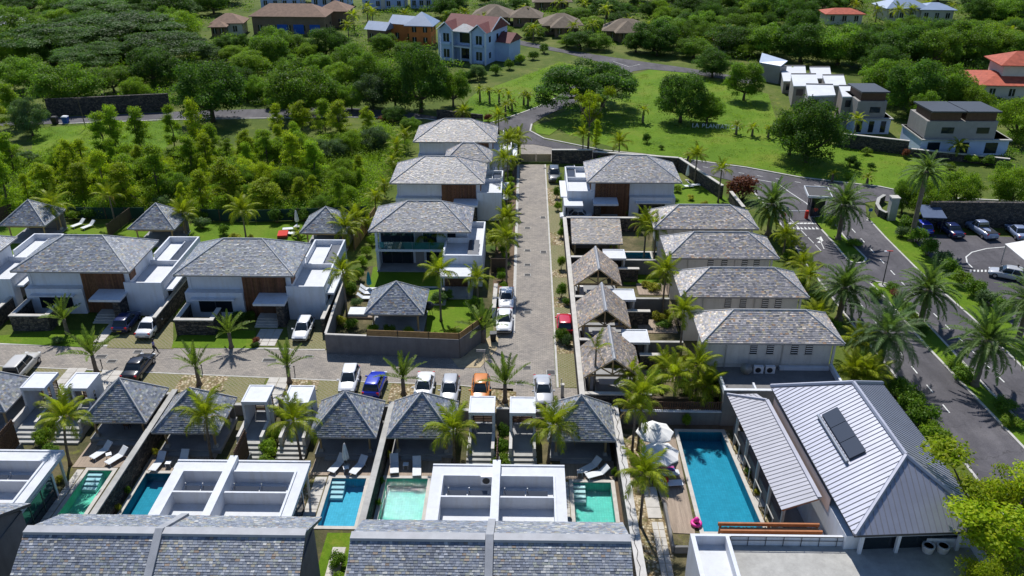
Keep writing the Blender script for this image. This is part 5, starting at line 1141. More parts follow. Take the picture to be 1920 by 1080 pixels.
# cluster of thatch-brown hip roofs
for i, (px, py, w_, d, lb) in enumerate([(892, 46, 9, 7, 'brown hip-roofed cottage nearest the pale blue house, left of the cluster'), (915, 50, 5.5, 5, 'small front wing roof of the cottage cluster above the pale blue house'), (962, 50, 7, 6, 'brown hip-roofed cottage right in the cluster above the pale blue house'), (1022, 66, 9, 7, 'brown hip-roofed cottage above the big spreading tree'), (1040, 70, 5, 5, 'small porch-roofed cottage right above the big spreading tree'), (1136, 76, 10, 7, 'brown cottage on the right above the upper road'), (1160, 80, 5, 5, 'small pyramid-roofed cottage beside the upper road'), (1005, 20, 10, 7, 'brown-roofed cottage at the top edge, right of centre'), (820, 14, 8, 6, 'dark-roofed house at the top edge above the pale blue house')]):
    house(lb, px, py, w_, d, 2.5, 'brown_wall', 'thatch_brown_roof', (-6, 8, -4, 5, 0, -8, 4, 3, 0)[i], 2.6, ov=1.2, group='brown-roofed cottages beyond the pale blue house')
# apartment blocks at the very top
for i, (px, py, w_, lb) in enumerate([(490, 16, 12, 'white apartment block at the top edge, left above the long brown villa'), (585, 14, 11, 'white apartment block at the top edge above the brown annex'), (680, 17, 13, 'white apartment block at the top edge with tan stair tower'), (770, 16, 9, 'white apartment block at the top edge, rightmost of the row')]):
    r = house(lb, px, py, w_, 9, 8.5, 'blue_white_wall', 'pale_render', (2, -3, 0, 4)[i], .8, 'apartment_building', 4, cat='building', storeys=3); pbox('stair_tower', m['cream_wall'], r, w_ * .45, w_ * .55, -.5, -.06, 0, 9)
# white-roofed modern terrace of houses
MODG = 'white-roofed modern houses on the right hillside'
for i, (a, b_, c, d, lb) in enumerate([((1469, 152), (1513, 152), (1510, 124), (1463, 124), 'back left'), ((1524, 147), (1560, 147), (1556, 126), (1518, 126), 'back right'), ((1488, 161), (1536, 161), (1530, 139), (1483, 139), 'middle left'), ((1549, 160), (1587, 160), (1582, 141), (1542, 141), 'middle right'), ((1515, 180), (1567, 178), (1562, 159), (1511, 158), 'front left'), ((1580, 181), (1622, 181), (1615, 161), (1573, 161), 'front right')]):
    zz = (2.6, 2.6, 4.2, 4.2, 5.8, 5.8)[i]; q = [at(*k_, zz) for k_ in (a, b_, c, d)]; c0 = sum(q, Vector()) / 4; r = thing('modern_house', 'flat white roof of a modern grey house on right hillside, ' + lb + ' of six', 'house', (c0.x, c0.y, 0), 0, MODG)
    P = [(k_ - c0).to_2d() for k_ in q]; MB().prism([k_ * .96 for k_ in P], 0, zz - .3).build('wall', m['taupe_render'], r); MB().prism(P, zz - .25, zz).build('roof', m['roof_membrane'], r); x0 = P[0].x * .96; y0 = P[0].y * .96
    pbox('window', m['window_glass'], r, x0 + .6, x0 + 1.9, y0 - .04, y0 - .005, zz - 1.9, zz - .7)
    b = MB(); b.wall(P[3] * .99, P[2] * .99, .2, zz + .001, zz + .2); b.build('upstand', m['taupe_render'], r)
q = [at(1424, 115, 4), at(1464, 122, 4), at(1476, 120, 4), at(1428, 105, 4)]; c0 = sum(q, Vector()) / 4; r = thing('modern_house', 'angled grey house with tilted blue panels left of the white flat roofs', 'house', (c0.x, c0.y, 0)); P = [(k_ - c0).to_2d() for k_ in q]; MB().prism(P, 0, 3.6).build('wall', m['taupe_render'], r)
MB().hexa([(P[0].x, P[0].y, 3.6), (P[1].x, P[1].y, 3.6), (P[2].x, P[2].y, 4.5), (P[3].x, P[3].y, 4.5), (P[0].x, P[0].y, 3.8), (P[1].x, P[1].y, 3.8), (P[2].x, P[2].y, 4.7), (P[3].x, P[3].y, 4.7)]).build('solar_roof', m['blue_metal_roof'], r)
def modern(px0, px1, py, h1, h2, label, left=.0, right=1.0):
    a, b_ = at(px0, py), at(px1, py); w_ = (b_ - a).length; r = thing('modern_house', label, 'house', (a.x, a.y, 0), 0, 'modern grey houses with raised dark roofs')
    pbox('ground_floor', m['blue_white_wall'], r, 0, w_, 0, 8, 0, h1); x0, x1 = left * w_, right * w_
    pbox('upper_floor', m['taupe_render'], r, x0, x1, .05, 7, h1 + .001, h1 + h2); pbox('floor_band', m['concrete'], r, -.2, w_ + .2, -.5, 8.1, h1 - .2, h1)
    n = 2 if x1 - x0 > 9 else 1; seg = (x1 - x0) / n
    for k in range(n):
        u = x0 + k * seg; pbox('clerestory', m['slat_wood'], r, u + .5, u + seg - .3, .4, 6, h1 + h2 + .001, h1 + h2 + 1.3)
        MB().hexa([(u + .2, -.4, h1 + h2 + 1.5), (u + seg, -.4, h1 + h2 + 1.5), (u + seg, 7, h1 + h2 + 1.15), (u + .2, 7, h1 + h2 + 1.15), (u + .2, -.4, h1 + h2 + 1.75), (u + seg, -.4, h1 + h2 + 1.75), (u + seg, 7, h1 + h2 + 1.4), (u + .2, 7, h1 + h2 + 1.4)]).build('roof', m['dark_metal'], r)
        pbox('window', m['window_glass'], r, u + seg * .45, u + seg * .8, .0, .049, h1 + .9, h1 + 1.9)
    for k in range(3): pbox('ground_window', m['window_glass'], r, w_ * (.08 + .33 * k), w_ * (.22 + .33 * k), -.04, -.001, .3, h1 - .6)
    return r
modern(1598, 1665, 251, 2.9, 2.9, 'modern grey house in shade below the white flat roofs', 0, .8); modern(1722, 1884, 290, 2.7, 2.9, 'modern grey house with two raised dark roofs at right, above the road trees', .02, .82)
run_wall('dark stone wall below the modern grey house in shade', at(1570, 275).to_2d(), at(1700, 290).to_2d(), .4, 0, 2.4); run_wall('dark stone wall below the modern house at right', at(1700, 292).to_2d(), at(1890, 312).to_2d(), .4, 0, 1.3)
# red-roofed villa at right, other roofs
r = house('villa with red tiled two-tier roof at the right edge', 1838, 188, 15, 10, 3.2, 'cream_wall', 'red_tile_roof', -4, 1.7, win=4, ov=1.5); pbox('upper_wall', m['cream_wall'], r, 4, 13, 2.5, 9, 3.3, 6.6); b = MB(); hipped(b, 3, 14, 1.5, 10, 6.6, 8.6); b.build('upper_roof', m['red_tile_roof'], r)
house('low house with red tiled roof at the top right', 1548, 46, 10, 6, 2.8, 'cream_wall', 'red_tile_roof', 0, 1.3); house('grey-blue metal-roofed house at the top edge, right', 1660, 40, 12, 8, 3.5, 'cream_wall', 'blue_metal_roof', 6, 2.4); house('blue metal-roofed house at top right, farther right', 1724, 40, 9, 7, 3.2, 'cream_wall', 'blue_metal_roof', -4, 1.6); house('grey-roofed house at the upper left edge', -30, 78, 12, 8, 4, 'cream_wall', 'ridge_lead', -14, 2.0); house('pink-roofed hut among trees left of the white flat roofs', 1345, 100, 5, 4, 2.6, 'cream_wall', 'pink_wall', 8, 1.2, win=2)
# boundary walls on the hillside
run_wall('long dark retaining wall above the upper left road', at(92, 218).to_2d(), at(320, 207).to_2d(), .5, 0, 3.4, cop=None); run_wall('curved dark wall piece above the road left of the lane gate', at(820, 222).to_2d(), at(905, 232).to_2d(), .4, 0, 1.8, cop=None)
run_wall('stone wall with pale top behind the right-hand timber villa', at(1034, 306).to_2d(), at(1110, 306).to_2d(), .4, 0, 2.3); run_wall('stone garden wall with pale top right of the lawn pool', at(1272, 318).to_2d(), at(1352, 372).to_2d(), .4, 0, 2.0); run_wall('stone garden wall running on behind the right-hand timber villa', at(1111, 306).to_2d(), at(1270, 318).to_2d(), .4, 0, 2.0)
run_wall('stone garden wall end beside the reddish bush', at(1368, 378).to_2d(), at(1392, 408).to_2d(), .4, 0, 1.6)
run_wall('dark stone wall with small openings behind the car park', at(1735, 425).to_2d(), at(1935, 427).to_2d(), .5, 0, 3.7, cop=None)
# ------------------------------------------------------------------ vegetation
nr = np.random.default_rng(11)
def np_mesh(name, V, F4, C, mat):
    n = len(F4); me = bpy.data.meshes.new(name); me.vertices.add(len(V)); me.vertices.foreach_set('co', V.astype(np.float32).ravel())
    me.loops.add(n * 4); me.loops.foreach_set('vertex_index', F4.astype(np.int32).ravel()); me.polygons.add(n)
    me.polygons.foreach_set('loop_start', np.arange(0, n * 4, 4, dtype=np.int32)); me.polygons.foreach_set('loop_total', np.full(n, 4, dtype=np.int32))
    ca = me.color_attributes.new('Col', 'FLOAT_COLOR', 'CORNER'); cc = np.ones((n, 4, 4), np.float32); cc[:, :, :3] = C[:, None, :]; ca.data.foreach_set('color', cc.ravel())
    me.materials.append(mat); me.update(calc_edges=True); me.validate(); return me
def leaf_quads(P, N, size, asp=.6):
    """quads centred at P with normals near N"""
    n = len(P); N = N / np.linalg.norm(N, axis=1)[:, None]; T = nr.normal(size=(n, 3)); T -= (T * N).sum(1)[:, None] * N; T /= np.linalg.norm(T, axis=1)[:, None]; B = np.cross(N, T)
    s = size[:, None]; a = T * s * .5; b = B * s * .5 * asp
    V = np.stack([P - a, P - b * .9 + a * .1, P + a, P + b * .9 + a * .1], 1).reshape(-1, 3)
    return V, np.arange(n * 4).reshape(n, 4)
def clump_leaves(cl, n, size, spread=.55, up=.35, shell=.55, flat=1.0, var=.28):
    """cl: array of (x,y,z,r); n leaves over the clumps"""
    cl = np.asarray(cl, float); w_ = cl[:, 3] ** 2; idx = nr.choice(len(cl), n, p=w_ / w_.sum()); d = nr.normal(size=(n, 3)); d /= np.linalg.norm(d, axis=1)[:, None]
    d[:, 2] = np.where(d[:, 2] < -.3, -d[:, 2] * .6, d[:, 2])
    rr = (shell + (1 - shell) * nr.random(n)) * (1 + nr.normal(0, .10, n)); P = cl[idx, :3] + d * (cl[idx, 3] * rr)[:, None] * np.array([1, 1, flat])
    N = d + nr.normal(0, spread, (n, 3)) + np.array([0, 0, up]); V, F = leaf_quads(P, N, size * nr.uniform(.6, 1.35, n))
    cb = nr.uniform(1 - var, 1 + var, len(cl))[idx] * nr.uniform(.78, 1.22, n); hue = nr.normal(0, .09, n)
    C = np.stack([cb * (1 + hue), cb, cb * (1 - hue * .5)], 1); return V, F, np.clip(C, .15, 2.2)
def crown_mesh(cl, n, size, mat, **k):
    V, F, C = clump_leaves(cl, n, size, **k); return np_mesh('crown', V, F, C, m[mat])
def limbs(h, rad, tips, n=7, lean=.1):
    b = MB(); top = Vector((nr.normal(0, lean), nr.normal(0, lean), h)); b.tube([(0, 0, -.1), (top.x * .3, top.y * .3, h * .5), top], [rad, rad * .8, rad * .65], n)
    for t_ in tips:
        t_ = Vector(t_); mid = top.lerp(t_, .5) + Vector((0, 0, -.12 * (t_ - top).length)); b.tube([top - Vector((0, 0, .15)), mid, t_], [rad * .5, rad * .33, rad * .12], 5, cap=False)
    return b.mesh('trunk', m['bark'], True)
PROTO = {}
def add_proto(kind, W0, H0, trunk, crown): PROTO.setdefault(kind, []).append((W0, H0, trunk, crown))
def ell(nc, rx, ry, rz_, cz, r0, r1, low=-.5):
    out = []
    while len(out) < nc:
        p = nr.normal(size=3); p /= np.linalg.norm(p); 
        if p[2] < low: continue
        k = nr.uniform(.55, .95); r = nr.uniform(r0, r1); out.append((p[0] * rx * k, p[1] * ry * k, cz + p[2] * rz_ * k, r))
    return out
def tips_of(cl, k): return [c[:3] for c in nr.permutation(np.array(cl))[:k]]
for mat, kd, ns in (('leaf_dark', 'round_dark', 4), ('leaf_mid', 'round_mid', 4), ('leaf_light', 'round_light', 3), ('leaf_grey', 'round_grey', 2), ('leaf_lime', 'round_yellow', 2)):
    for i in range(ns):
        cl = ell(66, 4.5, 4.5, 3.7, 3.9, .75, 1.6, -.85) + [(0, 0, 4.0, 2.9)]
        add_proto(kd, 10.8, 8.5, limbs(1.7, .36, tips_of(cl, 7)), crown_mesh(cl, 24000, .25, mat, shell=.6, spread=.75))
for i in range(3):
    cl = [];
    for k in range(80):
        a, q = nr.uniform(0, 6.283), math.sqrt(nr.random()) * 6.2; cl.append((q * math.cos(a), q * math.sin(a), 6.3 - .04 * q * q + nr.uniform(-1.1, .35), nr.uniform(.9, 1.7)))
    add_proto('umbrella', 14, 8.6, limbs(3.0, .42, tips_of(cl, 9)), crown_mesh(cl, 30000, .25, 'leaf_dark', flat=.45, up=.8, var=.3))
for i in range(3):
    cl = []
    for k in range(80):
        a, q = nr.uniform(0, 6.283), math.sqrt(nr.random()) * 5.6; cl.append((q * math.cos(a), q * math.sin(a), 6.1 - .075 * q * q + nr.uniform(-2.0, .5), nr.uniform(.9, 1.6)))
    add_proto('spreading', 12.6, 8.2, limbs(2.4, .42, tips_of(cl, 9)), crown_mesh(cl, 28000, .26, 'leaf_dark', flat=.6, up=.6, var=.3))
for i in range(5):
    cl = []; H = 7.0
    for k in range(42):
        t_ = nr.random() ** .8; q = nr.random() ** .6 * (1.65 * (1 - t_) ** .7 + .25); a = nr.uniform(0, 6.283); cl.append((q * math.cos(a), q * math.sin(a), 0.7 + t_ * (H - 1.2), nr.uniform(.42, .85)))
    add_proto('feather', 4.4, 7.2, limbs(3.4, .12, tips_of(cl, 6), 6, .2), crown_mesh(cl, 12000, .15, 'leaf_feather' if i % 2 else 'leaf_lime', shell=.2, spread=.9, var=.25))
for i in range(3):
    cl = []
    for k in range(11):
        a = nr.uniform(0, 6.283); q = nr.uniform(.3, 2.6); cl.append((q * math.cos(a), q * math.sin(a), nr.uniform(4.2, 7.6), nr.uniform(.5, .95)))
    add_proto('sparse', 5.8, 8.2, limbs(3.9, .16, [c[:3] for c in cl], 6, .2), crown_mesh(cl, 9000, .17, 'leaf_lime', shell=.25, spread=.9))
for mat, kd in (('leaf_shrub', 'shrub'), ('leaf_grey', 'shrub_grey'), ('leaf_light', 'shrub_light'), ('leaf_red', 'shrub_red'), ('leaf_yellow', 'shrub_yellow'), ('leaf_dark', 'shrub_dark')):
    for i in range(2):
        cl = ell(12, .62, .62, .45, .55, .28, .48, -.6) + [(0, 0, .45, .5)]
        b = MB()
        for k in range(5): a = 1.257 * k; b.tube([(.05 * math.cos(a), .05 * math.sin(a), 0), (.35 * math.cos(a), .35 * math.sin(a), .6)], [.03, .012], 5)
        add_proto(kd, 2.0, 1.35, b.mesh('trunk', m['bark'], True), crown_mesh(cl, 2600, .12, mat, shell=.45))
VEG = []
def plant(kind, px, py, w_m, h_m, label=None, name=None, cat=None, desc=None, group=None, z=0.0, pos=None, crown_px=None):
    W0, H0, tr, cr = rng.choice(PROTO[kind]); p = Vector((*pos, z)) if pos else at(px, py, z)
    r = thing(name or ('shrub' if kind.startswith('shrub') else 'feathery_tree' if kind in ('feather', 'sparse') else 'umbrella_tree' if kind == 'umbrella' else 'tree'), label, cat or ('shrub' if kind.startswith('shrub') else 'tree'), p, U(0, 6.28), group)
    s_ = w_m / W0; r.scale = (s_, s_, h_m / H0)
    for n, me in (('trunk', tr), ('crown', cr)): o = bpy.data.objects.new(n, me); link(o, r)
    VEG.append((r, desc or kind, pr(p.x, p.y, z + h_m * .55))); return r
def mpp(py): return CAM_H / (_cp * (py + 290))
def tree_px(px, py, w_, top, kind, label=None):
    return plant(kind, px, py, w_ * mpp(py), max(2.0, hgt(px, py, top) * .98), label)
BROAD = [(400, 228, 158, 105, 'round_dark'), (575, 220, 152, 107, 'round_mid'), (258, 190, 66, 138, 'round_light'), (290, 160, 120, 82, 'round_dark'), (138, 200, 150, 104, 'round_mid'), (215, 175, 90, 118, 'round_mid'), (55, 170, 120, 95, 'round_mid'),
    (110, 110, 210, 28, 'umbrella'), (235, 92, 230, 8, 'umbrella'), (310, 128, 190, 45, 'umbrella'), (50, 90, 130, 20, 'round_mid'), (180, 140, 160, 66, 'umbrella'), (348, 75, 90, 12, 'round_light'), (20, 60, 90, 0, 'round_mid'), (320, 40, 120, -20, 'round_dark'), (170, 50, 160, -15, 'umbrella'),
    (508, 122, 92, 58, 'round_mid'), (472, 140, 90, 88, 'round_light'), (612, 108, 80, 45, 'round_dark'), (655, 128, 78, 78, 'round_mid'), (690, 165, 90, 92, 'round_mid'), (640, 160, 70, 112, 'round_light'),
    (790, 210, 128, 80, 'round_dark'), (850, 200, 74, 122, 'round_mid'), (700, 205, 92, 132, 'round_grey'), (742, 205, 80, 118, 'round_dark'), (660, 208, 60, 150, 'round_mid'), (480, 190, 60, 140, 'round_mid'), (455, 100, 44, 60, 'round_dark'), (720, 100, 66, 58, 'round_mid'), (895, 150, 40, 118, 'round_grey'),
    (1095, 214, 190, 92, 'spreading'), (1130, 200, 120, 100, 'spreading'), (1275, 230, 118, 130, 'round_dark'), (1325, 232, 74, 168, 'round_mid'), (1394, 188, 88, 104, 'round_mid'), (1335, 145, 84, 88, 'round_dark'), (1225, 100, 100, 30, 'round_dark'), (1270, 90, 90, 28, 'round_mid'),
    (1510, 304, 165, 178, 'round_dark'), (1480, 290, 90, 195, 'round_mid'),
    (1365, 98, 110, 42, 'round_dark'), (1435, 104, 120, 34, 'round_mid'), (1500, 116, 120, 34, 'round_dark'), (1570, 122, 130, 42, 'round_mid'), (1625, 128, 110, 50, 'round_dark'), (1685, 126, 140, 38, 'round_dark'), (1745, 132, 120, 40, 'round_mid'), (1805, 118, 130, 34, 'round_mid'), (1655, 190, 120, 95, 'round_mid'), (1705, 215, 130, 98, 'round_dark'), (1765, 205, 120, 104, 'round_mid'), (1810, 215, 90, 150, 'round_light'), (1905, 268, 110, 172, 'round_light'), (1850, 108, 120, 40, 'round_light'), (1895, 112, 120, 50, 'round_mid'), (1730, 235, 80, 165, 'round_mid'), (1650, 150, 100, 80, 'round_dark'),
    (1790, 390, 98, 310, 'round_light'), (1893, 390, 104, 303, 'round_light'), (1728, 408, 92, 330, 'round_light'), (1690, 400, 60, 330, 'round_mid'),
    (1102, 292, 84, 152, 'sparse'), (1117, 278, 28, 220, 'feather'), (30, 240, 66, 148, 'feather'), (62, 255, 80, 175, 'round_grey'), (5, 262, 60, 170, 'feather'), (740, 228, 56, 198, 'round_dark'), (770, 250, 50, 215, 'round_mid')]
BROAD += [(880, 62, 50, 38, 'round_mid'), (940, 68, 52, 44, 'round_light'), (1000, 72, 58, 42, 'round_mid'), (1088, 92, 74, 54, 'round_dark'), (1122, 94, 60, 60, 'round_mid'), (1192, 98, 62, 56, 'round_dark'), (1232, 104, 74, 58, 'round_dark'), (1062, 88, 44, 62, 'round_light'), (852, 44, 60, 14, 'round_mid'), (930, 28, 74, 0, 'round_dark'), (1076, 40, 74, 10, 'round_mid'), (1112, 56, 60, 28, 'round_light'), (1165, 48, 64, 18, 'round_dark'), (1255, 72, 90, 28, 'round_mid'), (1300, 108, 80, 64, 'round_mid'), (760, 110, 60, 76, 'round_mid'), (815, 140, 50, 100, 'round_mid'), (545, 150, 70, 100, 'round_mid'), (450, 180, 80, 120, 'round_dark'), (520, 200, 60, 150, 'round_mid'), (620, 205, 70, 150, 'round_dark'), (600, 140, 66, 96, 'round_mid'), (440, 118, 60, 80, 'round_light'), (560, 95, 60, 62, 'round_mid'), (500, 84, 46, 62, 'round_light'), (640, 92, 50, 62, 'round_dark'), (990, 40, 40, 16, 'round_mid'), (1290, 60, 70, 18, 'round_dark')]
for q in BROAD: tree_px(*q)
# the wooded hillside: single trees as far as they can be told apart
HR = [(860, 130, 1080, 240), (470, 10, 652, 70), (392, 25, 474, 74), (686, 38, 826, 84), (826, 46, 990, 126), (888, 22, 1002, 52), (1018, 36, 1090, 70), (1132, 46, 1200, 82), (1420, 98, 1630, 190), (1590, 180, 1672, 258), (1716, 210, 1890, 300), (1815, 115, 1930, 190), (1540, 26, 1615, 48), (1645, 2, 1790, 42), (0, 40, 48, 82), (484, 0, 800, 18), (1000, 0, 1064, 22), (1332, 78, 1372, 104), (940, 60, 1040, 100), (1140, 100, 1290, 140)]
placed = [(q[0], q[1]) for q in BROAD]
tries = 0; far = 0
while tries < 9000 and far < 185:
    tries += 1; px, py = U(-70, 1990), U(2, 122) ; wp = U(46, 96) * (1.0 if py < 90 else .9)
    hp = wp * U(.62, .85); box = (px - wp * .42, py - hp, px + wp * .42, py)
    if any(box[2] > h[0] and box[0] < h[2] and box[3] > h[1] + 4 and box[1] < h[3] - .42 * (h[3] - h[1]) for h in HR): continue
    if any(abs(px - a) < wp * .36 and abs(py - b_) < 10 for a, b_ in placed): continue
    if 1040 < px < 1330 and py > 92: continue
    if 985 < px < 1300 and abs(py - (86 + (px - 985) * .14)) < 9: continue
    placed.append((px, py)); far += 1
    tree_px(px, py, wp, py - hp, rng.choices(['round_dark', 'round_mid', 'round_light', 'umbrella', 'round_grey', 'spreading'], [4, 5, 2, 1, 1, 1])[0])
def ground_cover(name, poly, n, r0, r1, lv, size, mat, label, hs=.6, avoid=()):
    P = [Vector(p) for p in pxs(poly)]; xs = [p.x for p in P]; ys = [p.y for p in P]; cl = []
    def ins(x, y):
        c = False
        for i in range(len(P)):
            a, e = P[i], P[i - 1]
            if (a.y > y) != (e.y > y) and x < (e.x - a.x) * (y - a.y) / (e.y - a.y) + a.x: c = not c
        return c
    while len(cl) < n:
        x, y = U(min(xs), max(xs)), U(min(ys), max(ys))
        if ins(x, y):
            sx, sy = pr(x, y, 0)
            if any(a[0] < sx < a[2] and a[1] < sy < a[3] for a in avoid): continue
            r = U(r0, r1); cl.append((x, y, r * .35, r))
    V, F, C = clump_leaves(cl, lv, size, flat=hs, var=.4, shell=.5); o = bpy.data.objects.new(name, np_mesh(name, V, F, C, m[mat])); link(o); return tag(o, label, None, None, 'stuff')
ground_cover('scrub_cover', [(-40, 300), (180, 292), (330, 300), (470, 290), (640, 262), (722, 240), (770, 262), (740, 330), (690, 402), (390, 404), (280, 404), (100, 404), (-40, 410)], 2600, .8, 2.1, 200000, .2, 'leaf_light', 'tangle of low green bushes covering the scrub field left of the lane', .8)
ground_cover('dry_scrub', [(-40, 300), (330, 285), (720, 262), (690, 402), (-40, 405)], 900, .5, 1.3, 50000, .18, 'leaf_feather', 'yellowish low brush scattered through the scrub field')
ground_cover('hillside_undergrowth', [(-100, -6), (2020, -6), (2020, 150), (1640, 185), (1420, 150), (1300, 110), (1150, 95), (990, 75), (860, 130), (860, 190), (640, 196), (320, 204), (90, 212), (-100, 215)], 2600, 1.0, 3.0, 120000, .38, 'leaf_mid', 'undergrowth and hedges between the hillside houses', .6, HR + [(1130, 90, 1300, 140), (940, 60, 1060, 105)])
ground_cover('ground_cover', [(1640, 190), (1930, 190), (1930, 250), (1890, 320), (1700, 240)], 160, .6, 1.6, 8000, .35, 'leaf_mid', 'undergrowth between the modern houses on the right', .7, [(1716, 210, 1890, 300), (1590, 180, 1700, 280)])
ground_cover('hillside_thicket', [(420, 86), (690, 88), (826, 128), (862, 186), (640, 198), (330, 203), (200, 206), (300, 130), (400, 80)], 520, 1.1, 2.8, 62000, .34, 'leaf_mid', 'thicket filling the gaps between trees above the upper left road', .75)
ground_cover('slope_thicket', [(1320, 60), (1640, 56), (1930, 40), (1930, 118), (1815, 150), (1700, 215), (1640, 190), (1630, 120), (1420, 98)], 420, 1.2, 3.0, 52000, .36, 'leaf_dark', 'dark thicket on the wooded slope at upper right', .75)
for nm_, pl_, n_ in (('lawn_tufts', [(1186, 140), (1300, 145), (1440, 180), (1560, 272), (1690, 278), (1790, 345), (1640, 345), (1500, 328), (1380, 305), (1180, 280), (1060, 245), (1170, 190)], 900), ('meadow_tufts', [(868, 198), (960, 152), (1050, 118), (1140, 170), (1008, 200), (920, 228)], 420), ('verge_tufts', [(60, 242), (330, 228), (340, 270), (180, 284), (60, 296)], 300)):
    ground_cover(nm_, pl_, n_, .35, 1.3, n_ * 26, .15, 'leaf_light', {'lawn_tufts': 'uneven grass tufts on the big sloping lawn', 'meadow_tufts': 'uneven grass tufts on the small sloping lawn', 'verge_tufts': 'rough grass on the verge below the upper left road'}[nm_], .12)
# slender feathery trees of the scrub field
SC = [(375, 300, 62, 178), (330, 292, 50, 190), (568, 262, 74, 184), (640, 262, 72, 184), (690, 250, 44, 196), (610, 245, 54, 180), (525, 262, 46, 190), (300, 372, 86, 264), (430, 392, 96, 290), (240, 392, 90, 300), (500, 395, 90, 330), (360, 330, 70, 245), (590, 340, 70, 255), (160, 380, 80, 300), (90, 372, 80, 300)]
sp = [(a, b_) for a, b_, *_ in SC]
for a, b_, w_, t_ in SC: tree_px(a, b_, w_, t_, 'feather')
tries = 0
while len(sp) < 104 and tries < 9000:
    tries += 1; px, py = U(-20, 715), U(285, 402)
    if py < 300 and px < 330: continue
    if px > 660 + (402 - py) * .4: continue
    if any(abs(px - a) < 22 and abs(py - b_) < 13 for a, b_ in sp): continue
    sp.append((px, py)); wp = U(30, 80); k = rng.choices(['feather', 'round_grey', 'round_light', 'round_yellow', 'round_mid'], [7, 2, 4, 2, 3])[0]
    tree_px(px, py, wp, py - (wp * U(1.1, 1.7) if k == 'feather' else wp * U(.6, .9)), k)
# ---------------------------------------------------------------- palms
def frond_mesh(L, a0, bend, n, ll, lw, droop, mat, fold=.5, taper=.35, rr=.03):
    """arching frond in the xz plane; leaflets on both sides"""
    pts = []; p = np.zeros(3); a = a0; k = 14
    for i in range(k + 1):
        pts.append(p.copy()); p = p + np.array([math.cos(a), 0, math.sin(a)]) * L / k; a -= bend / k * (1.5 * i / k + .4)
    pts = np.array(pts); V = []; F = []; C = []
    def quad(q, c): n0 = len(V); V.extend(q); F.append([n0, n0 + 1, n0 + 2, n0 + 3]); C.append(c)
    for i in range(k):
        w0, w1 = rr * (1 - i / k) + .008, rr * (1 - (i + 1) / k) + .008; s = np.array([0, 1, 0])
        quad([pts[i] - s * w0, pts[i + 1] - s * w1, pts[i + 1] + s * w1, pts[i] + s * w0], (1.25, 1.2, .9))
    for j in range(n):
        t_ = .14 + .86 * (j + .5) / n; f = t_ * k; i = min(int(f), k - 1); P = pts[i] + (pts[i + 1] - pts[i]) * (f - i); T = (pts[i + 1] - pts[i]); T /= np.linalg.norm(T)
        Ls = ll * (math.sin(math.pi * min(1, t_ * .86 + .1)) ** .6) * (1 - taper * t_)
        for sd_ in (-1, 1):
            upv = np.cross(T, np.array([0, 1, 0])); upv = upv if upv[2] > 0 else -upv
            if nr.random() < .08: continue
            D = np.array([0, sd_ * 1.0, 0]) + T * (.45 + .5 * t_) + upv * fold * nr.uniform(.4, 1.2); D /= np.linalg.norm(D); D = D * Ls * nr.uniform(.8, 1.12)
            wv = T * lw * .5; mid = P + D * .55 + np.array([0, 0, -droop * Ls * .18]); tip = P + D + np.array([0, 0, -droop * Ls * .75]); g = nr.uniform(.75, 1.25); c = (g * nr.uniform(.92, 1.1), g, g * .9)
            quad([P - wv, P + wv, mid + wv, mid - wv], c); quad([mid - wv, mid + wv, tip + wv * .15, tip - wv * .15], c)
    return np.array(V), np.array(F), np.array(C, float), mat
def fm(*a, **k): V, F, C, mat = frond_mesh(*a, **k); return np_mesh('frond', V, F, C, m[mat])
FR = {'coco': [fm(2.7, .2, b_, 40, .74, .055, d, 'leaf_palm', fold=.35) for b_, d in ((.8, .8), (1.2, 1.0), (1.6, 1.2), (2.1, 1.4))],
      'date': [fm(4.3, .15, b_, 60, .60, .06, .25, 'leaf_date', fold=.7) for b_, d in ((.8, 0), (1.2, 0), (1.6, 0))],
      'young': [fm(2.2, .05, b_, 34, .40, .05, .15, 'leaf_young_date', fold=.7) for b_, d in ((.15, 0), (.35, 0), (.65, 0))],
      'areca': [fm(2.0, .2, b_, 26, .58, .06, .6, 'leaf_palm') for b_, d in ((.9, 0), (1.4, 0))],
      'bottle': [fm(1.9, .2, b_, 16, .5, .13, .4, 'leaf_palm') for b_, d in ((1.5, 0), (2.0, 0))], 'dry': [fm(2.2, .1, 1.5, 16, .4, .05, 1.2, 'leaf_dry')], 'silver': [fm(4.3, .15, b_, 54, .75, .055, .6, 'leaf_grey', fold=.5) for b_ in (1.0, 1.5)]}
def set_fronds(root, kind, z, n, e0, e1, sc=1.0, x=0.0, y=0.0, dry=0):
    ga = U(0, 6.28)
    for k in range(n):
        t_ = (k + .5) / n; el = e0 + (e1 - e0) * t_ ** .85 + U(-.1, .1); az = ga + k * 2.39996
        me = rng.choice(FR['dry']) if k >= n - dry else (FR[kind][min(len(FR[kind]) - 1, int(t_ * len(FR[kind]) + U(-.4, .4)))] if kind != 'date' else rng.choice(FR[kind]))
        o = bpy.data.objects.new('frond', me); o.location = (x, y, z); s_ = sc * U(.86, 1.1); o.scale = (s_,) * 3; o.rotation_euler = (U(-.15, .15), -el, az); link(o, root)
PK = dict(coco=('coconut palm', 'coconut_palm', 19, 1.5, -.25, .12, .085), date=('date palm', 'date_palm', 66, 1.5, -.7, .30, .26), young=('young date palm', 'young_date_palm', 14, 1.5, .35, .2, .17), areca=('yellow-green palm', 'areca_palm', 12, 1.4, .0, .08, .06), bottle=('small palm', 'bottle_palm', 12, 1.2, -.1, .17, .08), silver=('silvery date palm', 'date_palm', 54, 1.45, -.8, .3, .25))
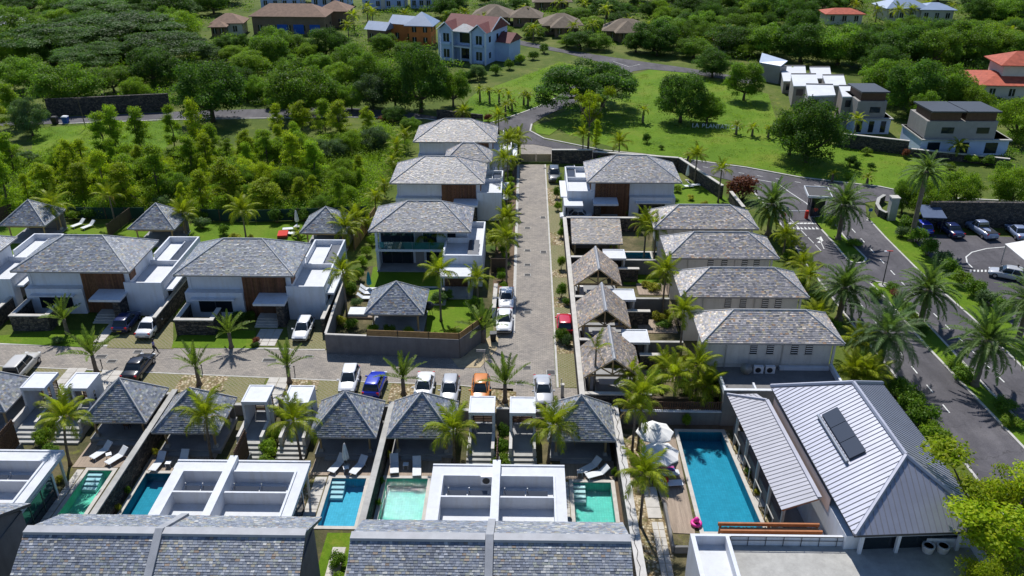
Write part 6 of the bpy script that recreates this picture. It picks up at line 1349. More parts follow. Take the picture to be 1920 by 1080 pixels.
def palm(kind, px, py, cy, label=None, sc=1.0, z=0.0, cx=None, n=None, dry=0, name=None):
    ds, nm, nf, e0, e1, r0, r1 = PK[kind]; p = at(px, py, z); h = max(.5, hgt(px, py, cy, z))
    r = thing(name or nm, label, 'palm', p, 0); dx = 0.0
    if cx is not None:
        zc = z + h; q = at(cx, cy, 0); tpx = pr(p.x, p.y, zc)[0]; dx = max(-1.2, min(1.2, (cx - tpx) * (CAM_H - zc) / CAM_H * mpp(py)))
    b = MB(); k = max(5, int(h / .45)); path = []; rad = []
    for i in range(k + 1):
        t_ = i / k; path.append((dx * t_ * t_, 0, -.05 + t_ * (h + .05))); rad.append((r0 + (r1 - r0) * t_ + (.12 * r0 / .15 if i == 0 else 0)) * (1.0 + (.09 if i % 2 else -.04)))
    if kind == 'bottle': rad = [.2 * (1 - .6 * (i / k) ** 2) + .03 for i in range(k + 1)]
    b.tube(path, rad, 9); b.build('trunk', m['palm_bark'], r, True)
    set_fronds(r, kind, h - .05, n or nf, e0, e1, sc, dx, 0, dry)
    if kind in ('date', 'silver'): MB().lathe([(r1, h - .9), (r1 * 1.5, h - .45), (r1 * 1.5, h - .1), (.05, h + .25)], n=10).build('crown_shaft', m['palm_bark'], r, True)
    if kind == 'areca' and n is None:
        for q in range(2): set_fronds(r, kind, h * U(.3, .7), 7, 1.2, .3, sc * .9, U(-.4, .4), U(-.4, .4))
    VEG.append((r, ds, pr(p.x, p.y, z + h))); return r
# young date palms of the cross lane
for q in [(127, 626, 598, 'young date palm on the front lawn of the second left villa'), (434, 652, 624, 'young date palm on the front lawn left of the white hatchback drive'), (181, 698, 666, 'young date palm left of the black car, by the slab path'), (374, 722, 688, 'young date palm in the pebble bed right of the black car'), (543, 718, 686, 'young date palm in the bed right of the slab path'), (757, 740, 710, 'young date palm between the blue hatchback and a white car'), (947, 754, 720, 'large young date palm at the lane crossing above the central gates'), (905, 642, 618, 'young date palm at the corner of the fenced garden wall')]: palm('young', q[0], q[1], q[2], q[3], 1.4 if q[0] in (947, 905, 181) else 1.2)
for q in [(397, 862, 782, 387, 'coconut palm over the pavilion left of the slab path'), (132, 872, 784, 122, 'coconut palm in front of the gate house left of the black car'), (565, 866, 790, 550, 'coconut palm in front of the slit-windowed gate house'), (852, 870, 808, 850, 'coconut palm at the right corner of the pavilion below two white cars'), (1028, 868, 800, 1038, 'coconut palm covering the left half of the pavilion by the zigzag wall')]: palm('coco', q[0], q[1], q[2], q[4], 1.05, YARD, q[3], 18, rng.choice([0, 1, 2]))
L = [(945, 378, 300, 'coconut palm left of the lane beside the second villa'), (952, 345, 262, None), (935, 250, 218, None), (870, 230, 210, None), (950, 440, 410, None), (950, 540, 448, 'coconut palm beside lane left of the timber gate fence'), (806, 490, 442, 'coconut palm in front of the glass balcony'), (827, 602, 510, 'coconut palm on the lawn right of the garden pavilion'), (896, 572, 522, 'coconut palm in front of the terrace canopy'), (1160, 298, 268, None), (1092, 300, 255, None), (958, 305, 262, None), (950, 402, 368, None), (944, 474, 438, None), (972, 290, 258, None), (1302, 342, 292, 'coconut palm right of the right-hand timber villa'), (1346, 380, 318, 'coconut palm beside the reddish bush'), (1207, 484, 420, None), (1225, 498, 430, None), (1241, 590, 512, 'coconut palm between middle garden roof and third row house'), (1273, 674, 585, 'coconut palm left of the nearest row house'), (1185, 850, 765, None), (1196, 845, 738, None), (1200, 985, 890, None), (1303, 748, 684, None), (1321, 756, 724, None), (1262, 760, 706, None), (1240, 740, 684, None), (1178, 752, 706, None), (110, 432, 385, None), (217, 422, 368, None), (350, 440, 400, None), (462, 450, 396, 'coconut palm in the middle of the back lawns'), (670, 444, 412, None), (651, 594, 510, 'coconut palm left of the walled garden'), (652, 466, 428, None), (1443, 446, 408, None), (1468, 478, 440, None), (1512, 560, 520, None), (1500, 530, 496, None), (1600, 690, 640, None), (1592, 735, 700, None), (1620, 740, 706, None)]
for px, py, cy, lb in L: palm('coco', px, py, cy, lb, U(.72, 1.05) if py > 400 else U(.75, .95), YARD if 760 < py and px > 1150 and px < 1250 and py > 800 else 0.0, None, rng.choice([15, 18, 21, 24]), rng.choice([0, 1, 2, 3]))
palm('coco', 1113, 748, 655, 'half-dead palm in front of the lowest gabled garden roof', .8, 0, None, 9, 6)
for px, py, cy, sc, lb in [(1440, 440, 384, .95, 'date palm at the top end of the right-hand road, left side'), (1571, 450, 385, .98, 'date palm on the first traffic island beside the booth'), (1707, 452, 322, .82, 'tallest date palm, beside the gate pillar'), (1572, 600, 540, .95, 'date palm right of the third row house'), (1724, 611, 545, .92, 'date palm on the long island, upper one'), (1827, 724, 640, .98, 'date palm on the long island, nearer one'), (1908, 640, 565, .95, 'date palm at the right edge below the silver car')]: palm('date', px, py, cy, lb, sc * .93)
palm('silver', 1645, 702, 625, 'silvery drooping date palm right of the nearest row house', 1.0)
for px, py, cy in [(745, 300, 272), (760, 282, 252), (722, 372, 345), (738, 330, 300), (705, 395, 368), (968, 300, 262), (962, 330, 300), (690, 440, 420), (640, 540, 520), (930, 470, 450), (1530, 610, 590), (1480, 470, 452), (1610, 730, 716)]: palm('areca', px, py, cy, None, U(.8, 1.05))
for px, py, cy in [(900, 190, 168), (918, 193, 170), (936, 194, 174), (953, 203, 178), (982, 197, 178), (948, 217, 197), (960, 209, 192), (990, 199, 180), (1205, 230, 206), (1380, 252, 236), (1410, 255, 240), (1440, 258, 243), (1290, 300, 292), (1560, 340, 326), (1625, 346, 333), (848, 640, 626), (560, 447, 438), (1310, 420, 408), (1148, 470, 455)]: palm('bottle', px, py, cy, None, .9 if py < 300 else .7)
# distant palms: crown in one piece
def far_palm(px, py, cy, sc=1.0):
    p = at(px, py); h = hgt(px, py, cy); r = thing('coconut_palm', None, 'palm', p, U(0, 6.28)); MB().tube([(0, 0, 0), (.1, 0, h * .5), (0, 0, h)], [.2, .14, .1], 7).build('trunk', m['palm_bark'], r, True)
    for k in range(2): pass
    o = bpy.data.objects.new('crown', FARC[rng.randrange(len(FARC))]); o.location = (0, 0, h); o.scale = (sc,) * 3; link(o, r); VEG.append((r, 'distant coconut palm', (px, cy)))
FARC = []
for i in range(3):
    VV, FF, CC = [], [], []; n0 = 0
    for k in range(16):
        V, F, C, _ = frond_mesh(3.0, .2, nr.uniform(1.0, 2.0), 12, .8, .2, .9, 'leaf_palm'); el = 1.3 - 1.8 * (k / 16) + nr.normal(0, .1); az = k * 2.4
        Mx = np.array(Matrix.Rotation(az, 3, 'Z') @ Matrix.Rotation(-el, 3, 'Y')); VV.append(V @ Mx.T); FF.append(F + n0); CC.append(C); n0 += len(V)
    FARC.append(np_mesh('crown', np.concatenate(VV), np.concatenate(FF), np.concatenate(CC), m['leaf_palm']))
for px, py, cy in [(665, 62, 30), (655, 80, 48), (690, 40, 14), (700, 52, 24), (760, 45, 28), (872, 50, 24), (905, 48, 36), (1133, 66, 18), (985, 45, 22), (1000, 78, 55), (1075, 82, 50), (1110, 78, 46), (1600, 40, 10), (1640, 45, 20), (1680, 46, 20), (1705, 40, 18), (1735, 32, 8), (1830, 30, 14), (1880, 25, 10), (1330, 98, 76), (1360, 95, 62), (1420, 30, 8), (1180, 60, 40), (1215, 72, 48), (1050, 24, 4), (1095, 30, 8), (1780, 35, 12), (1560, 30, 5), (1890, 85, 64), (1870, 95, 72), (1745, 262, 230), (1790, 300, 275), (840, 45, 32), (1600, 265, 225), (1480, 150, 140)]: far_palm(px, py, cy, U(.75, 1.1) if py < 100 else .7)
# ---------------------------------------------------------------- shrubs
for k in range(22): y = 86.5 + k * 1.9; plant(rng.choice(['shrub', 'shrub_light', 'shrub_grey', 'shrub']), 0, 0, U(1.3, 2.0), U(.9, 1.7), pos=(-2.5 + U(-.3, .3), y), desc='hedge shrub', group='shrubs along the left side of the lane')
for px, py, w_, h, kd in [(1052, 446, 1.5, 1.6, 'shrub'), (1055, 432, 1.4, 1.8, 'shrub'), (1052, 505, 1.3, 2.2, 'shrub_light'), (1052, 558, 1.9, 2.0, 'shrub'), (1062, 572, 1.4, 1.0, 'shrub'), (1052, 640, 1.9, 1.7, 'shrub'), (1064, 648, 1.6, 1.5, 'shrub_grey'), (1044, 372, 1.5, 2.0, 'shrub'), (1046, 395, 1.4, 1.6, 'shrub_light'), (1050, 350, 1.4, 1.8, 'shrub'),
    (1390, 375, 6.2, 4.0, 'shrub_red'), (1700, 432, 3.2, 2.4, 'shrub'), (1690, 445, 2.6, 1.8, 'shrub_grey'), (1718, 455, 3.0, 2.4, 'shrub'), (1738, 480, 3.4, 2.6, 'shrub'), (1765, 500, 3.2, 2.4, 'shrub_grey'), (1780, 515, 2.8, 2.2, 'shrub'), (1800, 535, 3.0, 2.2, 'shrub_light'), (1826, 556, 3.2, 2.4, 'shrub'), (1850, 575, 3.2, 2.2, 'shrub_grey'), (1875, 590, 3.0, 2.2, 'shrub'), (1600, 462, 2.6, 1.1, 'shrub_light'), (1606, 488, 1.6, .9, 'shrub_grey'), (1562, 424, 2.8, 1.8, 'shrub_light'), (1672, 545, 2.2, 1.1, 'shrub'), (1682, 560, 2.4, 1.2, 'shrub_red'), (1700, 585, 2.4, 1.2, 'shrub'), (1710, 600, 1.8, 1.0, 'shrub_light'), (1730, 622, 2.2, 1.1, 'shrub_dark'), (1790, 690, 2.6, 1.2, 'shrub_light'), (1806, 710, 2.8, 1.3, 'shrub'), (1880, 770, 2.8, 1.4, 'shrub'), (1895, 800, 2.6, 1.2, 'shrub_light'),
    (1640, 560, 2.4, 1.6, 'shrub'), (1500, 540, 2.2, 1.6, 'shrub'), (1530, 570, 2.4, 1.6, 'shrub_light'), (1560, 620, 2.2, 1.6, 'shrub'), (1620, 690, 2.6, 1.8, 'shrub'), (1700, 770, 3.4, 2.8, 'shrub'), (1722, 800, 3.8, 3.0, 'shrub'), (1745, 830, 3.2, 2.4, 'shrub_light'), (1680, 745, 3.0, 2.2, 'shrub'), (1480, 490, 2.0, 1.5, 'shrub_light'), (1462, 452, 2.2, 1.6, 'shrub'),
    (380, 415, 2.2, 1.8, 'shrub_light'), (380, 428, 2.8, 1.7, 'shrub_grey'), (420, 440, 2.0, 1.6, 'shrub'), (440, 452, 2.2, 1.2, 'shrub_yellow'), (470, 455, 1.6, 1.2, 'shrub_yellow'), (520, 418, 2.6, 2.2, 'shrub_dark'), (550, 414, 2.4, 2.2, 'shrub_dark'), (570, 414, 2.6, 2.0, 'shrub'), (240, 462, 2.2, 1.5, 'shrub_yellow'), (265, 462, 2.2, 1.5, 'shrub_light'), (140, 412, 2.6, 1.8, 'shrub_light'), (170, 410, 2.6, 2.0, 'shrub_dark'), (110, 645, 1.6, .9, 'shrub_grey'), (40, 612, 2.0, 1.3, 'shrub'), (70, 615, 2.0, 1.0, 'shrub_dark'), (105, 600, 1.6, 1.3, 'shrub_light'), (345, 600, 1.6, 1.5, 'shrub_light'), (380, 620, 2.2, 1.1, 'shrub_dark'), (450, 605, 2.2, 1.6, 'shrub_dark'), (482, 645, 1.2, .8, 'shrub_red'), (478, 650, 1.2, .6, 'shrub_dark'), (470, 600, 1.6, 1.2, 'shrub'),
    (680, 500, 1.8, 1.6, 'shrub_light'), (688, 480, 1.8, 1.6, 'shrub_light'), (697, 460, 1.8, 1.5, 'shrub_light'), (672, 525, 2.0, 1.8, 'shrub'), (658, 555, 2.2, 2.0, 'shrub'), (668, 575, 1.8, 1.2, 'shrub_grey'), (640, 610, 1.8, 1.3, 'shrub_yellow'), (660, 615, 1.8, 1.2, 'shrub'), (700, 628, 1.8, 1.4, 'shrub_light'), (730, 630, 1.8, 1.6, 'shrub'), (766, 632, 1.8, 1.4, 'shrub_light'), (822, 570, 2.4, 1.8, 'shrub_grey'), (838, 562, 1.8, 1.5, 'shrub'), (890, 585, 2.6, 2.0, 'shrub'), (905, 600, 2.0, 1.6, 'shrub'), (858, 628, 1.6, .8, 'shrub'),
    (1225, 545, 2.0, 1.1, 'shrub_yellow'), (1210, 538, 1.6, .9, 'shrub_yellow'), (1180, 525, 1.4, 1.0, 'shrub'), (1190, 520, 1.4, .9, 'shrub_dark'), (1232, 602, 2.0, 1.2, 'shrub_yellow'), (1250, 598, 1.6, 1.1, 'shrub_yellow'), (1245, 612, 2.4, .7, 'shrub'), (1265, 682, 2.2, 1.2, 'shrub_yellow'), (1285, 680, 1.6, 1.0, 'shrub_yellow'), (1295, 690, 1.2, 1.1, 'shrub_light'), (1330, 705, 2.0, 1.6, 'shrub'), (1230, 720, 2.6, 1.8, 'shrub'), (1215, 742, 2.4, 1.6, 'shrub'), (1285, 735, 2.2, 1.5, 'shrub'), (1230, 470, 1.6, 1.0, 'shrub'), (1270, 360, 1.8, 1.2, 'shrub_light'), (1295, 375, 1.4, .9, 'shrub_yellow'), (1320, 390, 1.6, 1.2, 'shrub_yellow'), (1358, 395, 1.8, 1.4, 'shrub'), (1280, 400, 2.2, 1.3, 'shrub_dark'), (1262, 385, 2.0, 1.4, 'shrub'), (1175, 405, 1.6, 1.2, 'shrub_light'), (1125, 310, 2.2, 1.8, 'shrub_dark'), (1140, 300, 2.0, 1.5, 'shrub_grey'),
    (1213, 268, 2.2, 2.0, 'shrub_dark'), (1240, 280, 1.4, .9, 'shrub'), (1625, 290, 2.2, 1.4, 'shrub_light'), (1695, 296, 2.0, 1.8, 'shrub_red'), (1593, 310, 2.6, 2.0, 'shrub_dark'), (1607, 315, 1.8, 1.4, 'shrub_dark'), (1633, 318, 1.8, 1.2, 'shrub_dark'), (1590, 336, 1.8, 1.2, 'shrub_light'), (1566, 272, 2.4, 2.0, 'shrub_grey'), (840, 170, 4.0, 2.4, 'shrub_red'), (880, 152, 3.6, 2.6, 'shrub_dark'), (905, 146, 3.2, 2.2, 'shrub'), (930, 140, 3.4, 2.4, 'shrub'), (955, 130, 3.4, 2.6, 'shrub'), (975, 120, 3.4, 2.6, 'shrub_light'), (1000, 112, 3.4, 2.4, 'shrub'), (1020, 100, 3.6, 2.6, 'shrub'), (915, 228, 2.2, 1.6, 'shrub_red'), (895, 242, 2.2, 2.0, 'shrub_dark'), (925, 250, 2.0, 1.2, 'shrub_light'), (720, 228, 3.2, 1.4, 'shrub_red'), (1790, 270, 2.6, 1.6, 'shrub'), (1850, 310, 3.2, 1.8, 'shrub'), (1820, 306, 3.0, 1.8, 'shrub_light'), (1880, 320, 3.0, 1.8, 'shrub'), (1780, 318, 2.2, 1.4, 'shrub_light')]:
    plant(kd, px, py, w_, h)
for x, y, w_, h, kd in [(-41.3, 60.5, 1.9, 1.7, 'shrub_dark'), (-41.2, 58.4, 2.4, 1.6, 'shrub_light'), (-39.8, 56.6, 2.2, 1.2, 'shrub'), (-21.3, 59.0, 1.9, 1.8, 'shrub'), (-21.4, 57.2, 2.2, 1.6, 'shrub_light'), (-21.4, 55.4, 2.6, 1.2, 'shrub_light'), (-1.8, 59.4, 1.7, 2.0, 'shrub_dark'), (-1.8, 57.6, 2.0, 1.8, 'shrub'), (-1.7, 55.8, 2.2, 1.4, 'shrub_light'), (-3.0, 54.4, 2.0, .9, 'shrub_light'), (-.3, 54.6, 2.0, .9, 'shrub'), (-30.9, 56.9, .7, .9, 'shrub_yellow'), (-31.2, 52.0, .6, 1.0, 'shrub'), (-31.2, 50.2, .6, .8, 'shrub_yellow'), (-11.2, 56.8, .6, 1.0, 'shrub_yellow'), (-11.3, 53.6, .6, .8, 'shrub'), (-11.2, 51.0, .6, .9, 'shrub'), (7.45, 54.9, .7, 1.0, 'shrub'), (-17.6, 53.2, .9, .6, 'shrub_yellow'), (-17.7, 50.9, .9, .6, 'shrub'), (-13.2, 44.8, 1.8, 1.3, 'shrub'), (-12.6, 42.6, 2.0, 1.5, 'shrub_light'), (9.2, 56.9, 1.0, .8, 'shrub'), (14.4, 61.6, 1.2, 1.7, 'shrub_light'), (18.6, 52.9, .9, .6, 'shrub_yellow'), (18.4, 55.4, .8, .6, 'shrub'), (-37.4, 53.5, 1.0, .7, 'shrub_yellow'), (-37.4, 51.5, 1.0, .6, 'shrub')]:
    plant(kd, 0, 0, w_, h, z=YARD, pos=(x, y))
plant('sparse', 1830, 1010, 11.5, 9.2, 'large airy yellow-green tree in the lower right corner', pos=(31.4, 43.0)); plant('round_yellow', 0, 0, 8.5, 7.4, 'dense yellow-green tree at the right edge behind the airy one', pos=(33.8, 46.4)); plant('round_yellow', 0, 0, 6.0, 6.2, 'yellow-green tree crown over the right end of the concrete roof', pos=(29.6, 39.0))
# ---------------------------------------------------------------- tell every plant apart in words
LM = [('second left villa', 150, 500), ('villa with the white hatchback', 450, 510), ('leftmost villa wing', 30, 480), ('far-left back pavilion', 65, 400), ('middle back pavilion', 305, 410), ('back pavilion with red lounger', 610, 415), ('balcony villa', 800, 420), ('villa behind the balcony villa', 820, 325), ('villa nearest the lane gate', 850, 245), ('right-hand timber villa', 1190, 325), ('garden pavilion', 745, 570), ('lowest gabled roof', 1145, 665), ('middle gabled roof', 1130, 580), ('uppermost gabled roof', 1115, 505), ('single-pitch roof', 1118, 437), ('nearest row house', 1440, 615), ('third row house', 1390, 530), ('second row house', 1350, 462), ('top row house', 1320, 410), ('clubhouse', 1600, 850), ('long pool', 1330, 890), ('central gates', 940, 770), ('slab path gates', 520, 750), ('left gates', 115, 720), ('light blue pool', 645, 940), ('zigzag wall', 1180, 900), ('pale blue house', 905, 85), ('orange house', 790, 60), ('long brown villa', 560, 40), ('brown-roofed pavilion house', 432, 50), ('upper left road', 300, 220), ('left retaining wall', 200, 205), ('hillside cottages', 950, 35), ('upper road cottages', 1150, 65), ('big sloping lawn', 1300, 240), ('small sloping lawn', 960, 180), ('white flat roofs', 1545, 150), ('shaded modern house', 1630, 220), ('modern house at right', 1800, 255), ('red-roofed villa', 1870, 150), ('red tiled low house', 1580, 35), ('blue metal roofs', 1715, 20), ('entrance booth', 1530, 380), ('car park', 1850, 480), ('first traffic island', 1590, 460), ('long traffic island', 1760, 650), ('lane gate', 1005, 295), ('apartment blocks', 640, 5), ('scrub field top edge', 450, 270), ('scrub field left part', 150, 330), ('scrub field middle', 380, 350), ('scrub field right part', 600, 330), ('left wooded slope', 180, 60), ('top left corner', 20, 10), ('top right corner', 1900, 10), ('pink-roofed hut', 1352, 90)]
DN = dict(round_dark='dark rounded tree', round_mid='green rounded tree', round_light='light green tree', round_grey='grey-green tree', round_yellow='yellow-green tree', umbrella='flat-topped dark tree', spreading='big spreading dark tree', feather='slender feathery tree', sparse='airy thin tree', shrub='green shrub', shrub_grey='grey-green shrub', shrub_light='light green shrub', shrub_red='reddish shrub', shrub_yellow='yellow shrub', shrub_dark='dark green shrub')
lab = {}
for r, d, (sx, sy) in VEG:
    if r.get('label'): continue
    nme, lx, ly = min(LM, key=lambda l: math.hypot((l[1] - sx) * .8, (l[2] - sy) * 1.3))
    dx, dy = sx - lx, (sy - ly) * 1.3
    rel = ('right of' if dx > 0 else 'left of') if abs(dx) > abs(dy) else ('below' if dy > 0 else 'above')
    lab.setdefault((DN.get(d, d), rel, nme), []).append((sx, sy, r))
ORD = ['leftmost', 'second', 'third', 'fourth', 'fifth', 'sixth', 'seventh', 'eighth', 'ninth', 'tenth', 'eleventh', 'twelfth', 'thirteenth', 'fourteenth', 'fifteenth', 'sixteenth', 'seventeenth', 'eighteenth', 'nineteenth', 'twentieth']
for (d, rel, nme), l in lab.items():
    l.sort(key=lambda e: e[0]); rel2 = {'above': 'just above', 'below': 'just below'}.get(rel, 'just ' + rel)
    for i, (sx, sy, r) in enumerate(l):
        if len(l) == 1: t_ = f'{d} {rel2} the {nme}'
        elif i == len(l) - 1: t_ = f'rightmost {d} {rel2} the {nme}'
        elif i == 0: t_ = f'leftmost {d} {rel2} the {nme}'
        else: t_ = f'{d} {rel2} the {nme}, {ORD[i]} from left'
        r['label'] = t_
    if len(l) > 1:
        for _, _, r in l:
            if not r.get('group'): r['group'] = f'{d}s {rel} the {nme}'
# ------------------------------------------------------------------ cars
_wheel = {}
def car(px, py, rz, kind, color, label, z=.09, pos=None, group='parked cars'):
    p = Vector((*pos, 0)) if pos else at(px, py); r = thing('parked_car', label, 'car', (p.x, p.y, z), R(rz), group); P = m['paint_' + color]
    S = dict(hatch=(3.95, .84, .88, 1.47, -1.78, -1.45, .98, .22), sedan=(4.45, .86, .88, 1.42, -1.42, -.85, 1.05, .35), wagon=(4.6, .88, .98, 1.68, -2.15, -1.95, 1.05, .35), suv=(4.4, .9, 1.0, 1.68, -2.0, -1.7, 1.05, .35), pickup=(5.0, .9, 1.0, 1.70, -.35, -.2, 1.35, .75))[kind]
    L, hw, zb, zt, rb, rt, fb, ft = S; h = L / 2; st = []
    for t_, w_, z0, z1 in ((-1, .80, .42, zb - .22), (-.965, .93, .28, zb - .06), (-.9, .98, .24, zb), (-.5, 1, .22, zb + .02), (0, 1, .22, zb + .02), (.42, 1, .22, zb), (.55, .99, .22, zb - .04), (.85, .95, .24, zb - .14), (.955, .88, .28, zb - .22), (1, .74, .38, zb - .34)):
        a = hw * w_; y = t_ * h
        st.append([(-a * .9, y, z0), (-a, y, z0 + .16), (-a, y, z1 - .16), (-a * .93, y, z1 - .03), (-a * .6, y, z1 + .015), (0, y, z1 + .03), (a * .6, y, z1 + .015), (a * .93, y, z1 - .03), (a, y, z1 - .16), (a, y, z0 + .16), (a * .9, y, z0), (0, y, z0 - .02)])
    b = MB(); b.loft(st); body = b.build('body', P, r, True)
    def ring(z_, y0, y1, w_): return [(-w_ * .9, y0, z_), (w_ * .9, y0, z_), (w_, y0 + .25, z_), (w_, (y0 + y1) / 2, z_), (w_ * .97, y1 - .3, z_), (w_ * .8, y1, z_), (-w_ * .8, y1, z_), (-w_ * .97, y1 - .3, z_), (-w_, (y0 + y1) / 2, z_), (-w_, y0 + .25, z_)]
    g = MB(); g.loft([ring(zb - .04, rb, fb, hw * .9), ring((zb + zt) / 2, rb * .48 + rt * .52, fb * .5 + ft * .5, hw * .83), ring(zt - .05, rt, ft, hw * .70)]); g.build('windows', m['window_glass'], r)
    o = MB(); o.loft([ring(zt - .055, rt - .03, ft + .05, hw * .735), ring(zt - .01, rt + .03, ft - .03, hw * .70), ring(zt + .02, rt + .2, ft - .25, hw * .55)]); o.build('roof', P, r, True)
    for s in (-1, 1):
        for y0, y1 in ((rb + .04, rt + .02), ((rb + fb) / 2 - .1, (rt + ft) / 2 - .05), (fb - .12, ft)):
            a = hw * (.9 if y0 < fb - .5 else .76); MB().tube([(s * a, y0 + (.1 if y0 < fb - .5 else 0), zb - .03), (s * hw * .70 * (1 if y1 < ft - .1 else .84), y1 + (.1 if y1 < ft - .5 else 0), zt - .04)], .045, 5).build('pillar', P, r)
        mi = MB().obox((s * (hw + .09), fb - .35, zb + .05), (.2, .1, .13)).build('mirror', P, r)
        MB().obox((s * hw * .68, h * .965, zb - .30), (.3, .16, .13)).build('headlight', m['head_lamp'], r); MB().obox((s * hw * .80, -h * .955, zb - .16), (.22, .12, .24)).build('tail_light', m['tail_lamp'], r)
        for y in (-h * .62, h * .62):
            k = 'w'
            if k not in _wheel: _wheel[k] = (MB().tube([(-.1, 0, 0), (.1, 0, 0)], .31, 18).mesh('tyre', m['rubber']), MB().tube([(-.112, 0, 0), (.112, 0, 0)], .19, 12).mesh('rim', m['steel']))
            w_ = bpy.data.objects.new('wheel', _wheel[k][0]); w_.location = (s * (hw - .1), y, .31 - z * 0); link(w_, r); q = bpy.data.objects.new('rim', _wheel[k][1]); link(q, w_)
    MB().obox((0, -h * 1.0, zb - .42), (.5, .03, .12)).build('number_plate', m['plate_yellow'] if label.startswith('dark blue car') else m['white_paint'], r); pbox('bumper', m['black_plastic'], r, -hw * .8, hw * .8, -h - .02, -h + .2, .3, .42); pbox('grille', m['black_plastic'], r, -hw * .45, hw * .45, h - .12, h + .015, .42, .56)
    if kind == 'pickup': pbox('load_bed', m['black_plastic'], r, -hw * .8, hw * .8, -h + .15, -.5, zb - .02, zb + .04)
    return r
W1 = .03
car(45, 697, 2, 'wagon', 'beige', 'beige silver estate car parked at the left edge of the cross lane'); car(262, 697, -2, 'sedan', 'black', 'black car with red tail lights beside the cross lane'); car(285, 620, -1, 'sedan', 'white', 'white saloon on the drive of the second left villa'); car(240, 612, 0, 'hatch', 'navy', 'dark blue car in the shade beside the white saloon')
car(570, 627, 180, 'hatch', 'white', 'white hatchback on the drive left of the garden wall'); car(656, 722, 182, 'hatch', 'white', 'white hatchback left of the bright blue one'); car(704, 730, -4, 'hatch', 'blue', 'bright blue hatchback with red tail lights'); car(796, 736, 180, 'sedan', 'white', 'white car right of the young palm, left of its silver neighbour'); car(844, 742, 180, 'hatch', 'silver', 'silver-white hatchback left of the orange car')
car(901, 742, 180, 'hatch', 'orange', 'orange hatchback above the left central gate'); car(1018, 742, 182, 'sedan', 'silver', 'silver-white saloon at the foot of the lane'); car(0, 0, 180, 'sedan', 'white', 'upper of two white saloons parked in line left of the lane', pos=(-1.95, 83.2)); car(0, 0, 180, 'sedan', 'white', 'lower of two white saloons parked in line left of the lane', pos=(-2.05, 78.2))
car(1039, 336, 180, 'suv', 'grey', 'dark grey off-roader near the head of the lane'); car(1080, 412, 90, 'sedan', 'white', 'white car half hidden behind the stone wall below the right-hand timber villa'); car(0, 0, 0, 'hatch', 'red', 'red car peeping out behind the lane wall', pos=(4.25, 77.6))
car(1886, 522, 62, 'hatch', 'silver', 'silver hatchback in the car park beside the dotted line'); car(1838, 439, 8, 'pickup', 'steelblue', 'pale blue-white pickup in the shade of the car park'); car(1780, 438, 5, 'sedan', 'navy', 'navy car in deep shade under the car park trees'); car(1725, 433, 4, 'hatch', 'blue', 'blue car under the small shed roof of the car park'); car(1906, 443, -4, 'sedan', 'steelblue', 'dark blue car with yellow plate at right edge of car park'); car(1940, 440, -4, 'hatch', 'blue', 'blue car cut by the right edge of the picture')
# ------------------------------------------------------------------ people: one skinned body each, clothing as children
def skin_obj(name, pts, edges, rad, mat, root, sub=2):
    me = bpy.data.meshes.new(name); me.from_pydata(pts, edges, []); me.materials.append(mat); o = bpy.data.objects.new(name, me); link(o, root)
    o.modifiers.new('skin', 'SKIN'); sv = me.skin_vertices[0].data if me.skin_vertices else None
    if sv is None:
        me.skin_vertices.new() if hasattr(me.skin_vertices, 'new') else None
    for i, q in enumerate(me.skin_vertices[0].data): q.radius = (rad[i], rad[i]) if not isinstance(rad[i], tuple) else rad[i]
    me.skin_vertices[0].data[0].use_root = True
    s = o.modifiers.new('sub', 'SUBSURF'); s.levels = sub; s.render_levels = sub
    return o
def make_skin_layer(me):
    bm = bmesh.new(); bm.from_mesh(me); bm.verts.layers.skin.verify(); bm.to_mesh(me); bm.free()
def body_obj(name, pts, edges, rad, mat, root, sub=2):
    me = bpy.data.meshes.new(name); me.from_pydata(pts, edges, []); make_skin_layer(me); me.materials.append(mat); o = bpy.data.objects.new(name, me); link(o, root)
    for i, q in enumerate(me.skin_vertices[0].data): q.radius = rad[i] if isinstance(rad[i], tuple) else (rad[i], rad[i]); q.use_root = (i == 0)
    mo = o.modifiers.new('skin', 'SKIN'); mo.use_smooth_shade = True; s = o.modifiers.new('sub', 'SUBSURF'); s.levels = sub; s.render_levels = sub
    return o
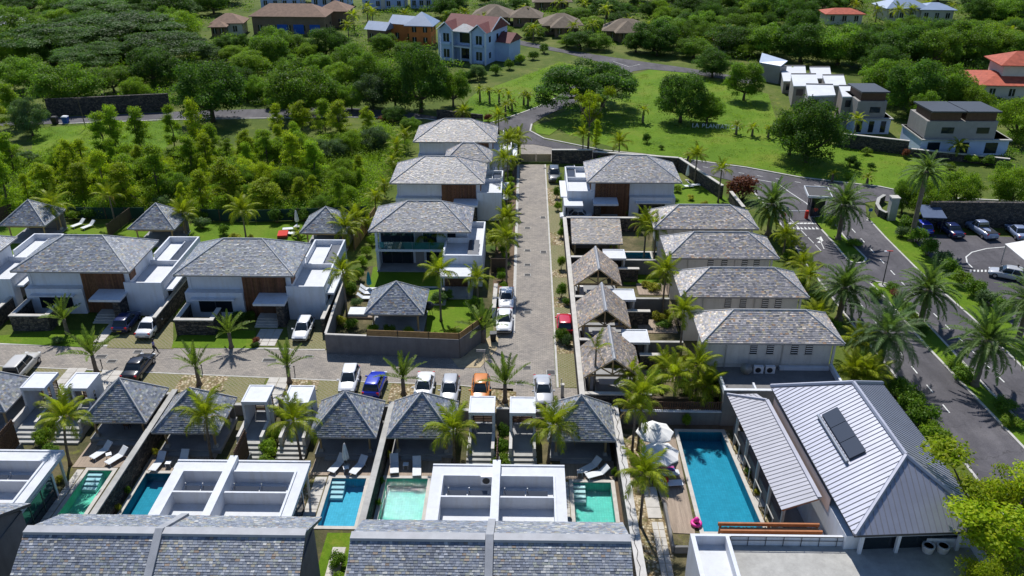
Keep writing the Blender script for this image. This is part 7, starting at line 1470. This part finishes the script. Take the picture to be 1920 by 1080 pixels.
POSES = {
 'walk': dict(pel=(0, 0, .93), ch=(0, .03, 1.25), nk=(0, .03, 1.46), hd=(0, .06, 1.62), hipL=(-.09, 0, .9), knL=(-.1, .22, .52), anL=(-.1, .30, .09), toL=(-.1, .45, .05), hipR=(.09, 0, .9), knR=(.1, .02, .48), anR=(.1, -.30, .16), toR=(.1, -.22, .04), shL=(-.2, .02, 1.40), elL=(-.25, -.12, 1.13), haL=(-.23, -.06, .88), shR=(.2, .02, 1.40), elR=(.25, .06, 1.12), haR=(.22, .24, .95)),
 'stand': dict(pel=(0, 0, .93), ch=(0, .02, 1.25), nk=(0, .02, 1.46), hd=(0, .04, 1.62), hipL=(-.09, 0, .9), knL=(-.1, .02, .5), anL=(-.11, -.02, .09), toL=(-.12, .15, .04), hipR=(.09, 0, .9), knR=(.1, .02, .5), anR=(.11, -.02, .09), toR=(.12, .15, .04), shL=(-.2, 0, 1.40), elL=(-.26, -.03, 1.12), haL=(-.26, .06, .87), shR=(.2, 0, 1.40), elR=(.26, -.03, 1.12), haR=(.26, .06, .87)),
 'sit': dict(pel=(0, 0, .50), ch=(0, -.02, .82), nk=(0, 0, 1.03), hd=(0, .04, 1.19), hipL=(-.09, 0, .49), knL=(-.12, .44, .50), anL=(-.12, .46, .09), toL=(-.12, .62, .04), hipR=(.09, 0, .49), knR=(.12, .44, .50), anR=(.12, .40, .09), toR=(.12, .56, .04), shL=(-.2, 0, .97), elL=(-.25, .06, .70), haL=(-.15, .32, .68), shR=(.2, 0, .97), elR=(.25, .06, .70), haR=(.15, .32, .68))}
def person(p, rz, pose, shirt, trousers, label, group=None):
    J = POSES[pose]; r = thing('person', label, 'person', p, R(rz), group); names = list(J); ix = {n: i for i, n in enumerate(names)}
    pts = [J[n] for n in names]; E = [('pel', 'ch'), ('ch', 'nk'), ('nk', 'hd'), ('pel', 'hipL'), ('hipL', 'knL'), ('knL', 'anL'), ('anL', 'toL'), ('pel', 'hipR'), ('hipR', 'knR'), ('knR', 'anR'), ('anR', 'toR'), ('nk', 'shL'), ('shL', 'elL'), ('elL', 'haL'), ('nk', 'shR'), ('shR', 'elR'), ('elR', 'haR')]
    rad = dict(pel=.11, ch=(.15, .10), nk=.055, hd=(.085, .10), hip=.085, kn=.058, an=.042, to=.035, sh=.06, el=.042, ha=.03)
    g = lambda n: rad.get(n) or rad[n[:2] if n[:3] != 'hip' else 'hip']
    E2 = [(ix[a], ix[b_]) for a, b_ in E]
    for s in 'LR':   # fingers
        h = Vector(J['ha' + s]); d = (h - Vector(J['el' + s])).normalized()
        for k, (off, ln) in enumerate(((-.028, .085), (-.01, .10), (.01, .105), (.028, .08), (.045, .055))):
            pts.append(tuple(h + d * (ln * (.95 if k < 4 else .6)) + Vector((0, off, -.01 * k)))); E2.append((ix['ha' + s], len(pts) - 1)); names.append('fi')
    rad['fi'] = .009
    body_obj('body', pts, E2, [g(n) for n in names], m['skin'], r)
    sub = ['pel', 'ch', 'nk', 'shL', 'elL', 'shR', 'elR']; si = {n: i for i, n in enumerate(sub)}; sp_ = [Vector(J[n]) for n in sub]
    for s in 'LR': sp_[si['el' + s]] = sp_[si['sh' + s]].lerp(sp_[si['el' + s]], .8)
    sp_[2] = sp_[1].lerp(sp_[2], .85)
    body_obj('shirt', [tuple(v_) for v_ in sp_], [(si['pel'], si['ch']), (si['ch'], si['nk']), (si['nk'], si['shL']), (si['shL'], si['elL']), (si['nk'], si['shR']), (si['shR'], si['elR'])], [(.135, .12), (.175, .125), .075, .078, .058, .078, .058], m[shirt], r)
    tb = ['pel', 'hipL', 'knL', 'anL', 'hipR', 'knR', 'anR']; ti = {n: i for i, n in enumerate(tb)}
    body_obj('trousers', [J[n] for n in tb], [(0, 1), (1, 2), (2, 3), (0, 4), (4, 5), (5, 6)], [.125, .10, .072, .06, .10, .072, .06], m[trousers], r)
    hd = Vector(J['hd']); MB().lathe([(.095, -.02), (.108, .04), (.095, .10), (.05, .135)], (hd.x, hd.y - .015, hd.z + .03), 14).build('hair', m['hair'], r, True)
    f = MB()
    for s in (-1, 1): f.lathe([(.012, -.01), (.014, 0), (.005, .012)], (hd.x + s * .034, hd.y + .098, hd.z + .01), 8)
    f.build('eyes', m['hair'], r); MB().hexa([(hd.x - .015, hd.y + .09, hd.z - .03), (hd.x + .015, hd.y + .09, hd.z - .03), (hd.x + .012, hd.y + .125, hd.z - .03), (hd.x - .012, hd.y + .125, hd.z - .03), (hd.x - .008, hd.y + .09, hd.z + .02), (hd.x + .008, hd.y + .09, hd.z + .02), (hd.x + .006, hd.y + .10, hd.z + .02), (hd.x - .006, hd.y + .10, hd.z + .02)]).build('nose', m['skin'], r)
    for s in 'LR':
        a, t_ = Vector(J['an' + s]), Vector(J['to' + s]); body_obj('shoe', [tuple(a + Vector((0, 0, -.03))), tuple(t_ + Vector((0, .04, 0)))], [(0, 1)], [.05, .042], m['black_plastic'], r, 1)
    return r
person(at(291, 664, .05), -75, 'walk', 'lilac_shirt', 'dark_trousers', 'person in lilac shirt and dark trousers walking across the cross lane')
person(at(1527, 409, .16), 150, 'stand', 'red_shirt', 'dark_trousers', 'person in red shirt standing at the entrance booth barrier')
person(at(1903, 522, .09), 40, 'stand', 'white_shirt', 'dark_trousers', 'person in white shirt behind the silver hatchback in the car park')
for x, y, rz, sh, lb in ((-35.4, 59.9, -60, 'blue_shirt', 'person in blue seated at left under the pavilion before the black car'), (-33.9, 58.9, 0, 'white_shirt', 'person in pale shirt seated in the middle under the pavilion before the black car'), (-32.4, 59.9, 70, 'blue_shirt', 'person in blue seated at right under the pavilion before the black car')):
    x *= 1.0224; y *= 1.0224
    person((x, y, YARD + .35), rz, 'sit', sh, 'dark_trousers', lb); c = thing('chair', lb.replace('person in', 'chair for').replace('seated ', ''), 'chair', (x, y, YARD + .35), R(rz)); pbox('seat', m['slat_wood'], c, -.22, .22, -.2, .22, .38, .42); pbox('backrest', m['slat_wood'], c, -.22, .22, -.24, -.2, .42, .85)
    for a in (-.19, .19):
        for b_ in (-.17, .19): pbox('leg', m['slat_wood'], c, a - .02, a + .02, b_ - .02, b_ + .02, 0, .38)
q = Vector((4.1, 60.2, YARD + .35)); r = thing('red_cushion', 'red cushioned seat in the shade under the pavilion by the zigzag wall', 'seat', q); pbox('seat', m['red_fabric'], r, -.35, .35, -.35, .35, 0, .42); pbox('backrest', m['red_fabric'], r, -.35, .35, .3, .45, .42, .85)
# ------------------------------------------------------------------ entrance booth, barrier, pillar, signs, lamps
p = at(1530, 406); r = thing('entrance_booth', 'dark entrance booth with white-rimmed flat roof between the carriageways', 'booth', (p.x, p.y, .13), R(-8))
pbox('base_wall', m['dark_metal'], r, -.9, .9, 0, 2.4, 0, 1.1)
for x in (-.9, .8):
    for y in (0, 1.15, 2.3): pbox('post', m['dark_metal'], r, x, x + .1, y, y + .1, 1.1, 2.8)
pbox('glazing', m['window_glass'], r, -.84, .84, .05, 2.35, 1.101, 2.6); rf = pbox('roof', m['cast_iron'], r, -1.5, 1.5, -.5, 3.2, 2.8, 2.95)
for a in ((-1.55, 1.55, -.6, -.5, 2.75, 3.05), (-1.55, 1.55, 3.2, 3.3, 2.75, 3.05), (-1.6, -1.5, -.6, 3.3, 2.74, 3.06), (1.5, 1.6, -.6, 3.3, 2.74, 3.06)): pbox('rim', m['white_metal'], rf, *a)
r = thing('barrier', 'white boom barrier left of the entrance booth', 'barrier', (p.x - 1.6, p.y - .8, .08)); pbox('cabinet', m['red_fabric'], r, -.2, .2, -.2, .2, 0, 1.1); MB().obox((-1.7, 0, 1.05), (3.4, .06, .1)).build('boom', m['white_metal'], r)
p = at(1669, 412); r = thing('gate_pillar', 'tall grey gate pillar beside the entrance road', 'pillar', (p.x, p.y, 0)); pbox('shaft', m['concrete'], r, -.5, .5, -.5, .5, 0, 3.2); pbox('cap', m['coping'], r, -.58, .58, -.58, .58, 3.201, 3.35)
pts = pxs([(1660, 412), (1648, 406), (1642, 395), (1645, 385), (1656, 378)]); r = thing('curved_wall', 'curved stone entrance wall with pale top beside the gate pillar', 'wall', (pts[0].x, pts[0].y, 0)); L_ = [q - pts[0] for q in pts]; MB().prism(band(L_, .4), 0, 1.0).build('wall_body', m['basalt_wall'], r); MB().prism(band(L_, .46), 1.001, 1.08).build('coping', m['concrete'], r)
p = at(1654, 537); r = thing('lamp_post', 'slim dark lamp post at the tip of the long traffic island', 'lamp post', (p.x, p.y, .13)); MB().tube([(0, 0, 0), (0, 0, 4.3)], [.07, .045], 8).build('pole', m['dark_metal'], r); MB().obox((0, 0, 4.35), (.7, .1, .08)).build('arm', m['red_fabric'], r); MB().obox((-.4, 0, 4.3), (.4, .2, .1)).build('lamp_head', m['white_metal'], r); MB().lathe([(.5, 0), (.5, .05), (.1, .1)], n=14).build('base', m['concrete'], r)
p = at(1466, 426); r = thing('road_sign', 'blue square and red round road sign left of the zebra triangles', 'road sign', (p.x, p.y, 0)); MB().tube([(0, 0, 0), (0, 0, 2.9)], .04, 8).build('post', m['steel'], r); MB().obox((.1, -.06, 2.6), (.75, .04, .6)).build('blue_plate', m['blue_plastic'], r); d_ = MB().lathe([(.34, 0), (.34, .03)], n=18).build('round_plate', m['red_shirt'], r); d_.rotation_euler = (R(90), 0, 0); d_.location = (-.05, -.05, 1.75)
p = at(1628, 414); r = thing('road_sign', 'small sign post on the kerb below the curved entrance wall', 'road sign', (p.x, p.y, 0)); MB().tube([(0, 0, 0), (0, 0, 1.8)], .05, 8).build('post', m['dark_metal'], r); MB().obox((0, -.06, 1.6), (.5, .04, .4)).build('plate', m['blue_plastic'], r); pbox('foot', m['concrete'], r, -.3, .3, -.2, .2, 0, .12)
for px, py, lb in ((1054, 744, 'low white bollard in the bed right of the silver-white saloon'), (908, 688, 'thin sign post with pale board at the corner of the garden wall')):
    p = at(px, py); r = thing('bollard' if px > 1000 else 'street_sign', lb, 'bollard' if px > 1000 else 'sign', (p.x, p.y, 0))
    if px > 1000: pbox('shaft', m['concrete'], r, -.14, .14, -.14, .14, 0, 1.3); pbox('cap', m['coping'], r, -.17, .17, -.17, .17, 1.301, 1.4); MB().tube([(-.1, 0, 1.4), (-.1, 0, 2.0)], .03, 6).build('rod', m['steel'], r)
    else: MB().tube([(0, 0, 0), (0, 0, 1.9)], .035, 6).build('post', m['steel'], r); MB().obox((-.3, 0, 1.85), (.9, .05, .26)).build('board', m['concrete'], r)
for px, py, lb in ((192, 690, 'short dark post beside the young palm left of the black car'), (380, 700, 'short dark post beside the young palm in the pebble bed'), (553, 702, 'short dark post beside the young palm right of the slab path')):
    p = at(px, py); r = thing('path_light', lb, 'path light', (p.x, p.y, 0), 0, 'short dark path lights along the cross lane'); MB().tube([(0, 0, 0), (0, 0, .85)], .045, 8).build('post', m['dark_metal'], r); MB().lathe([(.07, .85), (.07, .95), (.02, 1.0)], n=10).build('lamp_head', m['dark_metal'], r)
for px, py, mat, lb in ((124, 231, 'blue_plastic', 'blue wheeled bin beside the upper left road'), (104, 232, 'black_plastic', 'dark wheeled bin beside the upper left road')):
    p = at(px, py); r = thing('wheeled_bin', lb, 'bin', (p.x, p.y, 0)); MB().hexa([(-.4, -.4, .1), (.4, -.4, .1), (.4, .4, .1), (-.4, .4, .1), (-.5, -.5, 1.2), (.5, -.5, 1.2), (.5, .5, 1.2), (-.5, .5, 1.2)]).build('bin_body', m[mat], r); MB().hexa([(-.54, -.54, 1.2), (.54, -.54, 1.2), (.54, .54, 1.2), (-.54, .54, 1.2), (-.4, -.4, 1.36), (.4, -.4, 1.36), (.4, .4, 1.36), (-.4, .4, 1.36)]).build('lid', m[mat if mat != 'blue_plastic' else 'white_metal'], r)
    for s in (-.4, .4): MB().tube([(s - .04, .42, .12), (s + .04, .42, .12)], .12, 10).build('wheel', m['rubber'], r)
p = at(880, 516); p = at(936, 640); r = thing('wheeled_bin', 'dark bin in the shade beside the garden wall corner', 'bin', (p.x - .6, p.y, 0)); MB().hexa([(-.25, -.25, .08), (.25, -.25, .08), (.25, .25, .08), (-.25, .25, .08), (-.32, -.32, .95), (.32, -.32, .95), (.32, .32, .95), (-.32, .32, .95)]).build('bin_body', m['black_plastic'], r); pbox('lid', m['black_plastic'], r, -.35, .35, -.35, .37, .951, 1.02)
# shed roof and sail in the car park
p = at(1745, 436); r = thing('shade_roof', 'small blue-grey shed roof in the shade of the car park', 'shelter', (p.x, p.y, 0), R(-4)); MB().hexa([(-1.6, -.5, 2.2), (1.4, -.5, 2.2), (1.2, 2.2, 2.9), (-1.6, 2.2, 2.9), (-1.6, -.5, 2.3), (1.4, -.5, 2.3), (1.2, 2.2, 3.0), (-1.6, 2.2, 3.0)]).build('roof', m['shed_roof'], r)
for x in (-1.5, 1.05):
    for y in (-.2, 1.9): pbox('post', m['dark_metal'], r, x, x + .1, y, y + .1, 0, 2.22)
q = [at(1884, 458, 2.6), at(1960, 445, 3.2), at(1990, 500, 3.2), at(1935, 500, 2.6)]; c0 = sum(q, Vector()) / 4; r = thing('shade_sail', 'cream shade canopy over the car park at the right edge', 'canopy', (c0.x, c0.y, 0)); b = MB(); qq = [(a.x - c0.x, a.y - c0.y, a.z) for a in q]; b.hexa(qq[::-1] + [(a[0], a[1], a[2] + .06) for a in qq[::-1]]); b.build('canopy', m['white_fabric'], r)
for a in qq: MB().tube([(a[0] * .95, a[1] * .95, 0), (a[0] * .95, a[1] * .95, a[2] - .01)], .06, 8).build('post', m['steel'], r)
# letters on the lawn
p = at(1297, 240); r = thing('lawn_sign', 'white standing letters LA PLANTATION across the sloping lawn', 'sign', (p.x, p.y, 0), R(-9))
x = 0.0
for ch in 'LA PLANTATION':
    if ch != ' ':
        cu = bpy.data.curves.new('letter', 'FONT'); cu.body = ch; cu.size = 1.1; cu.extrude = .05; t_ = bpy.data.objects.new('tmp', cu); me = bpy.data.meshes.new_from_object(t_); bpy.data.objects.remove(t_); me.materials.append(m['white_metal']); o = bpy.data.objects.new('letter', me); o.location = (x, 0, .15); o.rotation_euler = (R(90), 0, 0); link(o, r)
    x += (.42 if ch == 'I' else .52 if ch in 'L ' else .68)
# overhead pole on the upper left
p = at(161, 240); r = thing('utility_pole', 'thin dark pole beside the upper left road', 'pole', (p.x, p.y, 0)); MB().tube([(0, 0, 0), (-.3, 0, 5.6)], [.09, .06], 8).build('pole_shaft', m['bark'], r); MB().obox((-.3, 0, 5.3), (1.2, .08, .08)).build('cross_arm', m['bark'], r)
# satellite dishes and small roof items
p = at(1108, 345, 4.3); r = thing('satellite_dish', 'grey satellite dish on the white wing of the right-hand timber villa', 'satellite dish', (p.x, p.y, 3.9)); d_ = MB().lathe([(.02, 0), (.3, .05), (.5, .15)], n=18).build('dish', m['concrete'], r, True); d_.rotation_euler = (R(55), 0, R(30)); d_.location = (0, 0, .4); MB().tube([(0, 0, 0), (0, 0, .4)], .03, 6).build('mast', m['steel'], r)
for px, lb in ((1740, 'left of two pale round tubs under the clubhouse eave'), (1768, 'right of two pale round tubs under the clubhouse eave')):
    p = at(px, 1028, 3.0); r = thing('round_tub', lb, 'tub', (p.x, p.y, 2.75)); MB().lathe([(.35, 0), (.42, .5)], n=18).build('tub_wall', m['pale_render'], r); MB().lathe([(.30, .5), (.30, .35), (.02, .34)], n=18).build('inside', m['grey_render'], r); MB().lathe([(.42, .5), (.42, .53), (.31, .53), (.30, .5)], n=18).build('rim', m['white_metal'], r)
# lawn lounge set by the far pool
for px, py, lb in ((1287, 352, 'lounger by the far lawn pool, left one'), (1300, 350, 'lounger by the far lawn pool, right one')): p = at(px, py); lounger(p.x, p.y, 0, 100, lb)
p = at(1288, 338); closed_parasol(p.x, p.y, 0, 'white_fabric', 'closed white parasol above the far lawn pool')
for px, py, lb in ((1268, 700, 'striped lounger left of the pair left of the nearest row house'), (1282, 700, 'striped lounger right of the pair left of the nearest row house')): p = at(px, py); lounger(p.x, p.y, .1, 180, lb)
p = at(1275, 712); dk = struct('timber_deck', m['deck_wood'], lambda b: b.box(p.x - 3.6, p.x + 2.4, p.y - .4, p.y + 1.8, 0, .09))
p = at(1222, 546); struct('timber_deck', m['deck_wood_x'], lambda b: b.box(p.x - 1.6, p.x + 1.8, p.y - 1.0, p.y + 1.8, 0, .09)); p = at(1230, 620); struct('timber_deck', m['deck_wood_x'], lambda b: b.box(p.x - 1.8, p.x + 2.2, p.y - .6, p.y + 2.2, 0, .09))
slabs(10.4, 11.6, 74.2, 77.0, 2, 4, .012); slabs(10.4, 11.6, 83.2, 86.0, 2, 4, .012); slabs(10.6, 12.0, 66.0, 68.6, 2, 4, .012)
fence([(1215, 758), (1372, 758)], .95, 'brown slatted fence above the pool-end wall', 'slat_wood') if False else None
run_wall('dark timber-topped wall below the palms between garden roof and pool', (8.6, 63.6), (17.4, 63.6), .25, 0, 1.1, 'basalt_wall', 'fence_dark_wood', .3)
